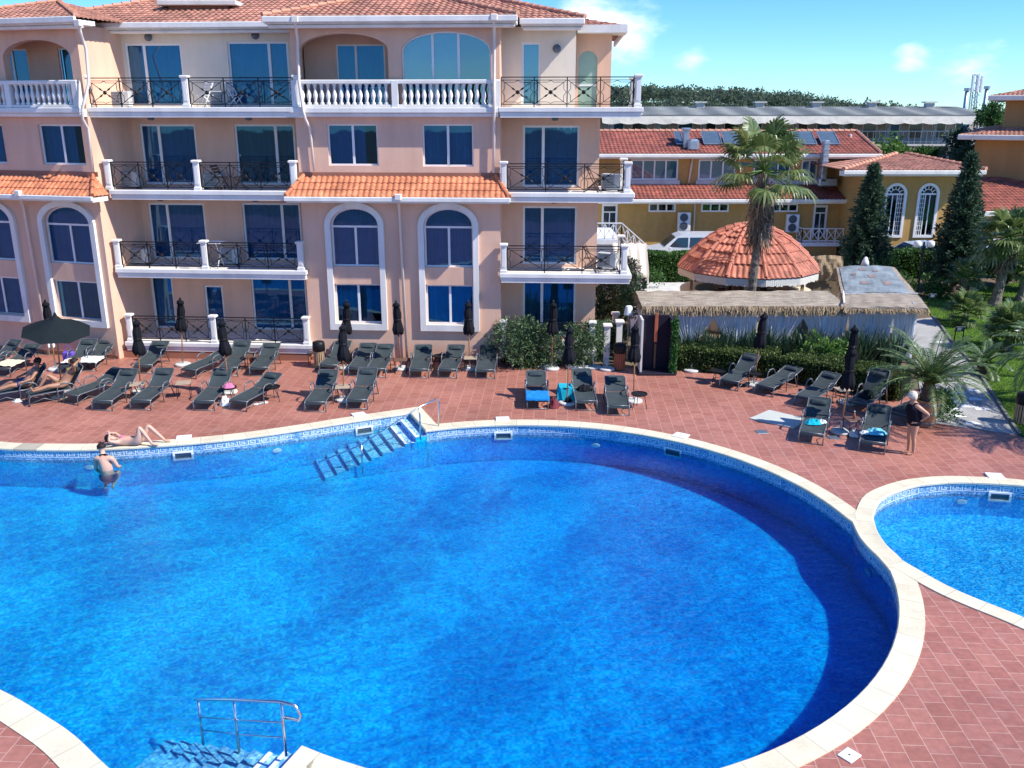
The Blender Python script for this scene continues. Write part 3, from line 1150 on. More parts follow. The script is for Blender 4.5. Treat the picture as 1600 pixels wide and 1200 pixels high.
def water_sheet(name, P, material, zb):
    PO_ = offset(P, 0.015)
    vs, fs = fill([tuple(p) for p in PO_], [])
    f = MB()
    f.add([(v[0], v[1], WZ) for v in vs], fs)
    f.add([(v[0], v[1], zb) for v in vs], [tuple(reversed(t_)) for t_ in fs])
    n = len(PO_)
    f.add([(p.x, p.y, zb) for p in PO_] + [(p.x, p.y, WZ) for p in PO_], [(i, (i + 1) % n, n + (i + 1) % n, n + i) for i in range(n)])
    o = f.build(name, material)
    import bmesh
    bm = bmesh.new()
    bm.from_mesh(o.data)
    bmesh.ops.remove_doubles(bm, verts=bm.verts, dist=1e-4)
    bmesh.ops.recalc_face_normals(bm, faces=bm.faces)
    bm.to_mesh(o.data)
    bm.free()
    tag(o, kind="structure")


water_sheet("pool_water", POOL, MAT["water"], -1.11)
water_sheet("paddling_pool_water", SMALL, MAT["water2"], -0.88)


def nearest(off, p):
    i = min(range(len(off)), key=lambda k: (off[k] - V((p.x, p.y))).length)
    a, b = off[i - 1], off[(i + 1) % len(off)]
    d = (b - a).normalized()
    return off[i], d


def frame_on_wall(off, px, py, z):
    q = G(px, py, z)
    p, d = nearest(off, q)
    nin = V((-d.y, d.x))
    return Matrix(((d.x, nin.x, 0, p.x), (d.y, nin.y, 0, p.y), (0, 0, 1, 0), (0, 0, 0, 1)))


# skimmer mouths, lids and round lights
for root, off, lst in ((big, boff, [(285, 714), (570, 672), (785, 679), (1051, 706)]), (small, soff, [(1563, 776)])):
    for (px, py) in lst:
        M = frame_on_wall(off, px, py, -0.32)
        b = MB(M)
        b.box(-0.26, 0.26, 0, 0.045, -0.24, -0.20)
        b.box(-0.26, 0.26, 0, 0.045, -0.44, -0.40)
        b.box(-0.26, -0.21, 0, 0.045, -0.40, -0.24)
        b.box(0.21, 0.26, 0, 0.045, -0.40, -0.24)
        sk = b.build("skimmer", MAT["white"], root)
        b = MB(M)
        b.box(-0.21, 0.21, 0.0, 0.012, -0.40, -0.24)
        b.build("skimmer_mouth", MAT["grey"], sk)
        b = MB(M)
        b.rbox(-0.2, 0.2, -0.62, -0.26, 0.0, 0.045, 0.012)
        b.build("skimmer_lid", MAT["wpaint"], root)
for root, off, lst in ((big, boff, [(130, 740), (437, 713), (923, 706), (1360, 895)]), (small, soff, [(1505, 785), (1386, 830)])):
    for (px, py) in lst:
        M = frame_on_wall(off, px, py, -0.5) @ Matrix.Translation((0, 0.01, -0.50)) @ Matrix.Diagonal((1.0, 1.0, 0.5, 1)) @ Matrix.Rotation(rad(-90), 4, "X")
        b = MB(M)
        b.lathe([(0.0, 0.0), (0.13, 0.0), (0.13, 0.012), (0.10, 0.02), (0.0, 0.022)], 16, caps=False)
        b.build("pool_light", MAT["white"], root)


# stairs down into the pool
def stairs(P0, P1, dirv, n, tread, rise, z_top, name="stair"):
    """treads parallel to the edge P0-P1, descending along dirv"""
    e = (P1 - P0)
    b, bd, nb, sd_, se_ = MB(), MB(), MB(), MB(), MB()
    d = V(dirv).normalized()
    for i in range(n):
        a = P0 + d * (tread * i)
        c = P1 + d * (tread * i)
        z = z_top - rise * min(i + 1, 2) - 0.095 * max(0, i - 1)
        a2, c2 = a + d * tread, c + d * tread
        (b if i < 2 else bd).add([(a.x, a.y, z), (c.x, c.y, z), (c2.x, c2.y, z), (a2.x, a2.y, z)] + [(p.x, p.y, -1.42) for p in (a, c, c2, a2)],
              [(0, 1, 2, 3), (2, 6, 7, 3)])
        sd_.add([(c.x, c.y, z), (c2.x, c2.y, z), (c2.x, c2.y, -1.42), (c.x, c.y, -1.42)], [(0, 1, 2, 3)])
        se_.add([(a.x, a.y, z), (a2.x, a2.y, z), (a2.x, a2.y, -1.42), (a.x, a.y, -1.42)], [(0, 1, 2, 3)])
        a3, c3 = a2 - d * 0.07, c2 - d * 0.07
        w = d * 0.004
        (nb if i < 2 else MB()).add([(a3.x, a3.y, z + 0.004), (c3.x, c3.y, z + 0.004), (c2.x + w.x, c2.y + w.y, z + 0.004), (a2.x + w.x, a2.y + w.y, z + 0.004)], [(0, 1, 2, 3)])
    s = b.build(name, MAT["steptile"], big)
    bd.build("submerged_step", MAT["stepdeep"], s)
    sd_.build("stair_side", MAT["mosaic"], s)
    se_.build("stair_side", MAT["mosaic"], s)
    nb.build("step_nosing", MAT["nosing"], s)


e = (tip_b - cor_b)
stairs(cor_b + e * 0.03 + V((-0.02, -0.05)), tip_b - e * 0.0, (-0.934, -0.363), 9, 0.32, 0.148, 0.0)
e2 = (cor_f - tip_f)
stairs(tip_f + e2 * 0.02, tip_f + e2 * 1.0, (-0.86, 0.50), 9, 0.32, 0.148, 0.0)


def handrail(name, label, A, B, C, up, hook):
    """stainless rail: posts A (deck edge) B and C further down the steps"""
    root = thing(name, label, "handrail", A)
    t = MB()
    top = [A + V((0, 0, up)), B + V((0, 0, up)), C + V((0, 0, up))]
    t.tube([A + hook[0], A + hook[1], A + hook[2], top[0]] + top[1:], 0.024, 8)
    t.build("top_rail", MAT["steel"], root, smooth=True)
    for p in (A, B, C):
        q = MB()
        q.tube([p + V((0, 0, -0.05)), p + V((0, 0, up))], 0.022, 8)
        q.build("post", MAT["steel"], root, smooth=True)
    for f in (0.36, 0.66):
        q = MB()
        q.tube([A + V((0, 0, up * f)), B + V((0, 0, up * f)), C + V((0, 0, up * f))], 0.010, 6)
        q.build("mid_rail", MAT["steel"], root, smooth=True)
    return root


# near rail (bottom of the picture), seen against the water
A = G(446, 1186, 0.0)
A = V((-3.15, 10.42, -0.02))
B = V((-4.02, 11.03, -0.46))
C = V((-4.77, 11.60, -0.80))
rt = thing("pool_handrail", "stainless steel rail over the near pool steps", "handrail", A)
q = MB()
hA, hB, hC = A + V((0, 0, 0.88)), B + V((0, 0, 0.90)), C + V((0, 0, 0.82))
q.tube([A + V((0.02, 0, 0.63)), A + V((0.24, -0.06, 0.63)), A + V((0.27, -0.07, 0.72)), A + V((0.20, -0.05, 0.86)), hA, hB, hC, hC + V((-0.10, 0.14, -0.10))], 0.022, 8)
q.build("top_rail", MAT["steel"], rt, smooth=True)
for p, h in ((A, hA), (B, hB), (C, hC)):
    q = MB()
    q.tube([p, h], 0.022, 8)
    q.build("post", MAT["steel"], rt, smooth=True)
for f in (0.62, 0.34):
    q = MB()
    q.tube([A + (hA - A) * f, B + (hB - B) * f, C + (hC - C) * f], 0.009, 6)
    q.build("mid_rail", MAT["steel"], rt, smooth=True)
# far rail at the back steps
A = G(657, 684, -0.1)
A.z = -0.15
B = V((A.x - 1.55, A.y - 0.55, -0.95))
rt = thing("pool_handrail", "thin steel rail over the far pool steps", "handrail", A)
q = MB()
q.tube([A + V((0.45, 0.62, 0.16)), A + V((0.48, 0.66, 0.85)), A + V((0.40, 0.60, 0.98)), A + V((0.0, 0, 0.95)), B + V((0, 0, 0.85)), B + V((-1.1, -0.4, 0.5))], 0.020, 8)
q.build("top_rail", MAT["steel"], rt, smooth=True)
for p, h in ((A, 0.95), (B, 0.85)):
    q = MB()
    q.tube([p, p + V((0, 0, h))], 0.024, 8)
    q.build("post", MAT["steel"], rt, smooth=True)
# ================================================================== the hotel
class Sec:
    """one straight stretch of a facade: u along it, y into the building, z up"""

    def __init__(s, P, deg):
        a = rad(deg)
        s.U, s.N, s.P = V((math.cos(a), -math.sin(a), 0)), V((math.sin(a), math.cos(a), 0)), V(P)
        s.M = Matrix(((s.U.x, s.N.x, 0, P[0]), (s.U.y, s.N.y, 0, P[1]), (0, 0, 1, P[2]), (0, 0, 0, 1)))

    def px(s, px, py, y=0.0):
        r = ray(px, py)
        o = V((0, 0, HCAM))
        k = ((s.P + s.N * y - o).dot(s.N)) / r.dot(s.N)
        X = o + r * k - s.P
        return X.dot(s.U), X.z

    def w(s, u, y, z):
        return s.M @ V((u, y, z))


def arch_poly(u0, u1, z0, zs, rise, n=14):
    """opening with a curved head (counter-clockwise)"""
    c, a = (u0 + u1) / 2, (u1 - u0) / 2
    pts = [(u0, z0), (u1, z0)]
    for i in range(n + 1):
        t = math.pi * i / n
        pts.append((c + a * math.cos(t), zs + rise * math.sin(t)))
    return pts


def rect(u0, u1, z0, z1):
    return [(u0, z0), (u1, z0), (u1, z1), (u0, z1)]


def panel(mb, outer, holes, y=0.0, depth=0.2):
    vs, fs = fill(outer, holes)
    mb.add([(v[0], y, v[1]) for v in vs], [tuple(f) for f in fs])
    for h in holes:
        n = len(h)
        vv = [(p[0], y, p[1]) for p in h] + [(p[0], y + depth, p[1]) for p in h]
        mb.add(vv, [(i, (i + 1) % n, n + (i + 1) % n, n + i) for i in range(n)])


def window(root, sec, u0, u1, z0, z1, y, splits=(0.5,), arch=0.0, glass="glass", transom=None, cur="curtain", cfrac=1.0, fw=0.055, name="window"):
    if cfrac == 1.0 and not arch and RND.random() < 0.4:
        cfrac = RND.choice((0.55, 0.7, 0.82, 0.9))
    if RND.random() < 0.3:
        cur = RND.choice(("curtain", "curtain2", "curtain3"))
    f = MB(sec.M)
    d = 0.07
    zs = z1 - arch
    f.box(u0, u0 + fw, y, y + d, z0, zs)
    f.box(u1 - fw, u1, y, y + d, z0, zs)
    f.box(u0 + fw, u1 - fw, y, y + d, z0, z0 + fw)
    c, a = (u0 + u1) / 2, (u1 - u0) / 2

    def top(u):
        if not arch:
            return z1
        t = max(0.0, 1 - ((u - c) / a) ** 2)
        return zs + arch * math.sqrt(t)
    if arch:
        n = 16
        for i in range(n):
            t0, t1 = math.pi * i / n, math.pi * (i + 1) / n
            p = [(c + r * math.cos(t), zs + q * math.sin(t)) for t in (t0, t1) for r, q in ((a, arch), (a - fw, arch - fw))]
            vs = [(p[k][0], yy, p[k][1]) for yy in (y, y + d) for k in (0, 1, 3, 2)]
            f.add(vs, [(0, 1, 2, 3), (7, 6, 5, 4), (1, 0, 4, 5), (2, 1, 5, 6), (3, 2, 6, 7), (0, 3, 7, 4)])
    else:
        f.box(u0 + fw, u1 - fw, y, y + d, z1 - fw, z1)
    for q in splits:
        u = u0 + (u1 - u0) * q
        zt = transom if transom else top(u) - fw * 0.6
        f.box(u - fw * 0.7, u + fw * 0.7, y + 0.004, y + d - 0.004, z0 + fw, zt)
    if transom:
        f.box(u0 + fw, u1 - fw, y + 0.002, y + d - 0.002, transom - fw * 0.6, transom + fw * 0.6)
    w = f.build(name, MAT["frame"], root)
    g = MB(sec.M)
    poly = arch_poly(u0 + 0.01, u1 - 0.01, z0 + 0.01, zs, arch - 0.01) if arch else rect(u0 + 0.01, u1 - 0.01, z0 + 0.01, z1 - 0.01)
    n = len(poly)
    g.add([(p[0], y + 0.035, p[1]) for p in poly], [tuple(range(n))])
    g.build("pane", MAT[glass], w)
    k = MB(sec.M)
    ph = RND.random() * 6
    uu1 = u0 + (u1 - u0) * cfrac
    nu = max(12, int((uu1 - u0) * 26))

    def cf(s_, t_):
        u = u0 - 0.06 + (uu1 - u0 + 0.12) * s_
        return (u, y + 0.20 + 0.085 * math.sin(u * 27 + ph + 0.8 * math.sin(u * 5)) * (0.7 + 0.3 * t_), z0 - 0.05 + (z1 - z0 + 0.1) * t_)
    k.grid(cf, nu, 2)
    k.build("curtain", MAT[cur], w, smooth=True)
    b = MB(sec.M)
    b.add([(u0 - 0.1, y + 0.5, z0 - 0.1), (u1 + 0.1, y + 0.5, z0 - 0.1), (u1 + 0.1, y + 0.5, z1 + 0.1), (u0 - 0.1, y + 0.5, z1 + 0.1)], [(0, 1, 2, 3)])
    b.build("room", MAT["dark"], w)
    return w


def tile_slope(mb, e0, e1, t1, t0, cw=0.2, rl=0.34, amp=0.035, lift=0.028, seg=6):
    """barrel tiles between an eave e0-e1 and an upper edge t0-t1"""
    e0, e1, t0, t1 = V(e0), V(e1), V(t0), V(t1)
    ex = (e1 - e0)
    W_ = ex.length
    ex.normalize()
    mid = (t0 + t1) / 2 - (e0 + e1) / 2
    sy = mid - ex * mid.dot(ex)
    S_ = sy.length
    sy.normalize()
    nz = ex.cross(sy)
    if nz.z < 0:
        nz = -nz
    lx, rx = (t0 - e0).dot(ex), (t1 - e0).dot(ex)
    xmin, xmax = min(0, lx), max(W_, rx)
    rows = max(1, int(round(S_ / rl)))
    cols = int((xmax - xmin) / cw * seg) + 1
    for r in range(rows):
        s0, s1 = S_ * r / rows, S_ * (r + 1) / rows
        vs = []
        for s, hh in ((s0, lift), (s1 + 0.02, 0.0)):
            t = min(s / S_, 1)
            L0, R0 = lx * t, W_ + (rx - W_) * t
            for i in range(cols + 1):
                x = xmin + (xmax - xmin) * i / cols
                x = min(max(x, L0), R0)
                c = math.cos(2 * math.pi * x / cw)
                h = amp * (0.5 + 0.5 * c) ** 0.7
                vs.append(e0 + ex * x + sy * s + nz * (h + hh))
        k = cols + 1
        mb.add(vs, [(i, i + 1, k + i + 1, k + i) for i in range(cols)])
        # butt ends
        vs2 = vs[:k] + [p - nz * (lift + 0.02) for p in vs[:k]]
        mb.add(vs2, [(i, i + 1, k + i + 1, k + i) for i in range(cols)])


def ridge_caps(mb, p, q, r=0.085, step=0.34):
    p, q = V(p), V(q)
    n = max(1, int((q - p).length / step))
    for i in range(n):
        a, b = p + (q - p) * (i / n), p + (q - p) * ((i + 1.12) / n)
        mb.tube([a + V((0, 0, 0.03)), b], [r, r * 0.82], 7)


PB = G(487, 562)
PD = G(187, 561)
SB, SD = Sec(PB, 3.3), Sec(PD, 15.5)
SA = Sec(PD + V((-0.10, 0.22, 0)), 4.2)
FL = [0.55, 3.2, 5.9, 8.6]
CW_Y, AW_Y = 1.3, 1.9

hotel = thing("hotel_building", "peach four storey hotel with balconies, arched windows and a tiled roof", "hotel", PB)

# ---- walls
wp, wc, wa = MB(), MB(), MB()
BH = [(0.78, 2.82), (3.99, 6.06)]
holesB_low, holesB_up = [], []
for a, b in BH:
    holesB_low += [rect(a + 0.2, b - 0.17, 1.36, 2.76), arch_poly(a + 0.2, b - 0.17, 3.38, 4.80, 0.58)]
holesB_up = [rect(1.04, 2.73, 6.78, 8.12), rect(4.22, 5.92, 6.76, 8.12)]
wp.M = SB.M
panel(wp, rect(0, 6.8, -0.02, 5.75), holesB_low, 0, 0.22)
panel(wp, rect(0, 6.8, 5.75, 8.35), holesB_up, 0, 0.18)
la = arch_poly(0.28, 3.18, 8.60, 10.42, 0.50)
ra = arch_poly(3.62, 6.52, 8.60, 10.38, 0.60)
panel(wp, rect(0, 6.8, 8.35, 11.2), [la, ra], 0, 0.3)
for u in (0.0, 6.8):
    wp.add([(u, 0, -0.02), (u, 2.6, -0.02), (u, 2.6, 11.2), (u, 0, 11.2)], [(0, 1, 2, 3)])
# loggia behind the left arch
panel(wp, rect(0.05, 3.4, 8.6, 11.2), [rect(1.15, 2.82, 8.62, 10.68)], 1.35, 0.15)
wp.box(3.30, 3.40, 0.302, 1.345, 8.6, 11.19)
wp.box(0.01, 3.29, 0.302, 1.345, 11.0, 11.19)
wp.M = SD.M
holesD_low, holesD_up = [], []
DH = [(-2.58, -0.25), (-5.95, -3.58)]
for a, b in DH:
    holesD_low += [rect(a + 0.2, b - 0.2, 1.40, 2.78), arch_poly(a + 0.2, b - 0.2, 3.38, 4.80, 0.58)]
holesD_up = [rect(-2.06, -0.30, 6.78, 8.10), rect(-5.2, -3.55, 6.78, 8.10)]
panel(wp, rect(-6.4, 0, -0.02, 5.75), holesD_low, 0, 0.22)
panel(wp, rect(-6.4, 0, 5.75, 8.35), holesD_up, 0, 0.18)
panel(wp, rect(-6.4, 0, 8.35, 11.2), [arch_poly(-3.05, -0.35, 8.6, 10.22, 0.55), arch_poly(-6.2, -3.5, 8.6, 10.22, 0.55)], 0, 0.3)
for u in (0.0, -6.4):
    wp.add([(u, 0, -0.02), (u, 2.6, -0.02), (u, 2.6, 11.2), (u, 0, 11.2)], [(0, 1, 2, 3)])
panel(wp, rect(-6.35, -0.02, 8.6, 11.2), [rect(-2.0, -0.42, 8.62, 10.60), rect(-5.0, -3.3, 8.62, 10.6)], 1.35, 0.15)
wp.box(-6.3, -0.02, 0.302, 1.345, 11.0, 11.19)
# recessed walls of the balconies, openings measured on the photograph
A_OPEN = {3: [((194, 282), 68), ((354, 449), 65)], 2: [((217, 304), 194), ((365, 459), 194)], 1: [((230, 318), 317), ((377, 468), 317)],
          0: [((234, 268), 432), ((318, 347), 446), ((391, 477), 434)]}
AD = {}
wp.M = SA.M
for f in (0, 1, 2, 3):
    z0 = FL[f]
    z1 = FL[f + 1] if f < 3 else 11.2
    hs_ = []
    for (xa, xb), yt in A_OPEN[f]:
        u0, zt = SA.px(xa, yt, AW_Y)
        u1, _ = SA.px(xb, yt, AW_Y)
        zt = min(zt, z1 - 0.12)
        zb = z0 + 0.10
        AD.setdefault(f, []).append((u0, u1, zb, zt))
        hs_.append(rect(u0, u1, zb, zt))
    m = wa if f == 3 else wp
    m.M = SA.M
    panel(m, rect(-0.6, 7.45, z0 - (0.57 if f == 0 else 0), z1), hs_, AW_Y, 0.16)
C_OPEN = {3: [((815, 845), 66)], 2: [((817, 906), 196)], 1: [((817, 902), 322)], 0: [((817, 900), 439)]}
CD = {}
for f in (0, 1, 2, 3):
    z0 = FL[f]
    z1 = FL[f + 1] if f < 3 else 11.2
    hs_ = []
    for (xa, xb), yt in C_OPEN[f]:
        u0, zt = SB.px(xa, yt, CW_Y)
        u1, _ = SB.px(xb, yt, CW_Y)
        zt = min(zt, z1 - 0.12)
        CD.setdefault(f, []).append((u0, u1, z0 + 0.1, zt))
        hs_.append(rect(u0, u1, z0 + 0.1, zt))
    m = wc if f == 3 else wp
    m.M = SB.M
    panel(m, rect(6.8, 9.25 if f == 3 else 10.12, z0 - (0.57 if f == 0 else 0), z1), hs_, CW_Y, 0.16)
wp.M = SB.M
wp.add([(10.12, CW_Y, -0.02), (10.12, 11, -0.02), (10.12, 11, 8.6), (10.12, CW_Y, 8.6)], [(0, 1, 2, 3)])
wc.M = SB.M
wc.add([(9.25, CW_Y, 8.6), (9.25, 3.2, 8.6), (9.25, 3.2, 11.2), (9.25, CW_Y, 11.2)], [(0, 1, 2, 3)])
wing_hole = arch_poly(9.36, 10.02, 8.64, 10.2, 0.32)
panel(wp, rect(9.25, 10.5, 8.6, 11.2), [wing_hole], 2.7, 0.12)
wp.add([(10.5, 2.7, 8.6), (10.5, 11, 8.6), (10.5, 11, 11.2), (10.5, 2.7, 11.2)], [(0, 1, 2, 3)])
# core of the building behind the facade
wp.box(-8.0, 10.0, 3.4, 13.0, -0.02, 11.0)
wp.build("wall", MAT["peach"], hotel)
wc.build("upper_wall", MAT["cream"], hotel)
wa.build("upper_wall", MAT["cream"], hotel)
pl = MB(SA.M)
pl.box(0.02, 7.0, 0.02, AW_Y + 0.1, -0.02, 0.28)
pl.M = SB.M
pl.box(0.02, 6.78, -0.025, 0.1, -0.02, 0.13)
pl.M = SD.M
pl.box(-6.38, -0.02, -0.025, 0.1, -0.02, 0.13)
pl.build("plinth", MAT["plinth"], hotel)

# ---- arched window surrounds
for sec, lst in ((SB, BH), (SD, DH)):
    for a, b in lst:
        s = MB(sec.M)
        outer = arch_poly(a, b, 1.14, 4.80, 0.78, 18)
        inner = arch_poly(a + 0.2, b - 0.19, 1.36, 4.80, 0.58, 18)
        n = len(outer)
        d = 0.115
        vs = [(p[0], -d, p[1]) for p in outer] + [(p[0], -d, p[1]) for p in inner] + [(p[0], 0.01, p[1]) for p in outer] + [(p[0], 0.01, p[1]) for p in inner]
        fs = []
        for i in range(n):
            j = (i + 1) % n
            fs += [(i, j, n + j, n + i), (i, 2 * n + i, 2 * n + j, j), (n + i, n + j, 3 * n + j, 3 * n + i)]
        s.add(vs, fs)
        s.build("window_surround", MAT["trim"], hotel)
        window(hotel, sec, a + 0.2, b - 0.19, 1.36, 2.76, 0.10, (0.5,), cur="curtain2")
        window(hotel, sec, a + 0.2, b - 0.19, 3.38, 5.38, 0.10, (0.5,), arch=0.58, transom=4.74, cur="curtain2")
for h in holesB_up:
    window(hotel, SB, h[0][0], h[1][0], h[0][1], h[2][1], 0.09, (0.5,), cur="curtain2")
for h in holesD_up:
    window(hotel, SD, h[0][0], h[1][0], h[0][1], h[2][1], 0.09, (0.5,), cur="curtain")
window(hotel, SB, 1.15, 2.82, 8.62, 10.68, 1.40, (0.40,), glass="glass")
window(hotel, SB, 3.62, 6.52, 8.60, 10.98, 0.12, (0.345, 0.635), arch=0.60, glass="glass2", cur="curtain2", cfrac=0.62)
window(hotel, SD, -2.0, -0.42, 8.62, 10.60, 1.40, (0.6,))
window(hotel, SD, -5.0, -3.3, 8.62, 10.6, 1.40, (0.6,))
for f, lst in AD.items():
    for i, (u0, u1, zb, zt) in enumerate(lst):
        sp = (0.33,) if i == 0 else (0.68,)
        if f == 0:
            sp = ((0.0001,), (0.0001,), (0.70,))[i]
        window(hotel, SA, u0, u1, zb, zt, AW_Y + 0.05, sp, cur="curtain" if f in (3, 0) else "curtain2", name="balcony_door", fw=0.07)
for f, lst in CD.items():
    for (u0, u1, zb, zt) in lst:
        window(hotel, SB, u0, u1, zb, zt, CW_Y + 0.05, (0.36,) if f < 3 else (0.0001,), cur="curtain2", name="balcony_door", fw=0.07, glass="glass" if f < 3 else "glass2")
g = MB(SB.M)
pp = arch_poly(9.36, 10.02, 8.64, 10.2, 0.32)
g.add([(p[0], 2.76, p[1]) for p in pp], [tuple(range(len(pp)))])
w = g.build("arched_window", MAT["greenglass"], hotel)
g = MB(SB.M)
g.box(9.36, 10.02, 2.74, 2.78, 9.36, 9.42)
g.build("glazing_bar", MAT["frame"], w)


# ---- iron railings
def rail_panel(mb, P, Q, h=0.92, z0=0.06):
    """one iron panel from P to Q (floor points)"""
    P, Q = V(P), V(Q)
    L_ = (Q - P).length
    n = max(1, int(round(L_ / 1.12)))
    ex = (Q - P).normalized()
    up = V((0, 0, 1))

    def pt(s, z):
        return P + ex * s + up * z
    mb.bar(pt(0, h), pt(L_, h), 0.045, 0.030)
    mb.bar(pt(0, z0 + 0.03), pt(L_, z0 + 0.03), 0.026)
    mb.bar(pt(0, h - 0.09), pt(L_, h - 0.09), 0.020)
    for i in range(n + 1):
        mb.bar(pt(L_ * i / n, 0), pt(L_ * i / n, h), 0.032)
    for i in range(n):
        a, b = L_ * i / n + 0.02, L_ * (i + 1) / n - 0.02
        c, zc = (a + b) / 2, (z0 + h) / 2 - 0.03
        zl, zh = z0 + 0.04, h - 0.09
        for (x0, za, x1, zb) in ((a, zl, b, zh), (a, zh, b, zl)):
            mb.bar(pt(x0, za), pt(x1, zb), 0.018)
            d = V((x1 - x0, zb - za)).normalized()
            for sg in (-1, 1):
                k0, k1 = 0.10 * sg, 0.26 * sg
                mb.tube([pt(c + d.x * k0, zc + d.y * k0), pt(c + d.x * (k0 + k1) / 2, zc + d.y * (k0 + k1) / 2), pt(c + d.x * k1, zc + d.y * k1)], [0.010, 0.034, 0.010], 5)
        mb.tube([pt(c, zc) - ex.cross(up) * 0.03, pt(c, zc), pt(c, zc) + ex.cross(up) * 0.03], [0.04, 0.07, 0.04], 8)
        # inner notched border
        m = 0.09
        path = [(a + m, zl + m * 0.7), (c - 0.10, zl + m * 0.7), (c, zl + 0.02), (c + 0.10, zl + m * 0.7), (b - m, zl + m * 0.7),
                (b - m, zc - 0.10), (b - 0.01, zc), (b - m, zc + 0.10), (b - m, zh - m * 0.7), (c + 0.10, zh - m * 0.7), (c, zh - 0.01), (c - 0.10, zh - m * 0.7), (a + m, zh - m * 0.7),
                (a + m, zc + 0.10), (a + 0.01, zc), (a + m, zc - 0.10)]
        for k in range(len(path)):
            p, q = path[k], path[(k + 1) % len(path)]
            mb.bar(pt(*p), pt(*q), 0.016)


def white_post(sec, u, y, z, h=1.0, w=0.19):
    b = MB(sec.M)
    b.rbox(u - w / 2 - 0.03, u + w / 2 + 0.03, y - w / 2 - 0.03, y + w / 2 + 0.03, z, z + 0.1, 0.012)
    b.box(u - w / 2, u + w / 2, y - w / 2, y + w / 2, z + 0.095, z + h - 0.08)
    b.box(u - w * 0.3, u + w * 0.3, y - w / 2 - 0.012, y + w / 2 + 0.012, z + 0.2, z + h - 0.2)
    b.rbox(u - w / 2 - 0.045, u + w / 2 + 0.045, y - w / 2 - 0.045, y + w / 2 + 0.045, z + h - 0.085, z + h, 0.018)
    return b.build("railing_post", MAT["trim"], hotel)


def slab(sec, u0, u1, y0, y1, zt, th=0.27, lip=True):
    b = MB(sec.M)
    b.box(u0, u1, y0, y1, zt - th, zt - 0.002)
    if lip:
        b.rbox(u0 - 0.05, u1 + 0.05, y0 - 0.05, y0 + 0.18, zt - 0.10, zt + 0.05, 0.015)
        b.rbox(u0 - 0.02, u1 + 0.02, y0 - 0.02, y0 + 0.1, zt - 0.19, zt - 0.105, 0.012)
    return b.build("balcony_slab", MAT["trim"], hotel)


# balconies of the recessed stretch between the two bays
A_POSTS = {3: (137, 293, 466), 2: (172, 310, 460), 1: (187, 322, 471), 0: (206, 336, 480)}
A_ENDS = {3: (132, 474), 2: (172, 466), 1: (182, 476), 0: (197, 487)}
PXY = {3: 165, 2: 290, 1: 415, 0: 530}
for f in (0, 1, 2, 3):
    yf = -0.10 if f == 3 else 0.0
    ue = [SA.px(x, PXY[f], yf)[0] for x in A_ENDS[f]]
    slab(SA, ue[0], ue[1], yf, AW_Y - 0.003, FL[f], 0.27)
    us = [SA.px(x, PXY[f], yf + 0.12)[0] for x in A_POSTS[f]]
    for u in us:
        white_post(SA, u, yf + 0.12, FL[f] + 0.05)
    for a, b in zip(us[:-1], us[1:]):
        r = MB()
        rail_panel(r, SA.w(a + 0.12, yf + 0.12, FL[f] + 0.05), SA.w(b - 0.12, yf + 0.12, FL[f] + 0.05))
        r.build("railing", MAT["iron"], hotel)
# balconies of the right end
C_ENDS = {3: (779, 1003), 2: (783, 990), 1: (783, 985), 0: (783, 930)}
C_POSTS = {3: (996,), 2: (787, 980), 1: (787, 975), 0: (787, 925)}
for f in (0, 1, 2, 3):
    yf = -0.32
    ue = [SB.px(x, PXY[f], yf)[0] for x in C_ENDS[f]]
    ue[0] = max(ue[0], 6.83)
    slab(SB, ue[0], ue[1], yf, CW_Y - 0.003, FL[f], 0.27)
    if f:
        b = MB(SB.M)
        b.box(10.125, ue[1], CW_Y, 3.0, FL[f] - 0.27, FL[f] - 0.002)
        b.rbox(ue[1] - 0.13, ue[1] + 0.05, yf + 0.185, 3.0, FL[f] - 0.10, FL[f] + 0.05, 0.015)
        b.build("balcony_slab", MAT["trim"], hotel)
    us = [SB.px(x, PXY[f], yf + 0.12)[0] for x in C_POSTS[f]]
    for u in us:
        white_post(SB, u, yf + 0.12, FL[f] + 0.05)
    ua = us[0] + 0.12 if len(us) > 1 else 6.86
    r = MB()
    rail_panel(r, SB.w(ua, yf + 0.12, FL[f] + 0.05), SB.w(us[-1] - 0.14, yf + 0.12, FL[f] + 0.05))
    r.build("railing", MAT["iron"], hotel)
    if f:
        r = MB()
        rail_panel(r, SB.w(us[-1], yf + 0.26, FL[f] + 0.05), SB.w(us[-1], 2.0, FL[f] + 0.05))
        r.build("railing", MAT["iron"], hotel)
        white_post(SB, us[-1], 2.15, FL[f] + 0.05)

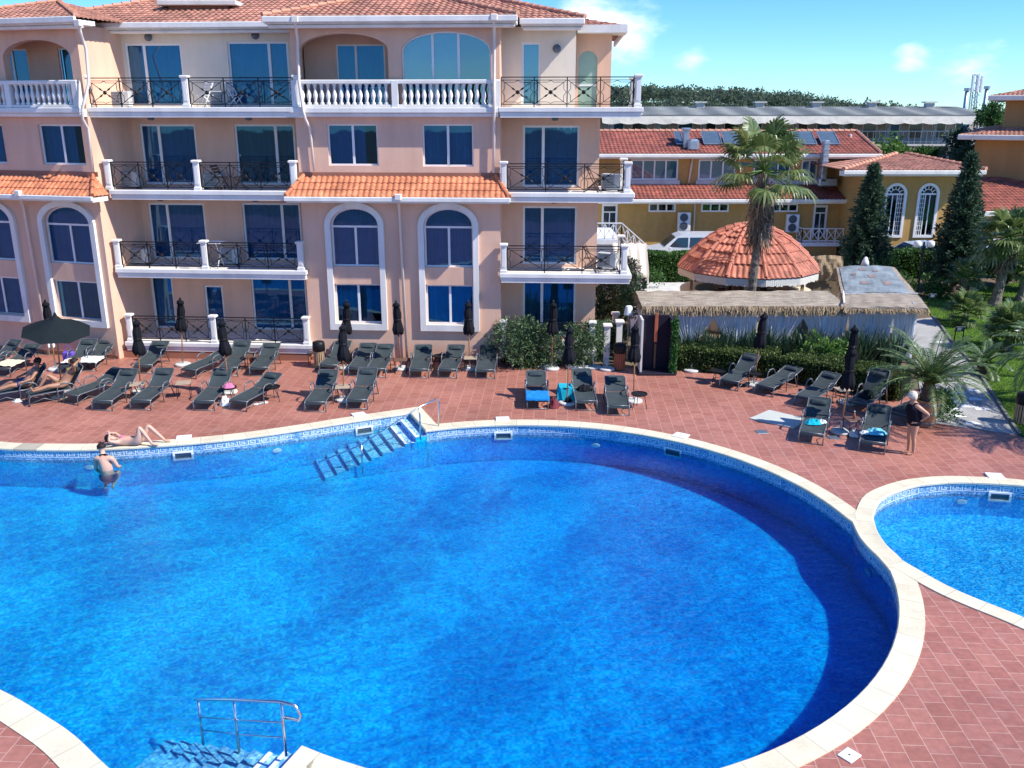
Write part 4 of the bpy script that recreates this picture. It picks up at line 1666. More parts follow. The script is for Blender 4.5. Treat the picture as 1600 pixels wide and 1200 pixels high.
# ---- cornice and white balustrades of the bays
for sec, u0, u1 in ((SB, -0.05, 6.76), (SD, -6.4, 0.0)):
    c = MB(sec.M)
    c.box(u0, u1, -0.28, 0.301, 8.35, 8.595)
    c.rbox(u0 - 0.02, u1 + 0.02, -0.36, -0.1, 8.47, 8.64, 0.02)
    c.rbox(u0 - 0.01, u1 + 0.01, -0.32, -0.1, 8.40, 8.465, 0.02)
    c.build("cornice", MAT["trim"], hotel)
prof = [(0.055, 0.0), (0.075, 0.02), (0.075, 0.05), (0.04, 0.09), (0.055, 0.17), (0.078, 0.26), (0.070, 0.33), (0.042, 0.44), (0.036, 0.50), (0.055, 0.54), (0.04, 0.57), (0.07, 0.61), (0.07, 0.64)]
bal_mesh = None
for sec, spans, posts in ((SB, [(0.25, 3.22), (3.6, 6.62)], [0.12, 3.41, 6.72]), (SD, [(-2.62, -0.28), (-5.6, -2.95)], [-0.12, -2.8, -5.8])):
    b = MB(sec.M)
    y = -0.20
    b.rbox(posts[0 if sec is SB else 2] - 0.1, posts[2 if sec is SB else 0] + 0.1, y - 0.10, y + 0.10, 9.37, 9.50, 0.02)
    b.rbox(posts[0 if sec is SB else 2] - 0.1, posts[2 if sec is SB else 0] + 0.1, y - 0.09, y + 0.09, 8.642, 8.73, 0.015)
    for u in posts:
        b.box(u - 0.10, u + 0.10, y - 0.11, y + 0.11, 8.643, 9.46)
    bs = b.build("balustrade", MAT["trim"], hotel)
    for (a, c) in spans:
        n = int(round((c - a) / 0.215))
        for i in range(n):
            u = a + (c - a) * (i + 0.5) / n
            p = sec.w(u, y, 8.73)
            if bal_mesh is None:
                m = MB()
                m.lathe(prof, 10)
                o = m.build("baluster", MAT["trim"], None, smooth=True)
                bal_mesh = o.data
            else:
                o = bpy.data.objects.new("baluster", bal_mesh)
                COL.objects.link(o)
            o.parent = bs
            o.location = p - ORG[bs.name]

# ---- tiled canopies over the arched windows
for sec, u0, u1, hips in ((SB, -0.28, 7.15, (1, 1)), (SD, -6.4, 0.42, (0, 1))):
    m = MB(sec.M)
    e0, e1 = V((u0, -0.78, 5.80)), V((u1, -0.78, 5.80))
    t0, t1 = V((u0 + 0.45 * hips[0], -0.0, 6.42)), V((u1 - 0.5 * hips[1], 0.0, 6.42))
    tile_slope(m, e0, e1, t1, t0, 0.19, 0.30)
    if hips[1]:
        tile_slope(m, e1, (u1, 0.0, 5.80), t1, t1 + V((0.001, 0, 0)), 0.19, 0.30)
        ridge_caps(m, e1 + V((0, 0, 0.04)), t1 + V((0, 0, 0.04)), 0.075, 0.3)
    if hips[0]:
        ridge_caps(m, e0 + V((0, 0, 0.04)), t0 + V((0, 0, 0.04)), 0.075, 0.3)
    m.build("tiled_canopy", MAT["tile"], hotel)
    m = MB(sec.M)
    m.box(t0.x - 0.2, t1.x + 0.2, -0.02, 0.0, 6.40, 6.56)
    m.build("canopy_shade_strip", MAT["plinth"], hotel)  # dark strip painted in for the shadow above the canopy tiles
    m = MB(sec.M)
    m.box(u0 + 0.02, u1 - 0.02, -0.76, -0.002, 5.62, 5.77)
    m.rbox(u0 - 0.04, u1 + 0.04, -0.88, -0.765, 5.67, 5.82, 0.02)
    m.build("canopy_gutter", MAT["trim"], hotel)

# ---- roofs
PIT = 0.29
EZ = 11.36


def eave(sec, u0, u1, y, mb):
    mb.box(u0, u1, y + 0.02, y + 0.9, EZ - 0.20, EZ - 0.06)
    mb.rbox(u0 - 0.05, u1 + 0.05, y - 0.10, y + 0.015, EZ - 0.16, EZ + 0.02, 0.02)
    mb.rbox(u0 + 0.05, u1 - 0.05, y + 0.12, y + 0.45, EZ - 0.31, EZ - 0.205, 0.03)


rf, ev = MB(SB.M), MB(SB.M)
RIDGES = []


def ridge(p, q):
    m = MB(rf.M)
    ridge_caps(m, p, q)
    RIDGES.append(m)


# bay B hip
tile_slope(rf, (-0.65, -0.65, EZ), (7.42, -0.65, EZ), (3.42, 3.38, EZ + 4.03 * PIT), (3.36, 3.38, EZ + 4.03 * PIT), 0.22, 0.36)
tile_slope(rf, (7.42, -0.65, EZ), (7.42, 7.4, EZ), (3.42, 3.40, EZ + 4.03 * PIT), (3.42, 3.38, EZ + 4.03 * PIT), 0.22, 0.36, seg=4)
tile_slope(rf, (-0.65, 7.4, EZ), (-0.65, -0.65, EZ), (3.36, 3.38, EZ + 4.03 * PIT), (3.36, 3.40, EZ + 4.03 * PIT), 0.22, 0.36, seg=4)
ridge((-0.65, -0.65, EZ + 0.05), (3.38, 3.38, EZ + 4.03 * PIT + 0.05))
ridge((7.42, -0.65, EZ + 0.05), (3.42, 3.38, EZ + 4.03 * PIT + 0.05))
eave(SB, -0.6, 7.36, -0.65, ev)
# right end roof
tile_slope(rf, (5.0, 0.52, EZ), (9.52, 0.52, EZ), (2.5, 7.5, EZ + 7 * PIT), (0.0, 7.5, EZ + 7 * PIT), 0.22, 0.36)
tile_slope(rf, (9.52, 0.52, EZ), (9.52, 12, EZ), (2.6, 7.5, EZ + 7 * PIT), (2.5, 7.5, EZ + 7 * PIT), 0.22, 0.36, seg=4)
ridge((9.52, 0.52, EZ + 0.05), (2.5, 7.5, EZ + 7 * PIT + 0.05))
eave(SB, 7.45, 9.46, 0.52, ev)
# set-back wing
tile_slope(rf, (9.3, 3.0, EZ - 0.02), (10.98, 3.0, EZ - 0.02), (10.98 - 1.6, 4.6, EZ + 0.35), (9.3, 4.6, EZ + 0.35), 0.22, 0.36)
tile_slope(rf, (10.98, 3.0, EZ - 0.02), (10.98, 11, EZ - 0.02), (9.4, 11, EZ + 0.35), (9.38, 4.6, EZ + 0.35), 0.22, 0.36)
ev.box(9.3, 10.98, 2.0, 3.4, EZ - 0.30, EZ - 0.05)
ev.rbox(9.3, 11.05, 2.9, 3.0, EZ - 0.2, EZ, 0.02)
ev.rbox(10.95, 11.05, 3.005, 11, EZ - 0.2, EZ, 0.02)
# roof of the recessed stretch
for m in (rf, ev):
    m.M = SA.M
ya = AW_Y - 0.65
tile_slope(rf, (-3.2, ya, EZ), (8.2, ya, EZ), (8.2, ya + 9, EZ + 9 * PIT), (5.8, ya + 9, EZ + 9 * PIT), 0.22, 0.36)
ridge((-3.2, ya, EZ + 0.05), (5.8, ya + 9, EZ + 9 * PIT + 0.05))
eave(SA, 0.0, 7.4, ya, ev)
# left bay hip
for m in (rf, ev):
    m.M = SD.M
ah = 3.35
tile_slope(rf, (-6.3, -0.65, EZ), (0.62, -0.65, EZ), (-2.82, ah - 0.65, EZ + ah * 0.25), (-2.86, ah - 0.65, EZ + ah * 0.25), 0.22, 0.36)
tile_slope(rf, (0.62, -0.65, EZ), (0.62, 6.2, EZ), (-2.82, ah - 0.63, EZ + ah * 0.25), (-2.82, ah - 0.65, EZ + ah * 0.25), 0.22, 0.36, seg=4)
ridge((0.62, -0.65, EZ + 0.05), (-2.82, ah - 0.65, EZ + ah * 0.25 + 0.05))
ridge((-6.3, -0.65, EZ + 0.05), (-2.86, ah - 0.65, EZ + ah * 0.25 + 0.05))
eave(SD, -6.25, 0.56, -0.65, ev)
roof = rf.build("roof", MAT["tileold"], hotel)
for m in RIDGES:
    m.build("ridge_cap", MAT["ridge"], roof)
ev.build("eave", MAT["trim"], hotel)
# low chimney with a flat cap
c = MB()
p = at(316, 10, 34.8)
c.cbox((p.x, 34.9, 11.95), 2.1, 1.0, 0.30)
ch = c.build("chimney", MAT["plinth"], roof)
c = MB()
c.rbox(p.x - 1.4, p.x + 1.4, 34.15, 35.6, 12.10, 12.26, 0.02)
c.build("chimney_cap", MAT["concrete"], ch)


# ---- downpipes
def pipe(sec, pts, r=0.048, hopper=True):
    m = MB(sec.M)
    P = []
    for (px, py, y) in pts:
        u, z = sec.px(px, py, y)
        P.append(V((u, y, z)))
    m.tube(P, r, 8)
    o = m.build("downpipe", MAT["pipe"], hotel, smooth=True)
    if hopper:
        h = MB(sec.M)
        q = P[0]
        h.rbox(q.x - 0.11, q.x + 0.11, q.y - 0.08, q.y + 0.1, q.z - 0.1, q.z + 0.1, 0.02)
        h.build("hopper", MAT["pipe"], o)


pipe(SD, [(122, 36, -0.72), (127, 56, -0.45), (134, 76, -0.12), (139, 128, -0.40), (128, 172, -0.44), (129, 186, -0.42), (137, 200, -0.10), (144, 266, -0.10)])
pipe(SD, [(28, 302, -0.84), (32, 312, -0.4), (37, 325, -0.10), (77, 556, -0.10)])
pipe(SB, [(461, 30, -0.70), (463, 45, -0.4), (465, 62, -0.10), (467, 125, -0.42), (474, 174, -0.42), (477, 186, -0.4), (484, 200, -0.10), (491, 268, -0.10)])
pipe(SB, [(772, 27, -0.70), (772, 45, -0.4), (772, 60, -0.12), (772, 130, -0.40), (772, 178, -0.40), (772, 192, -0.12), (771, 270, -0.12)])
pipe(SB, [(622, 308, -0.84), (623, 318, -0.4), (624, 330, -0.10), (636, 559, -0.10)])


# ---- small wall and ceiling lamps
def wall_lamp(sec, px, py, y):
    u, z = sec.px(px, py, y)
    m = MB(sec.M @ Matrix.Translation((u, y, z)) @ Matrix.Rotation(rad(90), 4, "X"))
    m.lathe([(0.0, 0), (0.13, 0), (0.14, 0.03), (0.11, 0.09), (0.0, 0.12)], 14, caps=False)
    m.build("wall_lamp", MAT["grey"], hotel, smooth=True)


for a in ((232, 58), (399, 55)):
    wall_lamp(SA, a[0], a[1], AW_Y - 0.002)
wall_lamp(SB, 870, 76, CW_Y - 0.002)


def soffit_lamp(sec, u, y, z):
    m = MB(sec.M @ Matrix.Translation((u, y, z)))
    m.lathe([(0.0, -0.11), (0.09, -0.10), (0.12, -0.05), (0.10, 0.0)], 12, caps=False)
    m.build("ceiling_lamp", MAT["grey"], hotel, smooth=True)


for f in (1, 2, 3):
    soffit_lamp(SA, 1.9, 0.6, FL[f] - 0.27)
    soffit_lamp(SA, 5.3, 0.6, FL[f] - 0.27)
    soffit_lamp(SB, 8.6, 0.5, FL[f] - 0.27)
# ================================================================== buildings behind
# ---- long ochre building
YB = 56.0
ochre = thing("ochre_building", "long two storey ochre building with two bands of red tiled roof", "building", at(1130, 400, YB))


def q4(px0, px1, py0, py1, y):
    a, b = at(px0, py1, y), at(px1, py0, y)
    return a.x, b.x, a.z, b.z


b = MB()
x0, x1, z0, z1 = q4(930, 1336, 308, 405, YB)
b.box(x0, x1, YB, YB + 9, -0.02, z1)
xa, xb, za, zb = q4(925, 1338, 238, 300, YB + 1.6)
b.box(xa, xb, YB + 1.6, YB + 8.8, z1 + 0.003, zb + 0.1)
b.build("wall", MAT["ochre"], ochre)
# lower tiled band
m = MB()
e0, e1 = at(915, 311, YB - 0.7), at(1332, 311, YB - 0.7)
t0, t1 = at(915, 288, YB + 1.6), at(1332, 288, YB + 1.6)
tile_slope(m, e0, e1, t1, t0, 0.26, 0.42, amp=0.05, seg=5)
m.build("lower_roof", MAT["tilered"], ochre)
g = MB()
g.box(e0.x, e1.x, YB - 0.8, YB - 0.003, e0.z - 0.28, e0.z - 0.03)
g.rbox(e0.x, e1.x, YB - 0.95, YB - 0.805, e0.z - 0.20, e0.z, 0.03)
g.build("gutter", MAT["trim"], ochre)
# upper roof
m = MB()
e0, e1 = at(905, 240, YB + 0.9), at(1376, 240, YB + 0.9)
t0, t1 = at(905, 206, YB + 5.2), at(1338, 206, YB + 5.2)
tile_slope(m, e0, e1, t1, t0, 0.26, 0.42, amp=0.05, seg=5)
tile_slope(m, e1, e1 + V((0, 9, 0)), t1 + V((0, 0.1, 0)), t1, 0.26, 0.42, amp=0.05, seg=4)
up = m.build("upper_roof", MAT["tilered"], ochre)
g = MB()
ridge_caps(g, e1 + V((0, 0, 0.05)), t1 + V((0, 0, 0.05)), 0.12, 0.4)
g.build("ridge_cap", MAT["ridge"], up)
g = MB()
ridge_caps(g, t0 + V((0, 0, 0.05)), t1 + V((0, 0, 0.05)), 0.12, 0.4)
g.build("ridge_cap", MAT["ridge"], up)
g = MB()
g.box(e0.x, e1.x, YB + 0.8, YB + 1.595, e0.z - 0.30, e0.z - 0.05)
g.rbox(e0.x, e1.x + 0.05, YB + 0.65, YB + 0.795, e0.z - 0.22, e0.z - 0.01, 0.03)
g.build("gutter", MAT["trim"], ochre)
# solar panels and roof boxes
sl = (t0 - e0).normalized()
for (pa, pb) in [(1057, 1068), (1100, 1128), (1132, 1160), (1164, 1200), (1212, 1238), (1244, 1276), (1284, 1312)]:
    m = MB()
    a = at(pa, 228, YB + 2.3)
    c = at(pb, 228, YB + 2.3)
    d = V((0, 0.88, 0.47)) * 1.5
    n = V((0, -0.47, 0.88))
    a, c = V((a.x, YB + 2.3, a.z + 0.12)), V((c.x, YB + 2.3, a.z + 0.12))
    P = [a, c, c + d, a + d]
    m.add([p for p in P] + [p - n * 0.08 for p in P], [(0, 1, 2, 3), (7, 6, 5, 4), (0, 4, 5, 1), (1, 5, 6, 2), (2, 6, 7, 3), (3, 7, 4, 0)])
    o = m.build("solar_panel", MAT["solar"], up)
    m = MB()
    m.bar(P[0] + n * 0.01, P[1] + n * 0.01, 0.07, 0.05)
    m.bar(P[3] + n * 0.01, P[2] + n * 0.01, 0.07, 0.05)
    m.bar(P[0] + n * 0.01, P[3] + n * 0.01, 0.05, 0.05)
    m.bar(P[1] + n * 0.01, P[2] + n * 0.01, 0.05, 0.05)
    m.build("panel_frame", MAT["chrome"], o)
# ventilation ducts
m = MB()
x0, x1, z0, z1 = q4(1067, 1077, 203, 236, YB + 2.0)
m.rbox(x0, x1, YB + 1.9, YB + 2.5, z0, z1, 0.03)
m.rbox(x0 - 0.08, x1 + 0.08, YB + 1.82, YB + 2.58, z1 - 0.02, z1 + 0.12, 0.03)
x0, x1, z0, z1 = q4(1074, 1092, 217, 236, YB + 1.6)
m.rbox(x0, x1, YB + 1.3, YB + 1.88, z0, z1, 0.12)
m.build("roof_duct", MAT["chrome"], ochre)
m = MB()
x0, x1, z0, z1 = q4(1281, 1296, 219, 284, YB + 0.2)
m.rbox(x0, x1, YB + 0.0, YB + 0.6, z0, z1, 0.05)
for k in range(7):
    z = z0 + (z1 - z0) * (k + 0.5) / 7
    m.rbox(x0 - 0.03, x1 + 0.03, YB - 0.03, YB + 0.63, z - 0.03, z + 0.03, 0.01)
x2 = at(1308, 280, YB + 0.2).x
m.rbox(x0 - 0.1, x2, YB + 0.0, YB + 0.7, z0 - 0.3, z0 + 0.25, 0.08)
m.build("roof_duct", MAT["chrome"], ochre)
m = MB()
x0, x1, z0, z1 = q4(1327, 1332, 210, 219, YB + 4)
m.rbox(x0, x1, YB + 4, YB + 4.4, z0 - 0.5, z1, 0.04)
m.build("roof_vent", MAT["concrete"], ochre)


def flat_window(root, y, px0, px1, py0, py1, nx, cur="curtain", glass="glass2", fr=0.09, proud=0.05, nz=1):
    x0, x1, z0, z1 = q4(px0, px1, py0, py1, y)
    f = MB()
    f.box(x0, x1, y - proud, y - 0.002, z1 - fr, z1)
    f.box(x0, x1, y - proud, y - 0.002, z0, z0 + fr)
    for i in range(nx + 1):
        u = x0 + (x1 - x0 - fr) * i / nx
        f.box(u, u + fr, y - proud + 0.003, y - 0.004, z0 + fr, z1 - fr)
    for j in range(1, nz):
        z = z0 + (z1 - z0) * j / nz
        f.box(x0 + fr, x1 - fr, y - proud + 0.005, y - 0.006, z - fr * 0.3, z + fr * 0.3)
    w = f.build("window", MAT["frame"], root)
    g = MB()
    g.add([(x0 + fr, y - 0.022, z0 + fr), (x1 - fr, y - 0.022, z0 + fr), (x1 - fr, y - 0.022, z1 - fr), (x0 + fr, y - 0.022, z1 - fr)], [(0, 1, 2, 3)])
    g.build("pane", MAT[glass], w)
    g = MB()
    g.grid(lambda s, t_: (x0 + fr + (x1 - x0 - 2 * fr) * s, y - 0.009 + 0.006 * math.sin(s * (x1 - x0) * 22), z0 + fr + (z1 - z0 - 2 * fr) * t_), int(max(8, (x1 - x0) * 14)), 1)
    g.build("curtain", MAT[cur], w, smooth=True)
    return w


flat_window(ochre, YB + 1.6, 985, 1060, 249, 281, 4)
flat_window(ochre, YB + 1.6, 1090, 1150, 249, 281, 3)
flat_window(ochre, YB + 1.6, 1176, 1236, 249, 281, 3)
flat_window(ochre, YB + 1.6, 1250, 1278, 249, 281, 2)
m = MB()
for (a, c) in ((983, 1062), (1087, 1152), (1173, 1280)):
    x0, x1, z0, z1 = q4(a, c, 281.5, 288, YB + 1.5)
    m.box(x0, x1, YB + 1.42, YB + 1.597, z0, z1)
m.build("window_sill", MAT["concrete"], ochre)
for (a, c, t_, bt) in ((1013, 1056, 317, 331), (1095, 1139, 317, 331), (1203, 1247, 318, 331)):
    flat_window(ochre, YB, a, c, t_, bt, 3, cur="dark")
# pipes down the wall
for px in (1086, 1180):
    m = MB()
    p, q = at(px, 313, YB - 0.08), at(px - 4, 404, YB - 0.08)
    m.tube([p + V((0, -0.75, 0.1)), p, q], 0.06, 7)
    m.build("downpipe", MAT["pipe"], ochre, smooth=True)
m = MB()
p, q = at(1083, 243, YB + 1.5), at(1076, 286, YB + 1.5)
m.tube([p, q], 0.06, 7)
m.build("downpipe", MAT["pipe"], ochre, smooth=True)


# double fan units on the wall
def fan_unit(px0, px1, py0, py1):
    x0, x1, z0, z1 = q4(px0, px1, py0, py1, YB)
    b = MB()
    b.rbox(x0, x1, YB - 0.42, YB - 0.06, z0, z1, 0.03)
    u = b.build("air_conditioner", MAT["white"], ochre)
    for k in (0.27, 0.74):
        c = V(((x0 * 0.55 + x1 * 0.45), YB - 0.425, z0 + (z1 - z0) * k))
        f = MB(Matrix.Translation(c) @ Matrix.Rotation(rad(90), 4, "X"))
        f.lathe([(0, 0.0), (0.22, 0.0), (0.25, 0.03), (0.25, 0.0)], 18, caps=False)
        for a in range(0, 180, 30):
            f.bar((0.22 * math.cos(rad(a)), 0.22 * math.sin(rad(a)), 0.02), (-0.22 * math.cos(rad(a)), -0.22 * math.sin(rad(a)), 0.02), 0.03, 0.02)
        f.build("fan_grille", MAT["grey"], u)


fan_unit(1057, 1078, 331, 360)
fan_unit(1225, 1247, 334, 362)


def lattice(mb, P, Q, h=0.9, n=4):
    P, Q = V(P), V(Q)
    up = V((0, 0, 1))
    mb.bar(P + up * h, Q + up * h, 0.07, 0.06)
    mb.bar(P + up * 0.12, Q + up * 0.12, 0.05, 0.05)
    for i in range(n + 1):
        a = P + (Q - P) * (i / n)
        mb.bar(a, a + up * h, 0.05)
    for i in range(n):
        a, c = P + (Q - P) * (i / n), P + (Q - P) * ((i + 1) / n)
        mb.bar(a + up * 0.14, c + up * (h - 0.04), 0.035)
        mb.bar(a + up * (h - 0.04), c + up * 0.14, 0.035)


# doors with white landings
def door(px0, px1, py0, py1, fan=True):
    x0, x1, z0, z1 = q4(px0, px1, py0, py1, YB)
    f = MB()
    f.box(x0 - 0.12, x0, YB - 0.07, YB - 0.002, z0, z1)
    f.box(x1, x1 + 0.12, YB - 0.07, YB - 0.002, z0, z1)
    f.box(x0 - 0.12, x1 + 0.12, YB - 0.07, YB - 0.002, z1 + 0.002, z1 + 0.14)
    zt = z0 + (z1 - z0) * 0.80
    f.box(x0, x1, YB - 0.06, YB - 0.004, zt, zt + 0.07)
    f.box((x0 + x1) / 2 - 0.03, (x0 + x1) / 2 + 0.03, YB - 0.055, YB - 0.006, z0, zt)
    d = f.build("door", MAT["frame"], ochre)
    g = MB()
    g.add([(x0, YB - 0.02, z0), (x1, YB - 0.02, z0), (x1, YB - 0.02, z1), (x0, YB - 0.02, z1)], [(0, 1, 2, 3)])
    g.build("pane", MAT["carglass"], d)
    return x0, x1, z0, z1


x0, x1, z0, z1 = door(1270, 1290, 324, 371)
bx0, bx1, bz0, bz1 = q4(1251, 1318, 378, 385, YB - 1.2)
m = MB()
m.box(bx0, bx1, YB - 1.2, YB - 0.003, bz0, bz0 + 0.22)
ld = m.build("landing", MAT["wpaint"], ochre)
m = MB()
lattice(m, (bx0 + 0.05, YB - 1.15, bz0 + 0.22), (bx1 - 0.05, YB - 1.15, bz0 + 0.22), 0.85, 5)
lattice(m, (bx0 + 0.05, YB - 1.15, bz0 + 0.22), (bx0 + 0.05, YB - 0.05, bz0 + 0.22), 0.85, 1)
m.build("lattice_railing", MAT["wpaint"], ld)
m = MB()
m.box(bx0 + 0.3, bx1 - 0.3, YB - 1.0, YB - 0.004, -0.02, bz0 - 0.003)
m.build("landing_base", MAT["ochre"], ld)

# green crate on the wall
m = MB()
x0, x1, z0, z1 = q4(1045, 1061, 368, 384, YB)
m.rbox(x0, x1, YB - 0.25, YB - 0.004, z0, z1, 0.03)
for k in range(3):
    z = z0 + (z1 - z0) * (k + 0.6) / 3.4
    m.box(x0 + 0.05, x1 - 0.05, YB - 0.265, YB - 0.252, z, z + 0.07)
m.build("shutter_box", MAT["green"], ochre)

# ---- white porch with stairs to the right of the hotel
YP = 50.0
porch = thing("porch_staircase", "white outside staircase with lattice rails beside the ochre building", "staircase", at(975, 410, YP))
px0, px1, pz0, pz1 = q4(905, 971, 377, 382, YP)
m = MB()
m.box(px0, px1, YP, YB - 0.1, pz0, pz0 + 0.22)
m.box(px0, px1 - 0.3, YP + 0.35, YB - 0.2, -0.02, pz0 - 0.003)
m.build("landing", MAT["wpaint"], porch)
m = MB()
sx1 = at(1012, 397, YP).x
ns = 9
zt = pz0 + 0.22
for i in range(ns):
    xa = px1 + (sx1 - px1) * i / ns + 0.003
    m.box(xa, xa + (sx1 - px1) / ns - 0.003, YP, YP + 1.6, -0.02, zt - (zt) * (i + 1) / (ns + 1))
m.build("flight", MAT["wpaint"], porch)
m = MB()
lattice(m, (px0, YP + 0.05, zt), (px1, YP + 0.05, zt), 0.95, 5)
m.build("lattice_railing", MAT["wpaint"], porch)
m = MB()
lattice(m, (px1, YP + 0.05, zt), (sx1 + 0.2, YP + 0.05, 0.15), 0.95, 5)
m.build("lattice_railing", MAT["wpaint"], porch)
x0, x1, z0, z1 = door(942, 962, 322, 372)

# white drawn-in awning below the porch
aw = thing("awning", "white scalloped fringed awning beside the white outside stairs", "awning", at(985, 420, 44))
m = MB()
ca = at(975, 385, 45.0)
m.grid(lambda u, v: (ca.x - 0.6 + 1.7 * u, 45.0 - 1.5 * v, ca.z + 0.15 - 0.95 * v ** 1.5 - 0.45 * u * v + 0.07 * math.sin(u * 26) * (0.3 + v) + 0.05 * math.sin(v * 19)), 60, 24)
m.build("awning_cloth", MAT["awning"], aw, smooth=True)
m = MB()
for i in range(26):
    u = i / 26
    x = ca.x - 0.6 + 1.7 * u
    z = ca.z + 0.15 - 0.95 - 0.45 * u
    m.add([(x, 43.49, z + 0.05), (x + 0.055, 43.49, z + 0.05), (x + 0.04, 43.49, z - 0.25), (x + 0.015, 43.49, z - 0.25)], [(0, 1, 2, 3)])
m.build("fringe", MAT["awning"], aw)
m = MB()
for sx in (-0.55, 1.05):
    m.tube([(ca.x + sx, 43.55, 0), (ca.x + sx, 43.55, ca.z - 0.8 - (0.4 if sx > 0 else 0))], 0.04, 8)
m.build("support_post", MAT["wpaint"], aw)

# ---- pavilion with arched windows
YV = 53.0
pav = thing("pavilion", "ochre pavilion with two tall arched windows and a tiled hip roof", "building", at(1420, 405, YV))
x0, x1, z0, z1 = q4(1334, 1512, 270, 400, YV)
w0, w1 = at(1374, 371, YV), at(1419, 286, YV)
v0, v1 = at(1425, 371, YV), at(1470, 286, YV)


def varch(a, c, ins=0.0):
    x_0, x_1 = a.x + ins, c.x - ins
    r = (x_1 - x_0) / 2
    return arch_poly(x_0, x_1, a.z + ins, c.z - ins - r, r, 18)


m = MB()
panel(m, rect(x0, x1, -0.02, z1), [varch(w0, w1, 0.14), varch(v0, v1, 0.14)], YV, 0.2)
m.add([(x1, YV, -0.02), (x1, YV + 7, -0.02), (x1, YV + 7, z1), (x1, YV, z1)], [(0, 1, 2, 3)])
m.add([(x0, YV, -0.02), (x0, YV + 7, -0.02), (x0, YV + 7, z1), (x0, YV, z1)], [(0, 1, 2, 3)])
m.box(x0 + 0.2, x1 - 0.2, YV + 1.2, YV + 6.9, -0.02, z1 - 0.1)
m.build("wall", MAT["ochre"], pav)
for a, c in ((w0, w1), (v0, v1)):
    O, I_ = varch(a, c), varch(a, c, 0.15)
    n = len(O)
    f = MB()
    vs = [(p[0], YV - 0.08, p[1]) for p in O] + [(p[0], YV - 0.08, p[1]) for p in I_] + [(p[0], YV + 0.02, p[1]) for p in O] + [(p[0], YV + 0.02, p[1]) for p in I_]
    fs = []
    for i in range(n):
        j = (i + 1) % n
        fs += [(i, j, n + j, n + i), (i, 2 * n + i, 2 * n + j, j), (n + i, n + j, 3 * n + j, 3 * n + i)]
    f.add(vs, fs)
    xl, xr = a.x + 0.15, c.x - 0.15
    r = (xr - xl) / 2
    cx, zs = (xl + xr) / 2, c.z - 0.15 - r
    zb = a.z + 0.15
    f.box(xl, xr, YV + 0.03, YV + 0.09, zs - 0.05, zs + 0.05)
    for q in (0.36, 0.64):
        xx = xl + (xr - xl) * q
        f.box(xx - 0.025, xx + 0.025, YV + 0.032, YV + 0.088, zb, zs - 0.05)
    side = (0.64, 1.0) if a is w0 else (0.0, 0.36)
    for k in range(1, 9):
        z = zb + (zs - zb) * k / 9
        f.box(xl + (xr - xl) * side[0], xl + (xr - xl) * side[1], YV + 0.036, YV + 0.084, z - 0.013, z + 0.013)
    for q in (0.33, 0.66):
        xx = xl + (xr - xl) * (side[0] + (side[1] - side[0]) * q)
        f.box(xx - 0.012, xx + 0.012, YV + 0.038, YV + 0.082, zb, zs - 0.05)
    pts = [(cx + 0.55 * r * math.cos(rad(t_)), YV + 0.06, zs + 0.55 * r * math.sin(rad(t_))) for t_ in range(0, 181, 15)]
    f.tube(pts, 0.022, 5)
    for t_ in (30, 60, 90, 120, 150):
        f.bar((cx + 0.55 * r * math.cos(rad(t_)), YV + 0.06, zs + 0.55 * r * math.sin(rad(t_))), (cx + r * math.cos(rad(t_)), YV + 0.06, zs + r * math.sin(rad(t_))), 0.03, 0.05)
    wn_ = f.build("window", MAT["frame"], pav)
    g = MB()
    P = varch(a, c, 0.15)
    g.add([(p[0], YV + 0.07, p[1]) for p in P], [tuple(range(len(P)))])
    g.build("pane", MAT["glass"], wn_)
    g = MB()
    g.add([(p[0], YV + 0.6, p[1]) for p in rect(xl - 0.5, xr + 0.5, zb - 0.3, c.z + 0.3)], [(0, 1, 2, 3)])
    g.build("room", MAT["dark"], wn_)
m = MB()
e0, e1 = at(1318, 266, YV - 0.9), at(1541, 266, YV - 0.9)
ap = at(1408, 241, YV + 4.0)
tile_slope(m, e0, e1, ap + V((0.3, 0, 0)), ap + V((-0.3, 0, 0)), 0.26, 0.42, amp=0.05, seg=5)
tile_slope(m, e1, e1 + V((0, 9, 0)), ap + V((0.3, 0.1, 0)), ap + V((0.3, 0, 0)), 0.26, 0.42, amp=0.05, seg=4)
tile_slope(m, e0 + V((0, 9, 0)), e0, ap + V((-0.3, 0, 0)), ap + V((-0.3, 0.1, 0)), 0.26, 0.42, amp=0.05, seg=4)
pr = m.build("roof", MAT["tileold"], pav)
g = MB()
ridge_caps(g, e0 + V((0, 0, 0.05)), ap + V((-0.3, 0, 0.05)), 0.13, 0.42)
g.build("ridge_cap", MAT["ridge"], pr)
g = MB()
ridge_caps(g, e1 + V((0, 0, 0.05)), ap + V((0.3, 0, 0.05)), 0.13, 0.42)
g.build("ridge_cap", MAT["ridge"], pr)
g = MB()
g.box(e0.x + 0.1, e1.x - 0.1, YV - 0.8, YV - 0.004, e0.z - 0.34, e0.z - 0.06)
g.rbox(e0.x, e1.x, YV - 1.0, YV - 0.805, e0.z - 0.24, e0.z - 0.01, 0.03)
g.build("eave", MAT["trim"], pav)

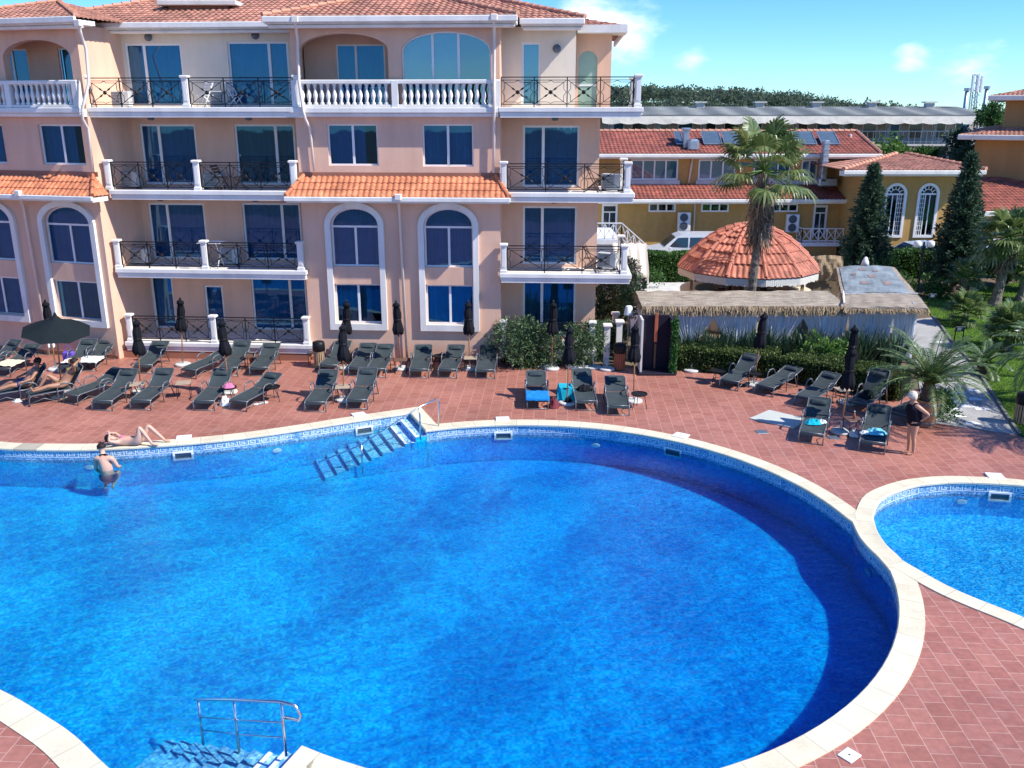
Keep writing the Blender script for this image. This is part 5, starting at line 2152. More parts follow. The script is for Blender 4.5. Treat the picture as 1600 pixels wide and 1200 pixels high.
# ---- low red roof at the right edge
low = thing("low_building", "low building at the right edge under a wide red tiled roof", "building", at(1570, 390, 55))
m = MB()
e0, e1 = at(1512, 330, 54.2), at(1760, 330, 54.2)
t0, t1 = at(1512, 277, 59.5), at(1760, 277, 59.5)
tile_slope(m, e0, e1, t1, t0, 0.26, 0.42, amp=0.05, seg=5)
m.build("roof", MAT["tilered"], low)
m = MB()
m.box(e0.x + 0.2, e1.x, 54.9, 59, -0.02, e0.z - 0.05)
m.build("wall", MAT["ochre"], low)
m = MB()
m.rbox(e0.x, e1.x, 54.0, 54.18, e0.z - 0.3, e0.z, 0.03)
m.build("gutter", MAT["trim"], low)

# ---- tall blank building at the right edge, turned away from us
T1 = at(1500, 211, 60.0)
T2 = G(1566, 191, T1.z)
ST_ = Sec((T1.x, T1.y, 0), math.degrees(math.atan2(T2.x - T1.x, T2.y - T1.y)))
tall = thing("tall_building", "tall blank brown ochre building rising at the right edge", "building", (T1.x, T1.y, 0))
ez = T1.z
m = MB(ST_.M)
m.box(0.9, 16, 0.9, 24, -0.02, ez - 0.1)
uu, zz = ST_.px(1566, 197, 2.6)
_, zt = ST_.px(1580, 150, 2.6)
m.box(uu, 16, 2.6, 24, ez - 0.097, zt)
m.build("wall", MAT["ochre2"], tall)
m = MB(ST_.M)
tile_slope(m, (0, 0, ez), (16, 0, ez), (16, 2.6, ez + 0.45), (2.6, 2.6, ez + 0.45), 0.26, 0.42, amp=0.05, seg=4)
tile_slope(m, (0, 24, ez), (0, 0, ez), (2.6, 2.6, ez + 0.45), (2.6, 24, ez + 0.45), 0.26, 0.42, amp=0.05, seg=4)
tile_slope(m, (uu - 0.9, 1.7, zt), (16, 1.7, zt), (16, 6, zt + 0.9), (uu + 3.4, 6, zt + 0.9), 0.26, 0.42, amp=0.05, seg=4)
tile_slope(m, (uu - 0.9, 24, zt), (uu - 0.9, 1.7, zt), (uu + 3.4, 6, zt + 0.9), (uu + 3.4, 24, zt + 0.9), 0.26, 0.42, amp=0.05, seg=4)
m.build("roof", MAT["tileold"], tall)
m = MB(ST_.M)
m.rbox(-0.08, 16, -0.12, 0.0, ez - 0.28, ez + 0.03, 0.03)
m.rbox(-0.12, -0.002, 0.003, 24, ez - 0.28, ez + 0.03, 0.03)
m.box(0.01, 16, 0.01, 0.895, ez - 0.24, ez - 0.05)
m.box(0.01, 0.895, 0.9, 24, ez - 0.24, ez - 0.05)
m.rbox(uu - 1.0, 16, 1.55, 1.69, zt - 0.28, zt + 0.03, 0.03)
m.rbox(uu - 1.03, uu - 0.902, 1.695, 24, zt - 0.28, zt + 0.03, 0.03)
m.box(uu - 0.89, 16, 1.70, 2.595, zt - 0.24, zt - 0.05)
m.box(uu - 0.89, uu - 0.003, 2.6, 24, zt - 0.24, zt - 0.05)
m.build("eave", MAT["trim"], tall)

# ---- far long hotel
YF = 112.0
far = thing("far_hotel", "long grey roofed hotel far behind with a cream awning along its top floor", "hotel", at(1250, 270, YF))
x0, x1, z0, z1 = q4(880, 1540, 179, 290, YF + 2.5)
m = MB()
m.box(x0, x1, YF + 2.5, YF + 14, -0.02, z1)
m.build("wall", MAT["farwall"], far)
m = MB()
a, c = at(870, 179.5, YF - 1.0), at(1549, 179.5, YF - 1.0)
tz = at(1000, 166.5, YF + 8).z
m.grid(lambda u, v: (a.x + (c.x - a.x) * u, YF - 1.0 + 9 * v, a.z + (tz - a.z) * v + 0.05 * math.cos(u * 900)), 300, 6)
m.box(a.x, c.x, YF - 1.0, YF + 14, a.z - 0.35, a.z - 0.03)
frf = m.build("roof", MAT["farroof"], far)
for px in (1094, 1187, 1276, 1362, 1452):
    p = at(px, 163, YF + 7)
    m = MB()
    m.cbox((p.x, p.y, p.z - 0.4), 1.0, 0.9, 1.1)
    o = m.build("chimney", MAT["farwall"], frf)
    m = MB()
    m.cbox((p.x, p.y, p.z + 0.26), 1.5, 1.3, 0.16)
    m.build("chimney_cap", MAT["concrete"], o)
m = MB()
aa, cc = at(940, 181.5, YF - 1.3), at(1545, 181.5, YF - 1.3)
n_ = 150
m.grid(lambda u, v: (aa.x + (cc.x - aa.x) * u, YF - 1.3 - 1.4 * v, aa.z - 0.75 * v - (0.16 * abs(math.sin(u * math.pi * 22)) if v > 0.9 else 0)), n_, 2)
m.build("long_awning", MAT["farawning"], far)
# windows and piers of the top floor
k = 0
px = 950
while px < 1528:
    wd = 26
    xa, xb, za, zb = q4(px, px + wd, 186, 215, YF + 2.4)
    b = MB()
    b.box(xa, xb, YF + 2.40, YF + 2.49, za, zb)
    w = b.build("window", MAT["frame"], far)
    g = MB()
    g.add([(xa + 0.12, YF + 2.39, za), (xb - 0.12, YF + 2.39, za), (xb - 0.12, YF + 2.39, zb), (xa + 0.12, YF + 2.39, zb)], [(0, 1, 2, 3)])
    g.build("pane", MAT["carglass" if k % 3 else "glass"], w)
    if k % 2 == 0:
        m = MB()
        m.box(xa + 0.2, xa + (xb - xa) * 0.35, YF + 2.36, YF + 2.385, za, zb - 0.05)
        m.build("curtain", MAT["curtain2"], w)
    px += 36
    k += 1
px = 1390
while px < 1520:
    xa, xb, za, zb = q4(px, px + 40, 228, 250, YF + 2.4)
    b = MB()
    b.box(xa, xb, YF + 2.40, YF + 2.49, za, zb)
    w = b.build("window", MAT["frame"], far)
    g = MB()
    g.add([(xa + 0.12, YF + 2.39, za), (xb - 0.12, YF + 2.39, za), (xb - 0.12, YF + 2.39, zb), (xa + 0.12, YF + 2.39, zb)], [(0, 1, 2, 3)])
    g.build("pane", MAT["carglass"], w)
    px += 52
m = MB()
xa, xb, za, zb = q4(880, 1522, 219, 225, YF)
m.box(xa, xb, YF, YF + 2.49, za - 0.25, za)
m.build("terrace_slab", MAT["concrete"], far)
m = MB()
zr = at(1400, 205, YF).z
m.bar((xa, YF + 0.05, zr), (xb, YF + 0.05, zr), 0.09)
for i in range(70):
    x = xa + (xb - xa) * i / 69
    m.bar((x, YF + 0.05, za), (x, YF + 0.05, zr), 0.06)
m.bar((xa, YF + 0.05, za + 0.25), (xb, YF + 0.05, za + 0.25), 0.05)
m.build("terrace_railing", MAT["chrome"], far)

# masts and vents on the skyline
mast = thing("antenna_mast", "tall lattice antenna mast on the skyline between two chimneys", "antenna mast", at(1524, 190, 120))
m = MB()
p, q = at(1520, 180, 120), at(1525, 116, 120)
for dx in (-0.35, 0.35):
    for dy in (-0.3, 0.3):
        m.bar((p.x + dx, p.y + dy, 5.0), (q.x + dx * 0.8, q.y + dy * 0.8, q.z), 0.11)
n = 9
for i in range(n):
    z0_, z1_ = 5 + (q.z - 5) * i / n, 5 + (q.z - 5) * (i + 1) / n
    m.bar((p.x - 0.33, p.y - 0.3, z0_), (q.x + 0.3, p.y - 0.3, z1_), 0.07)
    m.bar((p.x + 0.33, p.y - 0.3, z0_), (q.x - 0.3, p.y - 0.3, z1_), 0.07)
m.build("lattice", MAT["chrome"], mast)
for dx in (-0.55, 0.55, 0.1):
    m = MB()
    m.rbox(q.x + dx - 0.13, q.x + dx + 0.13, q.y - 0.8, q.y - 0.5, q.z - 2.2, q.z - 0.2, 0.03)
    m.build("antenna_panel", MAT["white"], mast)
for px, py, lab in ((1511, 142, "slim metal chimney left of the antenna mast"), (1542, 139, "slim metal chimney right of the antenna mast")):
    p = at(px, py, 118)
    r_ = thing("flue_pipe", lab, "chimney", (p.x, p.y, 5), group="chimneys on the skyline")
    m = MB()
    m.tube([(p.x, p.y, 5), (p.x, p.y, p.z)], 0.22, 10)
    m.build("flue", MAT["chrome"], r_, smooth=True)
    m = MB()
    m.tube([(p.x, p.y, p.z), (p.x, p.y, p.z + 0.35)], 0.38, 10)
    m.build("cowl", MAT["chrome"], r_)

# ---- cars
def car(name, label, pos, rz, body, van):
    root = thing(name, label, name.split("_")[-1], (0, 0, 0))
    ORG[root.name] = V((0, 0, 0))
    L_, W_, H = (4.4, 1.8, 1.85) if van else (4.2, 1.75, 1.5)
    if van:
        side = [(-2.2, 0.35), (2.2, 0.35), (2.2, 0.75), (2.12, 0.95), (1.25, 1.12), (0.55, 1.72), (0.2, H), (-2.1, H), (-2.2, 1.7)]
        glass = [[(0.95, 1.15), (0.45, 1.66), (-0.15, 1.68), (-0.15, 1.12)], [(-0.25, 1.12), (-0.25, 1.68), (-1.15, 1.68), (-1.15, 1.12)], [(-1.25, 1.12), (-1.25, 1.68), (-2.0, 1.66), (-2.05, 1.12)]]
    else:
        side = [(-2.1, 0.3), (2.1, 0.3), (2.12, 0.65), (2.0, 0.82), (1.0, 0.95), (0.3, 1.42), (-0.9, H), (-1.75, 1.2), (-2.1, 1.0)]
        glass = [[(0.85, 0.97), (0.25, 1.37), (-0.3, 1.42), (-0.3, 0.97)], [(-0.38, 0.97), (-0.38, 1.42), (-1.0, 1.42), (-1.55, 1.15), (-1.6, 0.97)]]
    b = MB()
    n = len(side)
    ins = [0.0 if z < 1.0 else 0.12 * (z - 0.9) / 0.9 + 0.04 for _, z in side]
    vs = [(x, -W_ / 2 + i, z) for (x, z), i in zip(side, ins)] + [(x, W_ / 2 - i, z) for (x, z), i in zip(side, ins)]
    fs = [tuple(range(n)), tuple(range(2 * n - 1, n - 1, -1))] + [(i, n + i, n + (i + 1) % n, (i + 1) % n) for i in range(n)]
    b.add(vs, fs)
    bd = b.build("body", body, root)
    for s in (-1, 1):
        for pl_ in glass:
            g = MB()
            pts = []
            for (x, z) in pl_:
                i = 0.12 * (z - 0.9) / 0.9 + 0.04 if z >= 1.0 else 0.0
                pts.append((x, s * (W_ / 2 - i + 0.006), z))
            g.add(pts, [tuple(range(len(pts)))])
            g.build("side_window", MAT["carglass"], root)
    g = MB()
    a_, c_ = (side[4], side[5]) if van else (side[4], side[5])
    d_ = V((c_[0] - a_[0], 0, c_[1] - a_[1]))
    nn = V((-d_.z, 0, d_.x)).normalized()
    nn = nn if nn.z > 0 else -nn
    p0, p1 = V((a_[0], 0, a_[1])) + d_ * 0.08 + nn * 0.006, V((a_[0], 0, a_[1])) + d_ * 0.95 + nn * 0.006
    g.add([(p0.x, -W_ / 2 + 0.12, p0.z), (p0.x, W_ / 2 - 0.12, p0.z), (p1.x, W_ / 2 - 0.2, p1.z), (p1.x, -W_ / 2 + 0.2, p1.z)], [(0, 1, 2, 3)])
    g.build("windscreen", MAT["carglass"], root)
    for x in (-1.35, 1.35):
        for s in (-1, 1):
            w = MB(Matrix.Translation((x, s * (W_ / 2 - 0.1), 0.32)) @ Matrix.Rotation(rad(90), 4, "X"))
            w.lathe([(0.18, -0.1), (0.3, -0.11), (0.32, -0.06), (0.32, 0.06), (0.3, 0.11), (0.18, 0.1)], 16)
            w.build("wheel", MAT["rubber"], root)
    for s in (-1, 1):
        m_ = MB()
        m_.rbox(0.85, 1.0, s * (W_ / 2 + 0.1) - 0.08, s * (W_ / 2 + 0.1) + 0.08, 1.0, 1.18, 0.03)
        m_.build("mirror", body, root)
    root.location = pos
    root.rotation_euler = (0, 0, rz)
    return root


c = at(1058, 400, 52.5)
car("parked_van", "white van parked behind the hedge left of the tiled kiosk", (c.x + 0.3, 52.5, -0.16), math.pi, MAT["carwhite"], True)
c = at(1428, 410, 50.0)
car("parked_car", "pale blue car parked in front of the arched pavilion windows", (c.x, 50.2, -0.01), math.pi, MAT["carblue"], False)
c = at(1545, 405, 50.5)
car("parked_car", "white car half hidden behind the lawn palm at the right", (c.x, 50.8, -0.01), math.pi, MAT["carwhite"], False)
# ================================================================== kiosk, pergola, plants
MAT["tilekiosk"] = mat("terracotta kiosk tile", (0.46, 0.165, 0.105), 0.8, cell=0.28, cellscale=3.4, var=0.25, vscale=2.2, fine=0.15, bscale=12)
MAT["ridgekiosk"] = mat("terracotta kiosk ridge", (0.50, 0.185, 0.12), 0.8, var=0.2, vscale=3)
# ---- round kiosk with a domed tile roof
KC = V((at(1167, 430, 37.0).x, 37.0, 0))
kiosk = thing("round_kiosk", "round bar kiosk with a domed orange tile roof and cream fringe", "kiosk", KC)
KR, KZ, KA = 2.86, 2.30, 4.02
NS = 12
m, caps = MB(), MB()
rows = 8
prof = []
for r in range(rows + 1):
    q_ = max(0.03, 1 - (r / rows) ** 0.92)
    prof.append((KR * q_, KZ + (KA - KZ) * (1 - q_ ** 2.0)))
for s in range(NS):
    a0, a1 = 2 * math.pi * s / NS, 2 * math.pi * (s + 1) / NS
    for r in range(rows):
        (r0, z0), (r1, z1) = prof[r], prof[r + 1]
        p0, p1 = V((r0 * math.cos(a0), r0 * math.sin(a0), z0)), V((r0 * math.cos(a1), r0 * math.sin(a1), z0))
        q0, q1 = V((r1 * math.cos(a0), r1 * math.sin(a0), z1)), V((r1 * math.cos(a1), r1 * math.sin(a1), z1))
        mid_r = (r0 + r1) / 2
        tile_slope(m, KC + p0, KC + p1, KC + q1, KC + q0, 0.225, 9.0, amp=0.055, lift=0.06, seg=6)
        ridge_caps(caps, KC + p0 + V((0, 0, 0.06)), KC + q0 + V((0, 0, 0.06)), 0.085, 0.45)
kr = m.build("tiled_roof", MAT["tilekiosk"], kiosk)
caps.tube([KC + V((0, 0, KA - 0.1)), KC + V((0, 0, KA + 0.05)), KC + V((0, 0, KA + 0.2))], [0.25, 0.18, 0.05], 10)
caps.build("ridge_cap", MAT["ridgekiosk"], kr)
m = MB()
for s in range(NS):
    a0, a1 = 2 * math.pi * s / NS, 2 * math.pi * (s + 1) / NS
    n = 16
    P, Q = V((math.cos(a0), math.sin(a0), 0)) * (KR + 0.02), V((math.cos(a1), math.sin(a1), 0)) * (KR + 0.02)
    for i in range(n):
        a, c = KC + P + (Q - P) * (i / n), KC + P + (Q - P) * ((i + 0.86) / n)
        zl = KZ - 0.25 - 0.05 * RND.random()
        m.add([(a.x, a.y, KZ - 0.02), (c.x, c.y, KZ - 0.02), (c.x, c.y, zl), (a.x, a.y, zl)], [(0, 1, 2, 3)])
    a, c = KC + P * 0.99, KC + Q * 0.99
    m.add([(a.x, a.y, KZ), (c.x, c.y, KZ), (c.x, c.y, KZ - 0.2), (a.x, a.y, KZ - 0.2)], [(0, 1, 2, 3)])
m.build("fringe", MAT["awning"], kiosk)
for s in range(0, NS, 2):
    a0 = 2 * math.pi * (s + 0.5) / NS
    p = KC + V((math.cos(a0), math.sin(a0), 0)) * (KR - 0.35)
    m = MB()
    m.bar(p, p + V((0, 0, KZ - 0.1)), 0.11)
    m.build("post", MAT["slat"], kiosk)
m = MB(Matrix.Translation(KC))
m.lathe([(2.35, 0), (2.35, 1.26), (2.72, 1.28), (2.72, 1.38), (2.1, 1.38), (2.1, 0)], 30, caps=False)
m.build("counter", MAT["stone"], kiosk, smooth=False)
m = MB(Matrix.Translation(KC))
m.lathe([(0.0, 0), (0.6, 0), (0.6, 1.7), (0.5, 1.8), (0.0, 1.8)], 14, caps=False)
for i in range(10):
    a = i * 0.63
    m.cbox((1.1 * math.cos(a), 1.1 * math.sin(a), 1.1), 0.3, 0.3, 0.5)
m.build("back_bar", MAT["brown"], kiosk)
m = MB(Matrix.Translation(KC))
m.lathe([(0.0, KZ - 0.05), (KR - 0.1, KZ - 0.05)], 24, caps=False)
m.build("ceiling", MAT["slat"], kiosk)

# ---- thatched pergola
perg = thing("thatched_pergola", "long reed thatched pergola with white curtains behind the hedge", "pergola", V((at(1200, 540, 30.8).x, 30.8, 0)))
PY0, PY1 = 30.4, 32.2
xl, xr = at(1003, 480, PY0).x, at(1322, 480, PY0).x
ZT0, ZT1 = 2.06, 2.26


def thick(mb, fn, nu, nv, th):
    mb.grid(lambda u, v: fn(u, v), nu, nv)
    mb.grid(lambda u, v: V(fn(u, v)) - V((0, 0, th)), nu, nv)
    for (u0, u1, v0, v1) in ((0, 1, 0, 0), (0, 1, 1, 1), (0, 0, 0, 1), (1, 1, 0, 1)):
        mb.grid(lambda s, t_: V(fn(u0 + (u1 - u0) * s, v0 + (v1 - v0) * s)) - V((0, 0, th * t_)), max(nu, nv), 1)


def nzv(x, y, f=2.0, a=0.05):
    return a * noise.noise(V((x * f, y * f, 1.7)))


m = MB()
thick(m, lambda u, v: (xl + (xr - xl) * u + nzv(v * 5, u * 9, 1, 0.05), PY0 + (PY1 - PY0) * v + nzv(u * 12, v * 2, 1, 0.06), ZT0 + (ZT1 - ZT0) * v + nzv(u * 20, v * 6, 1, 0.04)), 60, 8, 0.10)
m.build("thatch_roof", MAT["thatch"], perg)


def fringe(mb, P, Q, n, l0, l1, out):
    P, Q = V(P), V(Q)
    d = (Q - P).normalized()
    for i in range(n):
        p = P + (Q - P) * RND.random() + V((0, 0, 0.03 * RND.uniform(-1, 1)))
        l = RND.uniform(l0, l1)
        w = RND.uniform(0.008, 0.022)
        o = V(out) * RND.uniform(-0.05, 0.12)
        e_ = p + o * 1.0 + V((RND.uniform(-0.06, 0.06), 0, -l)) + d * RND.uniform(-0.06, 0.06)
        mb.add([p - d * w, p + d * w, e_ + d * w * 0.5, e_ - d * w * 0.5], [(0, 1, 2, 3)])


m = MB()
fringe(m, (xl, PY0 - 0.02, ZT0), (xr, PY0 - 0.02, ZT0), 1500, 0.10, 0.34, (0, -1, 0))
fringe(m, (xl, PY0, ZT0), (xl, PY1, ZT1), 250, 0.10, 0.32, (-1, 0, 0))
m.build("straw_fringe", MAT["straw"], perg)
# right wing
WX = [at(1318, 490, 30.2).x, at(1450, 492, 30.2).x]
WB = [at(1306, 421, 37.0).x, at(1398, 421, 37.0).x]


def wing(u, v):
    xa = WX[0] + (WB[0] - WX[0]) * v
    xb = WX[1] + (WB[1] - WX[1]) * v
    return (xa + (xb - xa) * u, 30.2 + 6.8 * v + nzv(u * 9, v * 3, 1, 0.05), 2.06 + 0.28 * v - 0.06 * (2 * u - 1) ** 2 + 0.04 + nzv(u * 9, v * 9, 1, 0.04))


m = MB()
thick(m, wing, 30, 30, 0.12)
m.build("thatch_wing", MAT["thatch"], perg)
m = MB()
m.grid(lambda s, t_: V(wing(0.05 + 0.86 * s, 0.30 + 0.68 * t_)) + V((0, 0, 0.025)), 16, 16)
tp = m.build("roofing_sheet", MAT["tarp"], perg)
for (u, v, du, dv) in ((0.35, 0.85, 0.12, 0.06), (0.45, 0.65, 0.1, 0.07), (0.3, 0.5, 0.1, 0.06), (0.62, 0.48, 0.12, 0.07), (0.55, 0.8, 0.1, 0.04), (0.2, 0.72, 0.08, 0.06)):
    m = MB()
    m.grid(lambda s, t_: V(wing(u + du * s, v + dv * t_)) + V((0, 0, 0.04)), 3, 3)
    m.build("roofing_patch", MAT["patch"], tp)
m = MB()
for k in range(40):
    v = k / 40
    a, c = V(wing(1, v)), V(wing(1, min(1, v + 0.025)))
    fringe(m, a, c, 22, 0.08, 0.30, (1, 0, 0))
    a, c = V(wing(0, v)), V(wing(0, min(1, v + 0.025)))
    fringe(m, a, c, 14, 0.08, 0.25, (-1, 0, 0))
fringe(m, V(wing(0, 0)) - V((0, 0.02, 0.02)), V(wing(1, 0)) - V((0, 0.02, 0.02)), 420, 0.04, 0.17, (0, -1, 0))
fringe(m, V(wing(0, 1)), V(wing(1, 1)), 220, 0.08, 0.3, (0, 1, 0))
m.build("straw_fringe", MAT["straw"], perg)
m = MB()
for k in range(2):
    a, c = V(wing(0.0 + 0.0 * k, 0.29)), V(wing(1.0, 0.29))
    m.bar(a + V((0, 0, 0.05)), c + V((0, 0, 0.05)), 0.06, 0.04)
m.bar(V(wing(0.0, 0.02)) + V((0, 0, 0.16)), V(wing(0.02, 0.3)) + V((0, 0, 0.12)), 0.05, 0.04)
m.build("batten", MAT["wpaint"], perg)
# posts and curtains
nposts = 7
xs = [xl + 0.2 + (WX[1] - 0.25 - xl - 0.2) * i / (nposts - 1) for i in range(nposts)]
for x in xs:
    for y in (PY0 + 0.22, PY1 - 0.15):
        m = MB()
        m.bar((x, y, -0.02), (x, y, 2.02), 0.10)
        m.build("post", MAT["wpaint"], perg)
for i in range(nposts - 1):
    xa, xb = xs[i], xs[i + 1]
    tied = i in (0, 1, 3)
    for half in (0, 1):
        m = MB()

        def cf(s, t_, half=half, xa=xa, xb=xb, tied=tied):
            x0, x1 = (xa, (xa + xb) / 2 + 0.05) if half == 0 else ((xa + xb) / 2 - 0.05, xb)
            z = 0.12 + 1.88 * t_
            if tied:
                k_ = abs(t_ - 0.34)
                g_ = 0.22 + 0.78 * min(1, k_ / 0.5) ** 0.8
            else:
                g_ = 1.0 - 0.12 * math.sin(t_ * 3.1)
            if half == 0:
                x = x0 + (x1 - x0) * s * g_
            else:
                x = x1 - (x1 - x0) * (1 - s) * g_
            return (x, PY0 + 0.16 + 0.05 * math.sin(s * 38 + i) * (0.6 + 0.4 * (1 - t_)) + 0.02 * math.sin(s * 90), z)
        m.grid(cf, 40, 10)
        m.build("curtain", MAT["voile"], perg, smooth=True)
m = MB()
m.grid(lambda s, t_: (WX[1] - 0.25 - 0.05 * math.sin(s * 70) + (WB[1] - WX[1]) * 0.0, PY0 + 0.3 + 4.5 * s, 0.12 + 2.0 * t_), 60, 3)
m.build("curtain", MAT["voile"], perg, smooth=True)
m = MB()
m.grid(lambda s, t_: (xl + 0.12 + 0.04 * math.sin(s * 40), PY0 + 0.3 + 1.3 * s, 0.12 + 2.0 * t_), 24, 3)
m.build("curtain", MAT["voile"], perg, smooth=True)
# back line: dim furniture seen between the curtains
for (px, py, lab) in ((1058, 535, "dark wicker sofa in the open bay at the left end of the pergola"), (1160, 530, "dark wicker sofa in the middle bay of the pergola"), (1400, 540, "dark wicker sofa at the right end of the pergola")):
    c = at(px, py, PY0 + 1.0)
    s_ = thing("wicker_sofa", lab, "sofa", (c.x, c.y, 0), group="sofas under the pergola")
    m = MB()
    m.rbox(c.x - 0.7, c.x + 0.7, c.y - 0.35, c.y + 0.35, 0.0, 0.38, 0.05)
    m.rbox(c.x - 0.7, c.x + 0.7, c.y + 0.22, c.y + 0.38, 0.39, 0.8, 0.05)
    m.build("frame", MAT["brown"], s_)
    m = MB()
    m.rbox(c.x - 0.6, c.x + 0.6, c.y - 0.33, c.y + 0.2, 0.385, 0.50, 0.04)
    m.build("cushion", MAT["awning"], s_)
# white ball finial at the back of the wing
m = MB()
p = V(wing(0.55, 1.0)) + V((0, 0.4, 0))
fin = thing("garden_lamp", "small white cone lamp at the back edge of the patched grey roof", "lamp", (p.x, p.y, 0))
m.tube([(p.x, p.y, 0), (p.x, p.y, p.z - 0.1)], 0.04, 6)
m.build("stem", MAT["wpaint"], fin)
m = MB(Matrix.Translation((p.x, p.y, p.z - 0.05)))
m.lathe([(0.17, 0), (0.14, 0.16), (0.06, 0.34), (0.0, 0.37)], 12)
m.build("shade", MAT["lamp"], fin, smooth=True)
# straw roof fragment left of the wing
m = MB()
c = at(1290, 412, 39.5)
sm = thing("straw_screen", "straw covered screen between the tiled kiosk and the conifer", "screen", (c.x, c.y, 0))
m.grid(lambda u, v: (c.x - 0.75 + 1.5 * u, c.y + nzv(u * 9, v * 5, 1, 0.1) - 0.5 * v * (1 - v), c.z - 0.85 + 1.15 * v + 0.08 * math.sin(u * 3)), 24, 8)
m.box(c.x - 0.7, c.x + 0.7, c.y + 0.12, c.y + 0.3, -0.02, c.z - 0.1)
m.build("mat", MAT["straw"], sm)


# ------------------------------------------------------------------ leaves
def leaf(mb, p, d, n, l, w):
    """one pointed leaf"""
    s = d.cross(n)
    s = s.normalized() if s.length > 1e-5 else V((1, 0, 0))
    mb.add([p, p + d * l * 0.5 + s * w * 0.5 + n * l * 0.05, p + d * l, p + d * l * 0.5 - s * w * 0.5 + n * l * 0.05], [(0, 1, 2, 3)])


def rdir(zb=0.0):
    while True:
        v = V((RND.uniform(-1, 1), RND.uniform(-1, 1), RND.uniform(-1, 1) + zb))
        if 0.05 < v.length < 1.2:
            return v.normalized()


def clump(mb, c, r, n, l, w, zb=0.3, flat=1.0):
    for _ in range(n):
        d = rdir(zb)
        k = RND.random() ** 0.45
        p = V((c[0] + d.x * r * k, c[1] + d.y * r * k, c[2] + d.z * r * k * flat))
        leaf(mb, p, (d + rdir() * 0.7).normalized(), rdir(0.5), l * RND.uniform(0.6, 1.3), w * RND.uniform(0.7, 1.3))


def bush(name, label, cat, c, rx, ry, h, n, matname, l=0.14, w=0.05, stems=6, group=None, clumps=26, stemmat="bark2", upright=0.3):
    root = thing(name, label, cat, (c[0], c[1], 0), group=group)
    s, f = MB(), MB()
    for i in range(stems):
        a = RND.uniform(0, 6.28)
        q = RND.random() ** 0.5
        e_ = V((c[0] + rx * 0.75 * q * math.cos(a), c[1] + ry * 0.75 * q * math.sin(a), h * RND.uniform(0.6, 0.9)))
        b_ = V((c[0] + 0.25 * (e_.x - c[0]), c[1] + 0.25 * (e_.y - c[1]), -0.02))
        s.tube([b_, (b_ + e_) / 2 + V((0, 0, 0.1)), e_], [0.025, 0.018, 0.008], 5)
    s.build("stem", MAT[stemmat], root)
    for i in range(clumps):
        a = RND.uniform(0, 6.28)
        q = RND.random() ** 0.5
        z = h * (RND.uniform(0.12, 1.0))
        sh = math.sqrt(max(0.15, 1 - ((z / h - 0.45) / 0.75) ** 2))
        clump(f, (c[0] + rx * q * sh * math.cos(a), c[1] + ry * q * sh * math.sin(a), z * RND.uniform(0.82, 1.0)), RND.uniform(0.22, 0.36) * min(1.0, h / 1.2 + 0.2), n // clumps, l, w, upright)
    f.build("foliage", MAT[matname], root)
    return root


def hedge(name, label, P, Q, depth, h, n, matname, l=0.07, w=0.05, top=None, hv=0.06, group=None):
    """clipped hedge: a near-black box for the inner shade, covered in leaves"""
    P, Q = V(P), V(Q)
    d = (Q - P).normalized()
    nn = V((-d.y, d.x, 0))
    root = thing(name, label, "hedge", P, group=group)
    L_ = (Q - P).length
    b = MB()
    k = max(4, int(L_ / 0.4))

    def prof(s):
        return h * (1 + hv * noise.noise(V((s * 1.3 + P.x, 2.2, 0))) * 2)
    for i in range(k):
        s0, s1 = L_ * i / k, L_ * (i + 1) / k
        hh = prof((s0 + s1) / 2) * 0.90
        p = P + d * s0 + nn * 0.08
        q = P + d * s1 + nn * 0.08
        r_, t_ = q + nn * (depth - 0.16), p + nn * (depth - 0.16)
        b.add([(v.x, v.y, zz) for zz in (-0.02, hh) for v in (p, q, r_, t_)], [(4, 5, 6, 7), (0, 1, 5, 4), (2, 3, 7, 6), (0, 4, 7, 3), (1, 2, 6, 5)])
    b.build("shade_core", MAT["hedgecore"], root)
    f = MB()
    A1, A2 = L_ * h, L_ * depth
    for _ in range(n):
        s = RND.uniform(0, L_)
        hh = prof(s)
        if RND.random() < (A1 / (A1 + A2)) * 0.85:
            z = hh * RND.uniform(0.06, 1.0)
            side = -1 if RND.random() < 0.75 else 1
            y = 0.0 if side < 0 else depth
            nr = nn * side
        else:
            z, y, nr = hh, RND.uniform(0, depth), V((0, 0, 1))
        bump_ = 0.07 * noise.noise(V((s * 2.1, z * 2.5, y * 2)))
        p = P + d * s + nn * y + V((0, 0, z)) + nr * (bump_ + RND.uniform(-0.05, 0.04))
        leaf(f, p, (nr * 0.6 + rdir(0.25)).normalized(), rdir(0.6), l * RND.uniform(0.6, 1.4), w * RND.uniform(0.7, 1.3))
    f.build("foliage", MAT[matname], root)
    return root


MAT["hedgecore"] = mat("hedge twigs", (0.012, 0.018, 0.008), 0.95, var=0.4, vscale=6, spec=0.05)  # near-black colour stands in for the shade between the leaves

# clipped hedges in front of the pergola
h0, h1, h2 = G(1056, 578), G(1215, 592), G(1400, 626)
hedge("clipped_hedge", "clipped green hedge behind the right loungers, stretch from the shower to the middle", (h0.x, h0.y, 0), (h1.x, h1.y, 0), 1.15, 0.74, 15000, "hedge", 0.075, 0.05, group="hedges before the pergola")
hedge("clipped_hedge", "clipped green hedge behind the right loungers, stretch ending at the potted palm", (h1.x + 0.05, h1.y, 0), (h2.x, h2.y - 0.15, 0), 1.15, 0.74, 15000, "hedge", 0.075, 0.05, group="hedges before the pergola")
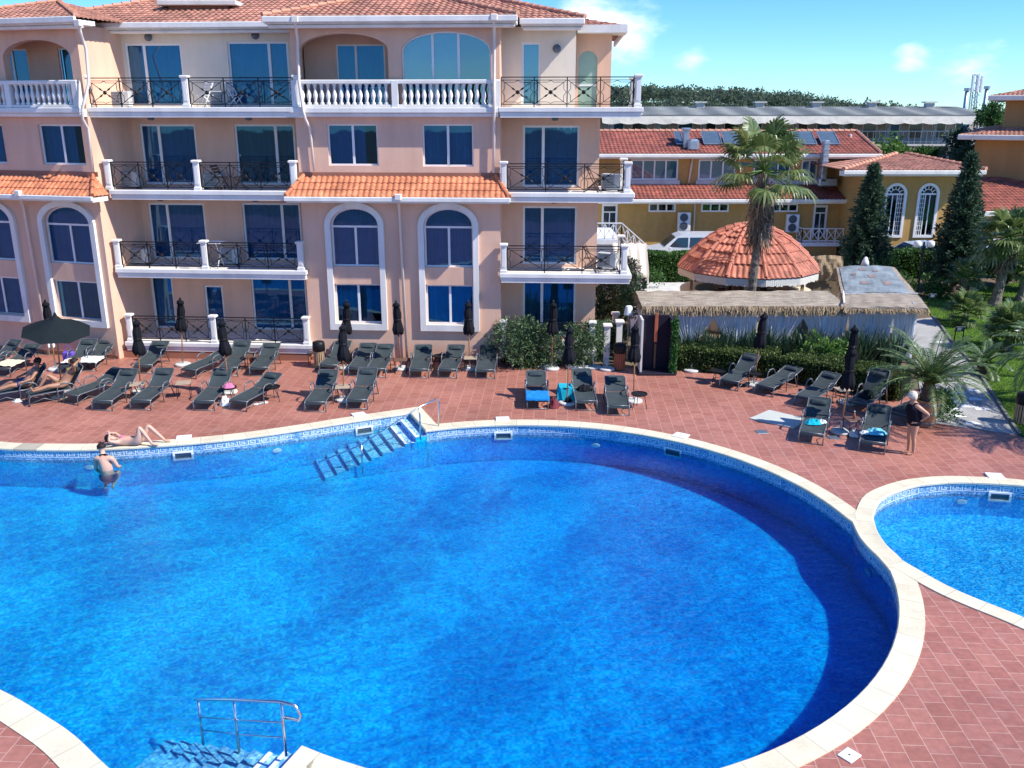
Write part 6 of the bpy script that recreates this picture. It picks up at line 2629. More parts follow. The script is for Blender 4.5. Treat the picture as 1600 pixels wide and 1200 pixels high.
# hedge behind the kiosk by the van
a, c = at(1008, 436, 46.2), at(1062, 436, 46.2)
hedge("clipped_hedge", "bright green hedge in front of the white van", (a.x, 46.0, 0), (c.x + 0.6, 46.0, 0), 0.9, 1.45, 5000, "hedge2", 0.10, 0.08)
a, c = at(1330, 440, 46.5), at(1640, 440, 46.5)
hedge("clipped_hedge", "long dark green hedge along the far edge of the lawn", (a.x, 46.8, 0), (c.x, 47.4, 0), 1.1, 1.35, 14000, "hedge2", 0.11, 0.09)
a, c = at(1392, 440, 45.5), at(1440, 440, 45.5)


# sword leaved plants between hedge and curtains
def sword_plant(c, n, l, label, mname="iris", group="sword leaved plants behind the hedge"):
    root = thing("sword_leaf_plant", label, "plant", (c[0], c[1], 0), group=group)
    f = MB()
    for _ in range(n):
        a = RND.uniform(0, 6.28)
        tilt = RND.uniform(0.05, 0.75)
        d = V((math.cos(a) * tilt, math.sin(a) * tilt, 1)).normalized()
        L_ = l * RND.uniform(0.65, 1.1)
        p = V((c[0] + RND.uniform(-0.18, 0.18), c[1] + RND.uniform(-0.12, 0.12), 0))
        s = V((-math.sin(a), math.cos(a), 0)) * 0.028
        q = p + d * L_ * 0.6
        e_ = q + (d + V((math.cos(a), math.sin(a), -0.5)) * 0.35 * tilt).normalized() * L_ * 0.4
        f.add([p - s, p + s, q + s, q - s, e_], [(0, 1, 2, 3), (3, 2, 4)])
    f.build("leaves", MAT[mname], root)
    return root


spx = [1078, 1104, 1128, 1152, 1176, 1200, 1226, 1250, 1272, 1296, 1322, 1348, 1374, 1398]
for i, px in enumerate(spx):
    c = at(px, 560, 30.22 - 0.05 * (i % 3) - max(0, px - 1240) * 0.0022)
    where = "sword leaved plant behind the hedge, number %d counted from the shower" % (i + 1)
    sword_plant((c.x, c.y, 0), 80, 1.55 if i % 3 else 1.35, ["dark sword leaved plant in the row behind the hedge, at its shower end" if i < 1 else ("dark sword leaved plant in the row behind the hedge, at its potted palm end" if i == 13 else "dark sword leaved plant within the row behind the clipped hedge")][0])
for (px, y, lab) in ((1268, 29.2, "lime green leafy shrub rising behind the middle of the hedge"), (1306, 28.9, "lime green leafy shrub beside the tied parasol in the hedge")):
    c = at(px, 560, y)
    bush("leafy_shrub", lab, "shrub", (c.x, c.y, 0), 0.42, 0.3, 1.18, 420, "lime", 0.2, 0.08, clumps=12)
# oleander bushes in front of the right end of the hotel
olean = [(800, 573, 0.85, 0.55, 1.72, "broad oleander bush at the hotel corner, first from the bay"), (842, 574, 0.75, 0.5, 1.38, "loose oleander bush behind the lounger with the blue towel"),
         (915, 572, 0.75, 0.5, 1.50, "oleander bush between the tied parasol and the slatted bin"), (945, 560, 0.6, 0.5, 1.30, "small oleander bush below the white stub pillars")]
for (px, py, rx, ry, h, lab) in olean:
    c = G(px, py)
    bush("oleander_bush", lab, "bush", (c.x, c.y, 0), rx, ry, h, 3400, "oleander", 0.15, 0.035, stems=10, clumps=42, group="oleander bushes by the hotel")
c = G(828, 569)
bush("leafy_shrub", "bright green shrub in front of the oleander bushes", "shrub", (c.x, c.y - 0.25, 0), 0.42, 0.3, 1.0, 900, "lime", 0.13, 0.06, clumps=16)
c = at(960, 520, 35.0)
bush("flowering_oleander", "tall oleander with pale pink flowers beside the white stairs", "bush", (c.x, c.y, 0), 1.0, 0.9, 2.95, 7500, "oleander", 0.19, 0.05, stems=12, clumps=60)
fl = MB()
for _ in range(46):
    a = RND.uniform(0, 6.28)
    p = V((c.x + 0.95 * math.cos(a) * RND.random() ** 0.5, c.y - 0.85 * RND.random(), RND.uniform(1.9, 3.0)))
    clump(fl, p, 0.09, 9, 0.07, 0.06)
o = fl.build("blossom", MAT["flower"], bpy.data.objects["flowering_oleander"])
c = at(950, 545, 31.5)
bush("leafy_shrub", "low green shrub behind the slatted bin by the white stub pillars", "shrub", (c.x, c.y, 0), 0.5, 0.4, 1.2, 1500, "hedge2", 0.12, 0.06, clumps=20)


# ------------------------------------------------------------------ palms
def fan_frond(mf, mp, base, az, el, stalk, rfan, nleaf=18, droop=0.5, dead=False):
    """palmate leaf on a stalk"""
    h = V((math.cos(az), math.sin(az), 0))
    d = (h * math.cos(el) + V((0, 0, math.sin(el)))).normalized()
    tip = base + d * stalk + V((0, 0, -0.12 * stalk * math.cos(el)))
    side = V((-math.sin(az), math.cos(az), 0))
    mp.tube([base, (base + tip) / 2 + V((0, 0, 0.03)), tip], [0.03, 0.022, 0.014], 4)
    n = side.cross(d).normalized()
    if n.z < 0:
        n = -n
    for i in range(nleaf):
        t_ = (i / (nleaf - 1) - 0.5) * 2
        a = t_ * rad(118)
        ld = (d * math.cos(a) + side * math.sin(a)).normalized()
        L_ = rfan * (1.0 - 0.28 * abs(t_)) * RND.uniform(0.9, 1.08)
        w = 0.046 * rfan / 0.9
        s = ld.cross(n).normalized() * w
        dr = V((0, 0, -1)) * droop
        p1 = tip + ld * L_ * 0.5 + n * 0.06 * L_
        p2 = tip + (ld * 0.82).normalized() * L_ * 0.82 + dr * L_ * 0.16
        p3 = tip + ld * L_ * 0.95 + dr * L_ * RND.uniform(0.28, 0.5)
        mf.add([tip, p1 - s, p2 - s * 0.6, p3, p2 + s * 0.6, p1 + s], [(0, 1, 5), (1, 2, 4, 5), (2, 3, 4)])


def fan_palm(label, base, th, nf, stalk, rfan, trunk_r=0.2, skirt=0, top=None, lean=(0, 0), group=None, elmin=-0.5, droop=0.55):
    root = thing("fan_palm", label, "palm tree", base, group=group)
    B = V(base)
    T = B + V((lean[0], lean[1], th))
    if th > 0.05:
        m = MB()
        pts, rs = [], []
        k = max(4, int(th * 7))
        for i in range(k + 1):
            t_ = i / k
            pts.append(B + (T - B) * t_ + V((lean[0] * 0.25 * math.sin(t_ * 3.14), 0, 0)))
            rs.append(trunk_r * (1.25 - 0.35 * t_) * (1 + 0.09 * (i % 2)) + (0.08 * (1 - t_ * 6) if t_ < 0.16 else 0))
        m.tube(pts, rs, 12)
        for i in range(int(th * 34)):
            t_ = RND.random()
            a = RND.uniform(0, 6.28)
            p = B + (T - B) * t_ + V((lean[0] * 0.25 * math.sin(t_ * 3.14), 0, 0))
            r_ = trunk_r * (1.25 - 0.35 * t_)
            h = V((math.cos(a), math.sin(a), 0))
            s = V((-math.sin(a), math.cos(a), 0)) * 0.05
            m.add([p + h * r_ * 0.95 - s, p + h * r_ * 0.95 + s, p + h * (r_ + 0.06) + V((0, 0, 0.12))], [(0, 1, 2)])
        m.build("trunk", MAT["bark"], root)
    f, st = MB(), MB()
    for i in range(nf):
        az = i * 2.399 + RND.uniform(-0.2, 0.2)
        t_ = (i + 0.5) / nf
        el = 1.35 - (1.35 - elmin) * t_ ** 0.9 + RND.uniform(-0.1, 0.1)
        fan_frond(f, st, T + V((0, 0, 0.1 * (1 - t_))), az, el, stalk * RND.uniform(0.85, 1.12), rfan * RND.uniform(0.85, 1.1), 22, droop)
    f.build("crown", MAT["palm"], root)
    st.build("leaf_stalk", MAT["lime"], root)
    if skirt:
        f, st = MB(), MB()
        for i in range(skirt):
            az = RND.uniform(0, 6.28)
            z = -RND.random() * 2.2
            fan_frond(f, st, T + V((0.12 * math.cos(az), 0.12 * math.sin(az), z * 0.75 * th / 4.5)), az, -0.95 - 0.5 * RND.random(), stalk * 0.34 * (1 + 0.30 * z), rfan * 0.66, 9, 0.9)
        dk = f.build("dead_fronds", MAT["deadleaf"], root)
        st.build("dry_stalk", MAT["deadleaf"], dk)
    return root


def feather_frond(mf, mp, base, az, el, L_, bend, nl=34, ll=0.42, w=0.022):
    """arching pinnate leaf"""
    h = V((math.cos(az), math.sin(az), 0))
    side = V((-math.sin(az), math.cos(az), 0))
    pts = []
    p = V(base)
    e_ = el
    k = 10
    for i in range(k + 1):
        pts.append(p.copy())
        p = p + (h * math.cos(e_) + V((0, 0, math.sin(e_)))) * (L_ / k)
        e_ -= bend / k
    mp.tube(pts, [0.022 * (1 - 0.8 * i / k) + 0.004 for i in range(k + 1)], 4)
    for i in range(nl):
        t_ = 0.14 + 0.86 * i / (nl - 1)
        x = t_ * k
        j = min(int(x), k - 1)
        q = pts[j] + (pts[j + 1] - pts[j]) * (x - j)
        d = (pts[j + 1] - pts[j]).normalized()
        n = side.cross(d)
        if n.z < 0:
            n = -n
        l = ll * (math.sin(math.pi * (0.12 + 0.80 * t_)) ** 0.7) * RND.uniform(0.85, 1.1)
        for s in (-1, 1):
            ld = (d * 0.62 + side * s * 0.78 + n * 0.22).normalized()
            e2_ = q + ld * l + V((0, 0, -0.22 * l))
            m_ = q + ld * l * 0.5
            ww = d * w
            mf.add([q, m_ - ww, e2_, m_ + ww], [(0, 1, 2, 3)])


def feather_palm(name, label, base, z0, nf, L_, bend, trunk=0.0, group=None, elmin=0.1, ll=0.42, cat="palm"):
    root = thing(name, label, cat, (base[0], base[1], 0), group=group)
    B = V((base[0], base[1], z0))
    m = MB()
    m.tube([B - V((0, 0, 0.15)), B + V((0, 0, 0.15)), B + V((0, 0, 0.35 + trunk))], [0.17, 0.2, 0.12], 10)
    for i in range(40):
        a = RND.uniform(0, 6.28)
        z = RND.uniform(0, 0.35 + trunk)
        hh = V((math.cos(a), math.sin(a), 0))
        s = V((-math.sin(a), math.cos(a), 0)) * 0.04
        p = B + hh * 0.16 + V((0, 0, z))
        m.add([p - s, p + s, p + hh * 0.1 + V((0, 0, 0.15))], [(0, 1, 2)])
    m.build("trunk", MAT["bark2"], root)
    f, st = MB(), MB()
    T = B + V((0, 0, 0.3 + trunk))
    for i in range(nf):
        az = i * 2.399 + RND.uniform(-0.15, 0.15)
        t_ = (i + 0.5) / nf
        el = 1.38 - (1.38 - elmin) * t_
        feather_frond(f, st, T, az, el, L_ * RND.uniform(0.85, 1.1), bend * (0.7 + 0.5 * t_), ll=ll)
    f.build("crown", MAT["feather"], root)
    st.build("leaf_stalk", MAT["lime"], root)
    return root


pb_ = at(1170, 462, 33.6)
pt_ = at(1194, 268, 33.4)
fan_palm("tall fan palm with a dry leaf skirt in front of the tiled kiosk", (pb_.x, 33.6, 0), pt_.z, 30, 1.3, 0.98, 0.14, skirt=58, lean=(pt_.x - pb_.x, -0.2), elmin=-0.42, droop=0.8)
# lawn palms
pl1 = at(1553, 480, 40.0)
pt1 = at(1560, 372, 40.0)
fan_palm("fan palm on the lawn with a slim grey trunk", (pl1.x, 40.0, 0), pt1.z, 34, 0.9, 0.95, 0.17, skirt=16, lean=(0.2, 0), elmin=-0.6, droop=0.7)
for (px, py, h, nf, st_, rf_, lab) in ((1505, 508, 0.55, 30, 0.55, 0.55, "low bushy fan palm beside the small lawn sign"), (1500, 470, 1.1, 20, 0.6, 0.5, "fan palm with a short stem behind the low bushy one"),
                                      (1572, 548, 0.75, 34, 0.62, 0.68, "dense low fan palm beside the white block"), (1592, 470, 1.5, 22, 0.7, 0.7, "fan palm at the right edge behind the slim trunk")):
    c = G(px, py)
    fan_palm(lab, (c.x, c.y, 0), h, nf, st_, rf_, 0.12, lean=(0.05, 0), elmin=-0.35, droop=0.5, group="young palms on the lawn")
bp_ = G(1443, 664)
feather_palm("potted_palm", "feather palm growing from the wooden barrel by the path", (bp_.x, bp_.y), 0.74, 30, 1.85, 1.35, 0.12, elmin=0.50, ll=0.36)
c = G(1535, 585)
feather_palm("feather_palm", "small feather palm on the lawn edge by the path", (c.x, c.y), 0.05, 16, 1.1, 1.2, elmin=0.15, ll=0.26)
c = G(1622, 640)
feather_palm("feather_palm", "feather palm reaching in from the right edge above the bin", (c.x + 0.35, c.y + 0.5), 0.9, 26, 1.6, 1.5, 0.3, elmin=0.05, ll=0.36)
c = G(1700, 690)
feather_palm("feather_palm", "tall feather palm outside the right edge that shades the deck", (c.x + 0.9, c.y - 0.7), 2.1, 26, 2.0, 1.6, 0.3, elmin=0.1, ll=0.4)
# barrel
br = thing("barrel_planter", "wooden barrel planter with dark hoops beside the standing woman", "planter", (bp_.x, bp_.y, 0))
m = MB(Matrix.Translation((bp_.x, bp_.y, 0)))
m.lathe([(0.27, 0.0), (0.30, 0.2), (0.335, 0.5), (0.36, 0.78), (0.31, 0.78), (0.30, 0.70)], 20, caps=False)
m.build("staves", MAT["barrel"], br)
for z, r_ in ((0.12, 0.296), (0.42, 0.332), (0.68, 0.358)):
    m = MB(Matrix.Translation((bp_.x, bp_.y, 0)))
    m.lathe([(r_, z - 0.025), (r_ + 0.012, z - 0.02), (r_ + 0.016, z + 0.02), (r_ + 0.004, z + 0.03)], 20, caps=False)
    m.build("hoop", MAT["grey"], br)
m = MB(Matrix.Translation((bp_.x, bp_.y, 0)))
m.lathe([(0.0, 0.70), (0.31, 0.69)], 20, caps=False)
m.build("soil", MAT["soil"], br)
c = G(1478, 655)
bush("leafy_shrub", "small green shrub at the path side of the barrel", "shrub", (c.x, c.y + 0.35, 0), 0.35, 0.5, 0.75, 1300, "hedge2", 0.12, 0.05, clumps=16)


# ------------------------------------------------------------------ conifers and trees
def conifer(label, base, h, r):
    root = thing("conifer", label, "conifer", (base[0], base[1], 0), group="dark conifers by the pavilion")
    m = MB()
    m.tube([(base[0], base[1], -0.02), (base[0], base[1], h * 0.5), (base[0], base[1], h * 0.97)], [0.16, 0.1, 0.02], 7)
    m.build("trunk", MAT["bark2"], root)
    f = MB()
    nb = 300
    for i in range(nb):
        t_ = (i / nb) ** 0.85
        z = 0.35 + (h - 0.5) * t_
        rr = r * (1 - t_) ** 0.80 * RND.uniform(0.72, 1.12) + 0.08
        a = i * 2.399 + RND.uniform(-0.3, 0.3)
        hd = V((math.cos(a), math.sin(a), 0))
        k = max(5, int(rr * 16))
        for j in range(k):
            q = (j + 0.5) / k
            p = V((base[0], base[1], z)) + hd * rr * q + V((0, 0, 0.10 * rr * math.sin(q * 2.6) - 0.12 * q * rr))
            for s in range(4):
                d = (hd * 0.8 + rdir(0.25) * 0.95).normalized()
                leaf(f, p + rdir() * 0.05, d, rdir(0.5), RND.uniform(0.16, 0.34), 0.07)
    f.build("crown", MAT["conifer"], root)
    return root


c = at(1347, 430, 46.0)
tz_ = at(1346, 254, 46.0).z
conifer("dark conifer left of the arched pavilion windows", (c.x, 46.0), tz_, 1.42)
c = at(1490, 440, 44.0)
tz_ = at(1492, 236, 44.0).z
conifer("dark conifer right of the arched pavilion windows", (c.x, 44.0), tz_, 1.5)


def broad_tree(label, base, h, r, n, matname="hedge2", trunk_h=0.35, l=0.22, w=0.13, group=None, cat="tree", name="tree"):
    root = thing(name, label, cat, (base[0], base[1], base[2] if len(base) > 2 else 0), group=group)
    bz = base[2] if len(base) > 2 else -0.02
    m = MB()
    B = V((base[0], base[1], bz))
    m.tube([B, B + V((0.05, 0, h * 0.3)), B + V((0, 0, h * 0.6))], [0.14, 0.11, 0.05], 7)
    for i in range(6):
        a = i * 1.05 + RND.random()
        s = B + V((0, 0, h * RND.uniform(0.25, 0.45)))
        m.tube([s, s + V((math.cos(a) * r * 0.4, math.sin(a) * r * 0.4, h * 0.15)), s + V((math.cos(a) * r * 0.75, math.sin(a) * r * 0.75, h * 0.28))], [0.06, 0.04, 0.015], 5)
    m.build("trunk", MAT["bark2"], root)
    f = MB()
    for i in range(38):
        d = rdir()
        k = RND.random() ** 0.4
        cz = bz + h * (0.5 + trunk_h * 0.5)
        c_ = (base[0] + d.x * r * k * 0.8, base[1] + d.y * r * k * 0.8, cz + d.z * (h * (1 - trunk_h) * 0.5) * k * 0.85)
        clump(f, c_, r * RND.uniform(0.22, 0.38), n // 38, l, w)
    f.build("crown", MAT[matname], root)
    return root


c = at(1612, 445, 43.5)
broad_tree("dark green leafy tree behind the slim lawn palm", (c.x, 43.5), 2.9, 1.3, 4500, "hedge2", 0.1)
c = at(1572, 430, 45.2)
broad_tree("small green tree at the far lawn edge beside the hedge", (c.x, 45.2), 2.2, 0.9, 2600, "oleander", 0.1)
for (px, py, y, h, r_, mn, lab) in ((1392, 238, 75, 3.2, 1.7, "lime", "pale green tree in front of the far hotel"), (1448, 246, 75, 1.8, 1.2, "hedge2", "small round green tree right of the pale green one"),
                                    (1500, 230, 72, 4.0, 1.8, "conifer", "dark tree against the far hotel beside the tall building"), (1547, 178, 95, 4.0, 1.7, "hedge2", "green tree top beside the antenna mast"),
                                    (1512, 250, 68, 3.4, 1.5, "conifer", "dark tree at the foot of the tall building")):
    p = at(px, py, y)
    broad_tree(lab, (p.x, y, p.z - h * 0.62), h, r_, 1700, mn, 0.1, 0.34, 0.2, group="trees before the far hotel")
c = at(1005, 450, 44.8)
bush("leafy_shrub", "low dark shrub in front of the bright hedge by the stairs", "shrub", (c.x, 44.6, 0), 0.9, 0.5, 0.9, 1500, "hedge2", 0.14, 0.08, clumps=20)
for (px, py, y, r_, h, lab) in ((1402, 446, 43, 0.9, 0.8, "rounded low shrub at the far left of the lawn"), (1455, 452, 42, 0.7, 0.9, "shrub at the foot of the right conifer"), (1375, 405, 45, 0.8, 1.5, "wispy shrub beside the left conifer")):
    c = at(px, py, y)
    bush("leafy_shrub", lab, "shrub", (c.x, y, 0), r_, r_ * 0.6, h, 1500, "hedge2", 0.14, 0.07, clumps=20)

# forest on the hill
ff = MB()
for i in range(2700):
    x, y = RND.uniform(-10, 230), RND.uniform(206, 292)
    z = hill_z(x, y)
    if z < 2.5:
        continue
    h = RND.uniform(2.8, 4.6) * (0.7 if x > 100 else 1.0)
    w_ = h * RND.uniform(0.30, 0.5)
    for _ in range(58):
        d = rdir(0.25)
        k = RND.random() ** 0.4
        p = V((x + d.x * w_ * k, y + d.y * w_ * k, z + h * 0.6 + d.z * h * 0.42 * k))
        leaf(ff, p, rdir(0.3), rdir(0.6), RND.uniform(0.4, 0.8), 0.45)
tag(ff.build("forest", MAT["farleaf"]), kind="stuff")

# grass of the lawn
gf = MB()
lawn2 = [V(p) for p in lawn_pts]


def in_poly(x, y, poly):
    c_ = False
    for i in range(len(poly)):
        a, b_ = poly[i], poly[i - 1]
        if (a.y > y) != (b_.y > y) and x < (b_.x - a.x) * (y - a.y) / (b_.y - a.y) + a.x:
            c_ = not c_
    return c_


n_ = 0
while n_ < 32000:
    y = 22 + 24 * RND.random() ** 1.3
    x = RND.uniform(11, 26)
    if not in_poly(x, y, lawn2) or x > 0.60 * y + 2.5:
        n_ += 0.2
        continue
    n_ += 1
    d = (V((0, 0, 1)) + rdir() * 0.55).normalized()
    leaf(gf, V((x, y, 0.008)), d, rdir(0.2), RND.uniform(0.05, 0.12), 0.022)
tag(gf.build("grass", MAT["grass"]), kind="stuff")
# ================================================================== pool furniture
def rotx(a):
    return Matrix.Rotation(a, 4, "X")


def make_lounger(ang):
    root = proto("sun_lounger")
    a = rad(ang)
    hy, hz, bl = 1.20, 0.36, 0.76
    top = V((0, hy + bl * math.cos(a), hz + bl * math.sin(a)))
    m = MB()
    for s in (-1, 1):
        x = s * 0.315
        m.tube([(x, 0.0, 0.0), (x, 0.01, 0.22), (x, 0.04, 0.29), (x, 0.12, 0.325), (x, 0.7, 0.345), (x, hy + 0.03, hz)], 0.0165, 7)
        m.tube([(x, 0.03, 0.10), (x, 0.42, 0.20), (x, 0.78, 0.04)], 0.011, 5)
        m.tube([(x * 0.98, hy + bl * 0.45 * math.cos(a), hz + bl * 0.45 * math.sin(a)), (x * 0.98, hy + 0.42, 0.18)], 0.010, 5)
    m.tube([(-0.315, 0.0, 0.025), (0.315, 0.0, 0.025)], 0.013, 6)
    m.tube([(-0.315, 0.06, 0.30), (0.315, 0.06, 0.30)], 0.014, 6)
    m.tube([(-0.315, hy, hz - 0.02), (0.315, hy, hz - 0.02)], 0.013, 6)
    m.tube([(-0.34, 1.52, 0.03), (0.34, 1.52, 0.03)], 0.012, 6)
    m.build("frame", MAT["alu"], root, smooth=True)
    for s in (-1, 1):
        x = s * 0.345
        m = MB()
        m.tube([(x, 0.80, 0.0), (x, 0.80, 0.40), (x, 0.84, 0.51), (x, 0.93, 0.56), (x, 1.14, 0.56), (x, 1.24, 0.52), (x, 1.30, 0.43), (x, 1.56, 0.0)], 0.0165, 7)
        m.rbox(x - 0.028, x + 0.028, 0.90, 1.16, 0.567, 0.588, 0.008)
        m.build("armrest", MAT["alu"], root, smooth=True)
    m = MB()
    m.grid(lambda u, v: (-0.30 + 0.60 * u, 0.03 + (hy - 0.03) * v, 0.318 + 0.042 * v + 0.022 * (1 - v) ** 8 * -1.6 - 0.030 * math.sin(math.pi * u) * math.sin(math.pi * min(1, v * 1.02))), 8, 16)
    m.grid(lambda u, v: (-0.30 + 0.60 * u, 0.012 - 0.01 * v, 0.286 - 0.05 * v), 8, 1)
    m.build("seat", MAT["sling"], root, smooth=True)
    d = V((0, math.cos(a), math.sin(a)))
    n = V((0, -math.sin(a), math.cos(a)))
    m = MB()
    m.grid(lambda u, v: V((-0.29 + 0.58 * u, hy, hz)) + d * (0.01 + (bl - 0.01) * v) - n * 0.028 * math.sin(math.pi * u) * math.sin(math.pi * v), 8, 12)
    bk = m.build("backrest", MAT["sling"], root, smooth=True)
    m = MB()
    p0, p1 = V((0, hy, hz)), top
    for s in (-1, 1):
        x = V((s * 0.305, 0, 0))
        m.tube([p0 + x, p1 + x - d * 0.04], 0.015, 6)
    m.tube([p1 + V((-0.305, 0, 0)) - d * 0.04, p1 + V((-0.26, 0, 0)), p1 + V((0.26, 0, 0)), p1 + V((0.305, 0, 0)) - d * 0.04], 0.015, 6)
    m.build("back_frame", MAT["alu"], bk, smooth=True)
    M = Matrix(((1, 0, 0, 0), (0, d.y, n.y, hy), (0, d.z, n.z, hz), (0, 0, 0, 1)))
    m = MB(M)
    m.grid(lambda u, v: (-0.21 + 0.42 * u, bl - 0.27 + 0.17 * v, 0.012 + 0.065 * (math.sin(math.pi * min(max(u, 0.02), 0.98)) ** 0.35) * (math.sin(math.pi * min(max(v, 0.02), 0.98)) ** 0.6)), 12, 8)
    m.grid(lambda u, v: (-0.21 + 0.42 * u, bl - 0.27 + 0.17 * v, 0.012), 1, 1)
    m.build("pillow", MAT["pillow"], root, smooth=True)
    return root


LOUNGE_GROUP = "black sun loungers round the pool"
ANGS = (14, 24, 34, 56)
LP = {a: Place(make_lounger(a), "sun lounger", LOUNGE_GROUP) for a in ANGS}
LOUNGERS = []


def lounger(fx, fy, tx, ty, label, force=None, turn=None):
    F = G(fx, fy)
    best = None
    for a in ANGS:
        z = 0.36 + 0.76 * math.sin(rad(a))
        T = G(tx, ty, z)
        e_ = abs((T - F).xy.length - (1.20 + 0.76 * math.cos(rad(a))))
        if best is None or e_ < best[0]:
            best = (e_, a, T)
    a = force or best[1]
    z = 0.36 + 0.76 * math.sin(rad(a))
    T = G(tx, ty, z)
    d = (T - F).xy
    rz = math.atan2(d.y, d.x) - math.pi / 2 if turn is None else rad(turn)
    o = LP[a].put((F.x, F.y, 0), rz, label)
    LOUNGERS.append((o, F, rz, a))
    #DBG print('LNG', len(LOUNGERS), a, round(best[0], 2), round(math.degrees(rz)), label[:50])
    return o, F, rz, a


L1 = lounger(-42, 585, 25, 531, "leftmost lounger in the back row by the left bay wall, cut by the photo edge")
L2 = lounger(3, 589, 55, 536, "lounger with a cream yellow towel on its seat in the back row at the left")
L3 = lounger(106, 585, 142, 528, "lounger by the violet bag with a small white towel on its seat")
L4 = lounger(136, 580, 171, 528, "lounger with a wide white towel spread over its foot end by the bay wall")
L5 = lounger(-14, 630, 26, 575, "lounger under the open parasol on which the person in blue shorts lies", 56)
L6 = lounger(44, 632, 84, 576, "lounger under the open parasol on which the person with raised arms lies", 56)
L7 = lounger(111, 632, 153, 585, "front row lounger with a lowered back just right of the open parasol", 24)
L8 = lounger(160, 642, 199, 578, "front row lounger whose back lies in the shade of the leaning closed parasol")
L9 = lounger(220, 641, 255, 577, "front row lounger beside the tall square hairpin table")
L10 = lounger(224, 584, 254, 531, "back row lounger in front of the left balcony ledge, by the leaning closed parasol")
L11 = lounger(295, 591, 330, 557, "back row lounger with its back nearly flat beside a white parasol base", 14, -24)
L12 = lounger(357, 588, 380, 531, "back row lounger left of the small brown square table at the balcony ledge")
L13 = lounger(405, 588, 427, 534, "back row lounger right of the small brown square table at the balcony ledge")
L14 = lounger(319, 642, 347, 577, "front row lounger left of the table with the pink cloth")
L15 = lounger(372, 642, 402, 594, "front row lounger with a half lowered back by the round table and the white slippers", 24)
L16 = lounger(513, 584, 532, 536, "back row lounger half hidden by the tall tied parasol near the slatted bin", 34, -8)
L17 = lounger(559, 588, 576, 536, "left one of the two touching loungers under the first arched window from the corner")
L18 = lounger(588, 590, 603, 537, "right one of the two touching loungers under the first arched window from the corner")
L19 = lounger(655, 591, 662, 538, "wall row lounger right of the downpipe with the first parasol base")
L20 = lounger(493, 644, 514, 577, "front lounger by the pool steps with its back in shade")
L21 = lounger(558, 640, 574, 576, "front lounger nearest to the steel rail of the pool steps, back in sun")
L22 = lounger(699, 591, 714, 538, "wall row lounger between the round black table and the light wooden table")
L23 = lounger(758, 592, 764, 539, "wall row lounger beside the oleander bush")
L24 = lounger(840, 640, 837, 578, "lounger with a bright blue towel over its seat")
L25 = lounger(916, 642, 909, 578, "lounger with a dark bag on it, right of the turquoise draped table")
L26 = lounger(966, 650, 960, 585, "lounger left of the round table with the parasol base on open paving")
L27 = lounger(1138, 609, 1173, 554, "raised lounger before the clipped hedge, first from the shower panel")
L28 = lounger(1193, 618, 1227, 588, "flat lounger before the clipped hedge, beside the first raised one", 14, -44)
L29 = lounger(1256, 636, 1298, 601, "flat lounger in the shade behind the turquoise towel lounger on the right", 24, -42)
L30 = lounger(1266, 694, 1283, 617, "lounger with a rumpled turquoise towel next to the pale floor slab")
L31 = lounger(1340, 645, 1372, 597, "dark lounger in the hedge shade with a black bundle on it", 56, -40)
L32 = lounger(1361, 708, 1374, 634, "lounger with a pale aqua towel in front of the standing woman")
L33 = lounger(1400, 662, 1420, 634, "low lounger in shade behind the standing woman and the barrel", 14, -52)


# ------------------------------------------------------------------ side tables
def make_round():
    root = proto("side_table")
    m = MB()
    m.lathe([(0.0, 0.43), (0.23, 0.43), (0.245, 0.445), (0.245, 0.47), (0.232, 0.47), (0.228, 0.45), (0.0, 0.45)], 24, caps=False)
    m.build("table_top", MAT["iron"], root)
    for k in range(3):
        a = rad(90 + 120 * k)
        m = MB()
        m.tube([(0.16 * math.cos(a), 0.16 * math.sin(a), 0.43), (0.25 * math.cos(a), 0.25 * math.sin(a), 0.0)], 0.010, 6)
        m.build("leg", MAT["iron"], root)
    return root


def make_square(topmat):
    root = proto("side_table")
    m = MB()
    m.rbox(-0.22, 0.22, -0.22, 0.22, 0.45, 0.475, 0.008)
    m.build("table_top", MAT[topmat], root)
    for sx in (-1, 1):
        m = MB()
        x = sx * 0.19
        m.tube([(x, -0.19, 0.45), (x, -0.19, 0.012), (x, 0.19, 0.012), (x, 0.19, 0.45)], 0.010, 6)
        m.build("leg", MAT["iron"], root)
    return root


TG = "small side tables by the loungers"
TR = Place(make_round(), "side table", TG)
TS = Place(make_square("tabletop"), "side table", TG)
TB = Place(make_square("brown"), "side table", TG)
TABLES = {}


def table(kind, px, py, key, label, rz=0.1):
    p = G(px, py, 0.46)
    TABLES[key] = p
    return kind.put((p.x, p.y, 0), rz, label)


table(TS, 286, 598, 1, "square beige hairpin table standing free right of a front row lounger", 0.25)
table(TR, 425, 604, 2, "round black table at the right end of the left front row")
table(TR, 357, 605, 3, "round black table holding the pink cloth")
table(TS, 214, 600, 4, "square beige table between two front row loungers under the leaning parasol", 0.3)
table(TB, 393, 556, 5, "brown square table between two back row loungers at the balcony ledge", 0.1)
table(TS, 491, 550, 6, "square beige table in front of the slatted bin by the peach wall", 0.05)
table(TS, 535, 604, 7, "square beige table between the two front loungers by the pool steps", 0.1)
table(TB, 626, 562, 8, "brown square table at the first downpipe under a tied parasol", 0.05)
table(TR, 687, 556, 9, "round black table between two wall row loungers")
table(TS, 735, 559, 10, "light square table under the tied parasol by the second arched window", 0.02)
table(TR, 884, 603, 11, "table hidden under a turquoise towel")
table(TR, 999, 615, 12, "round black table standing free right of the last lounger on open paving")
table(TR, 1122, 579, 13, "round black table left of the first lounger before the hedge")
table(TR, 1179, 583, 14, "round black table between the raised and the flat lounger before the hedge")
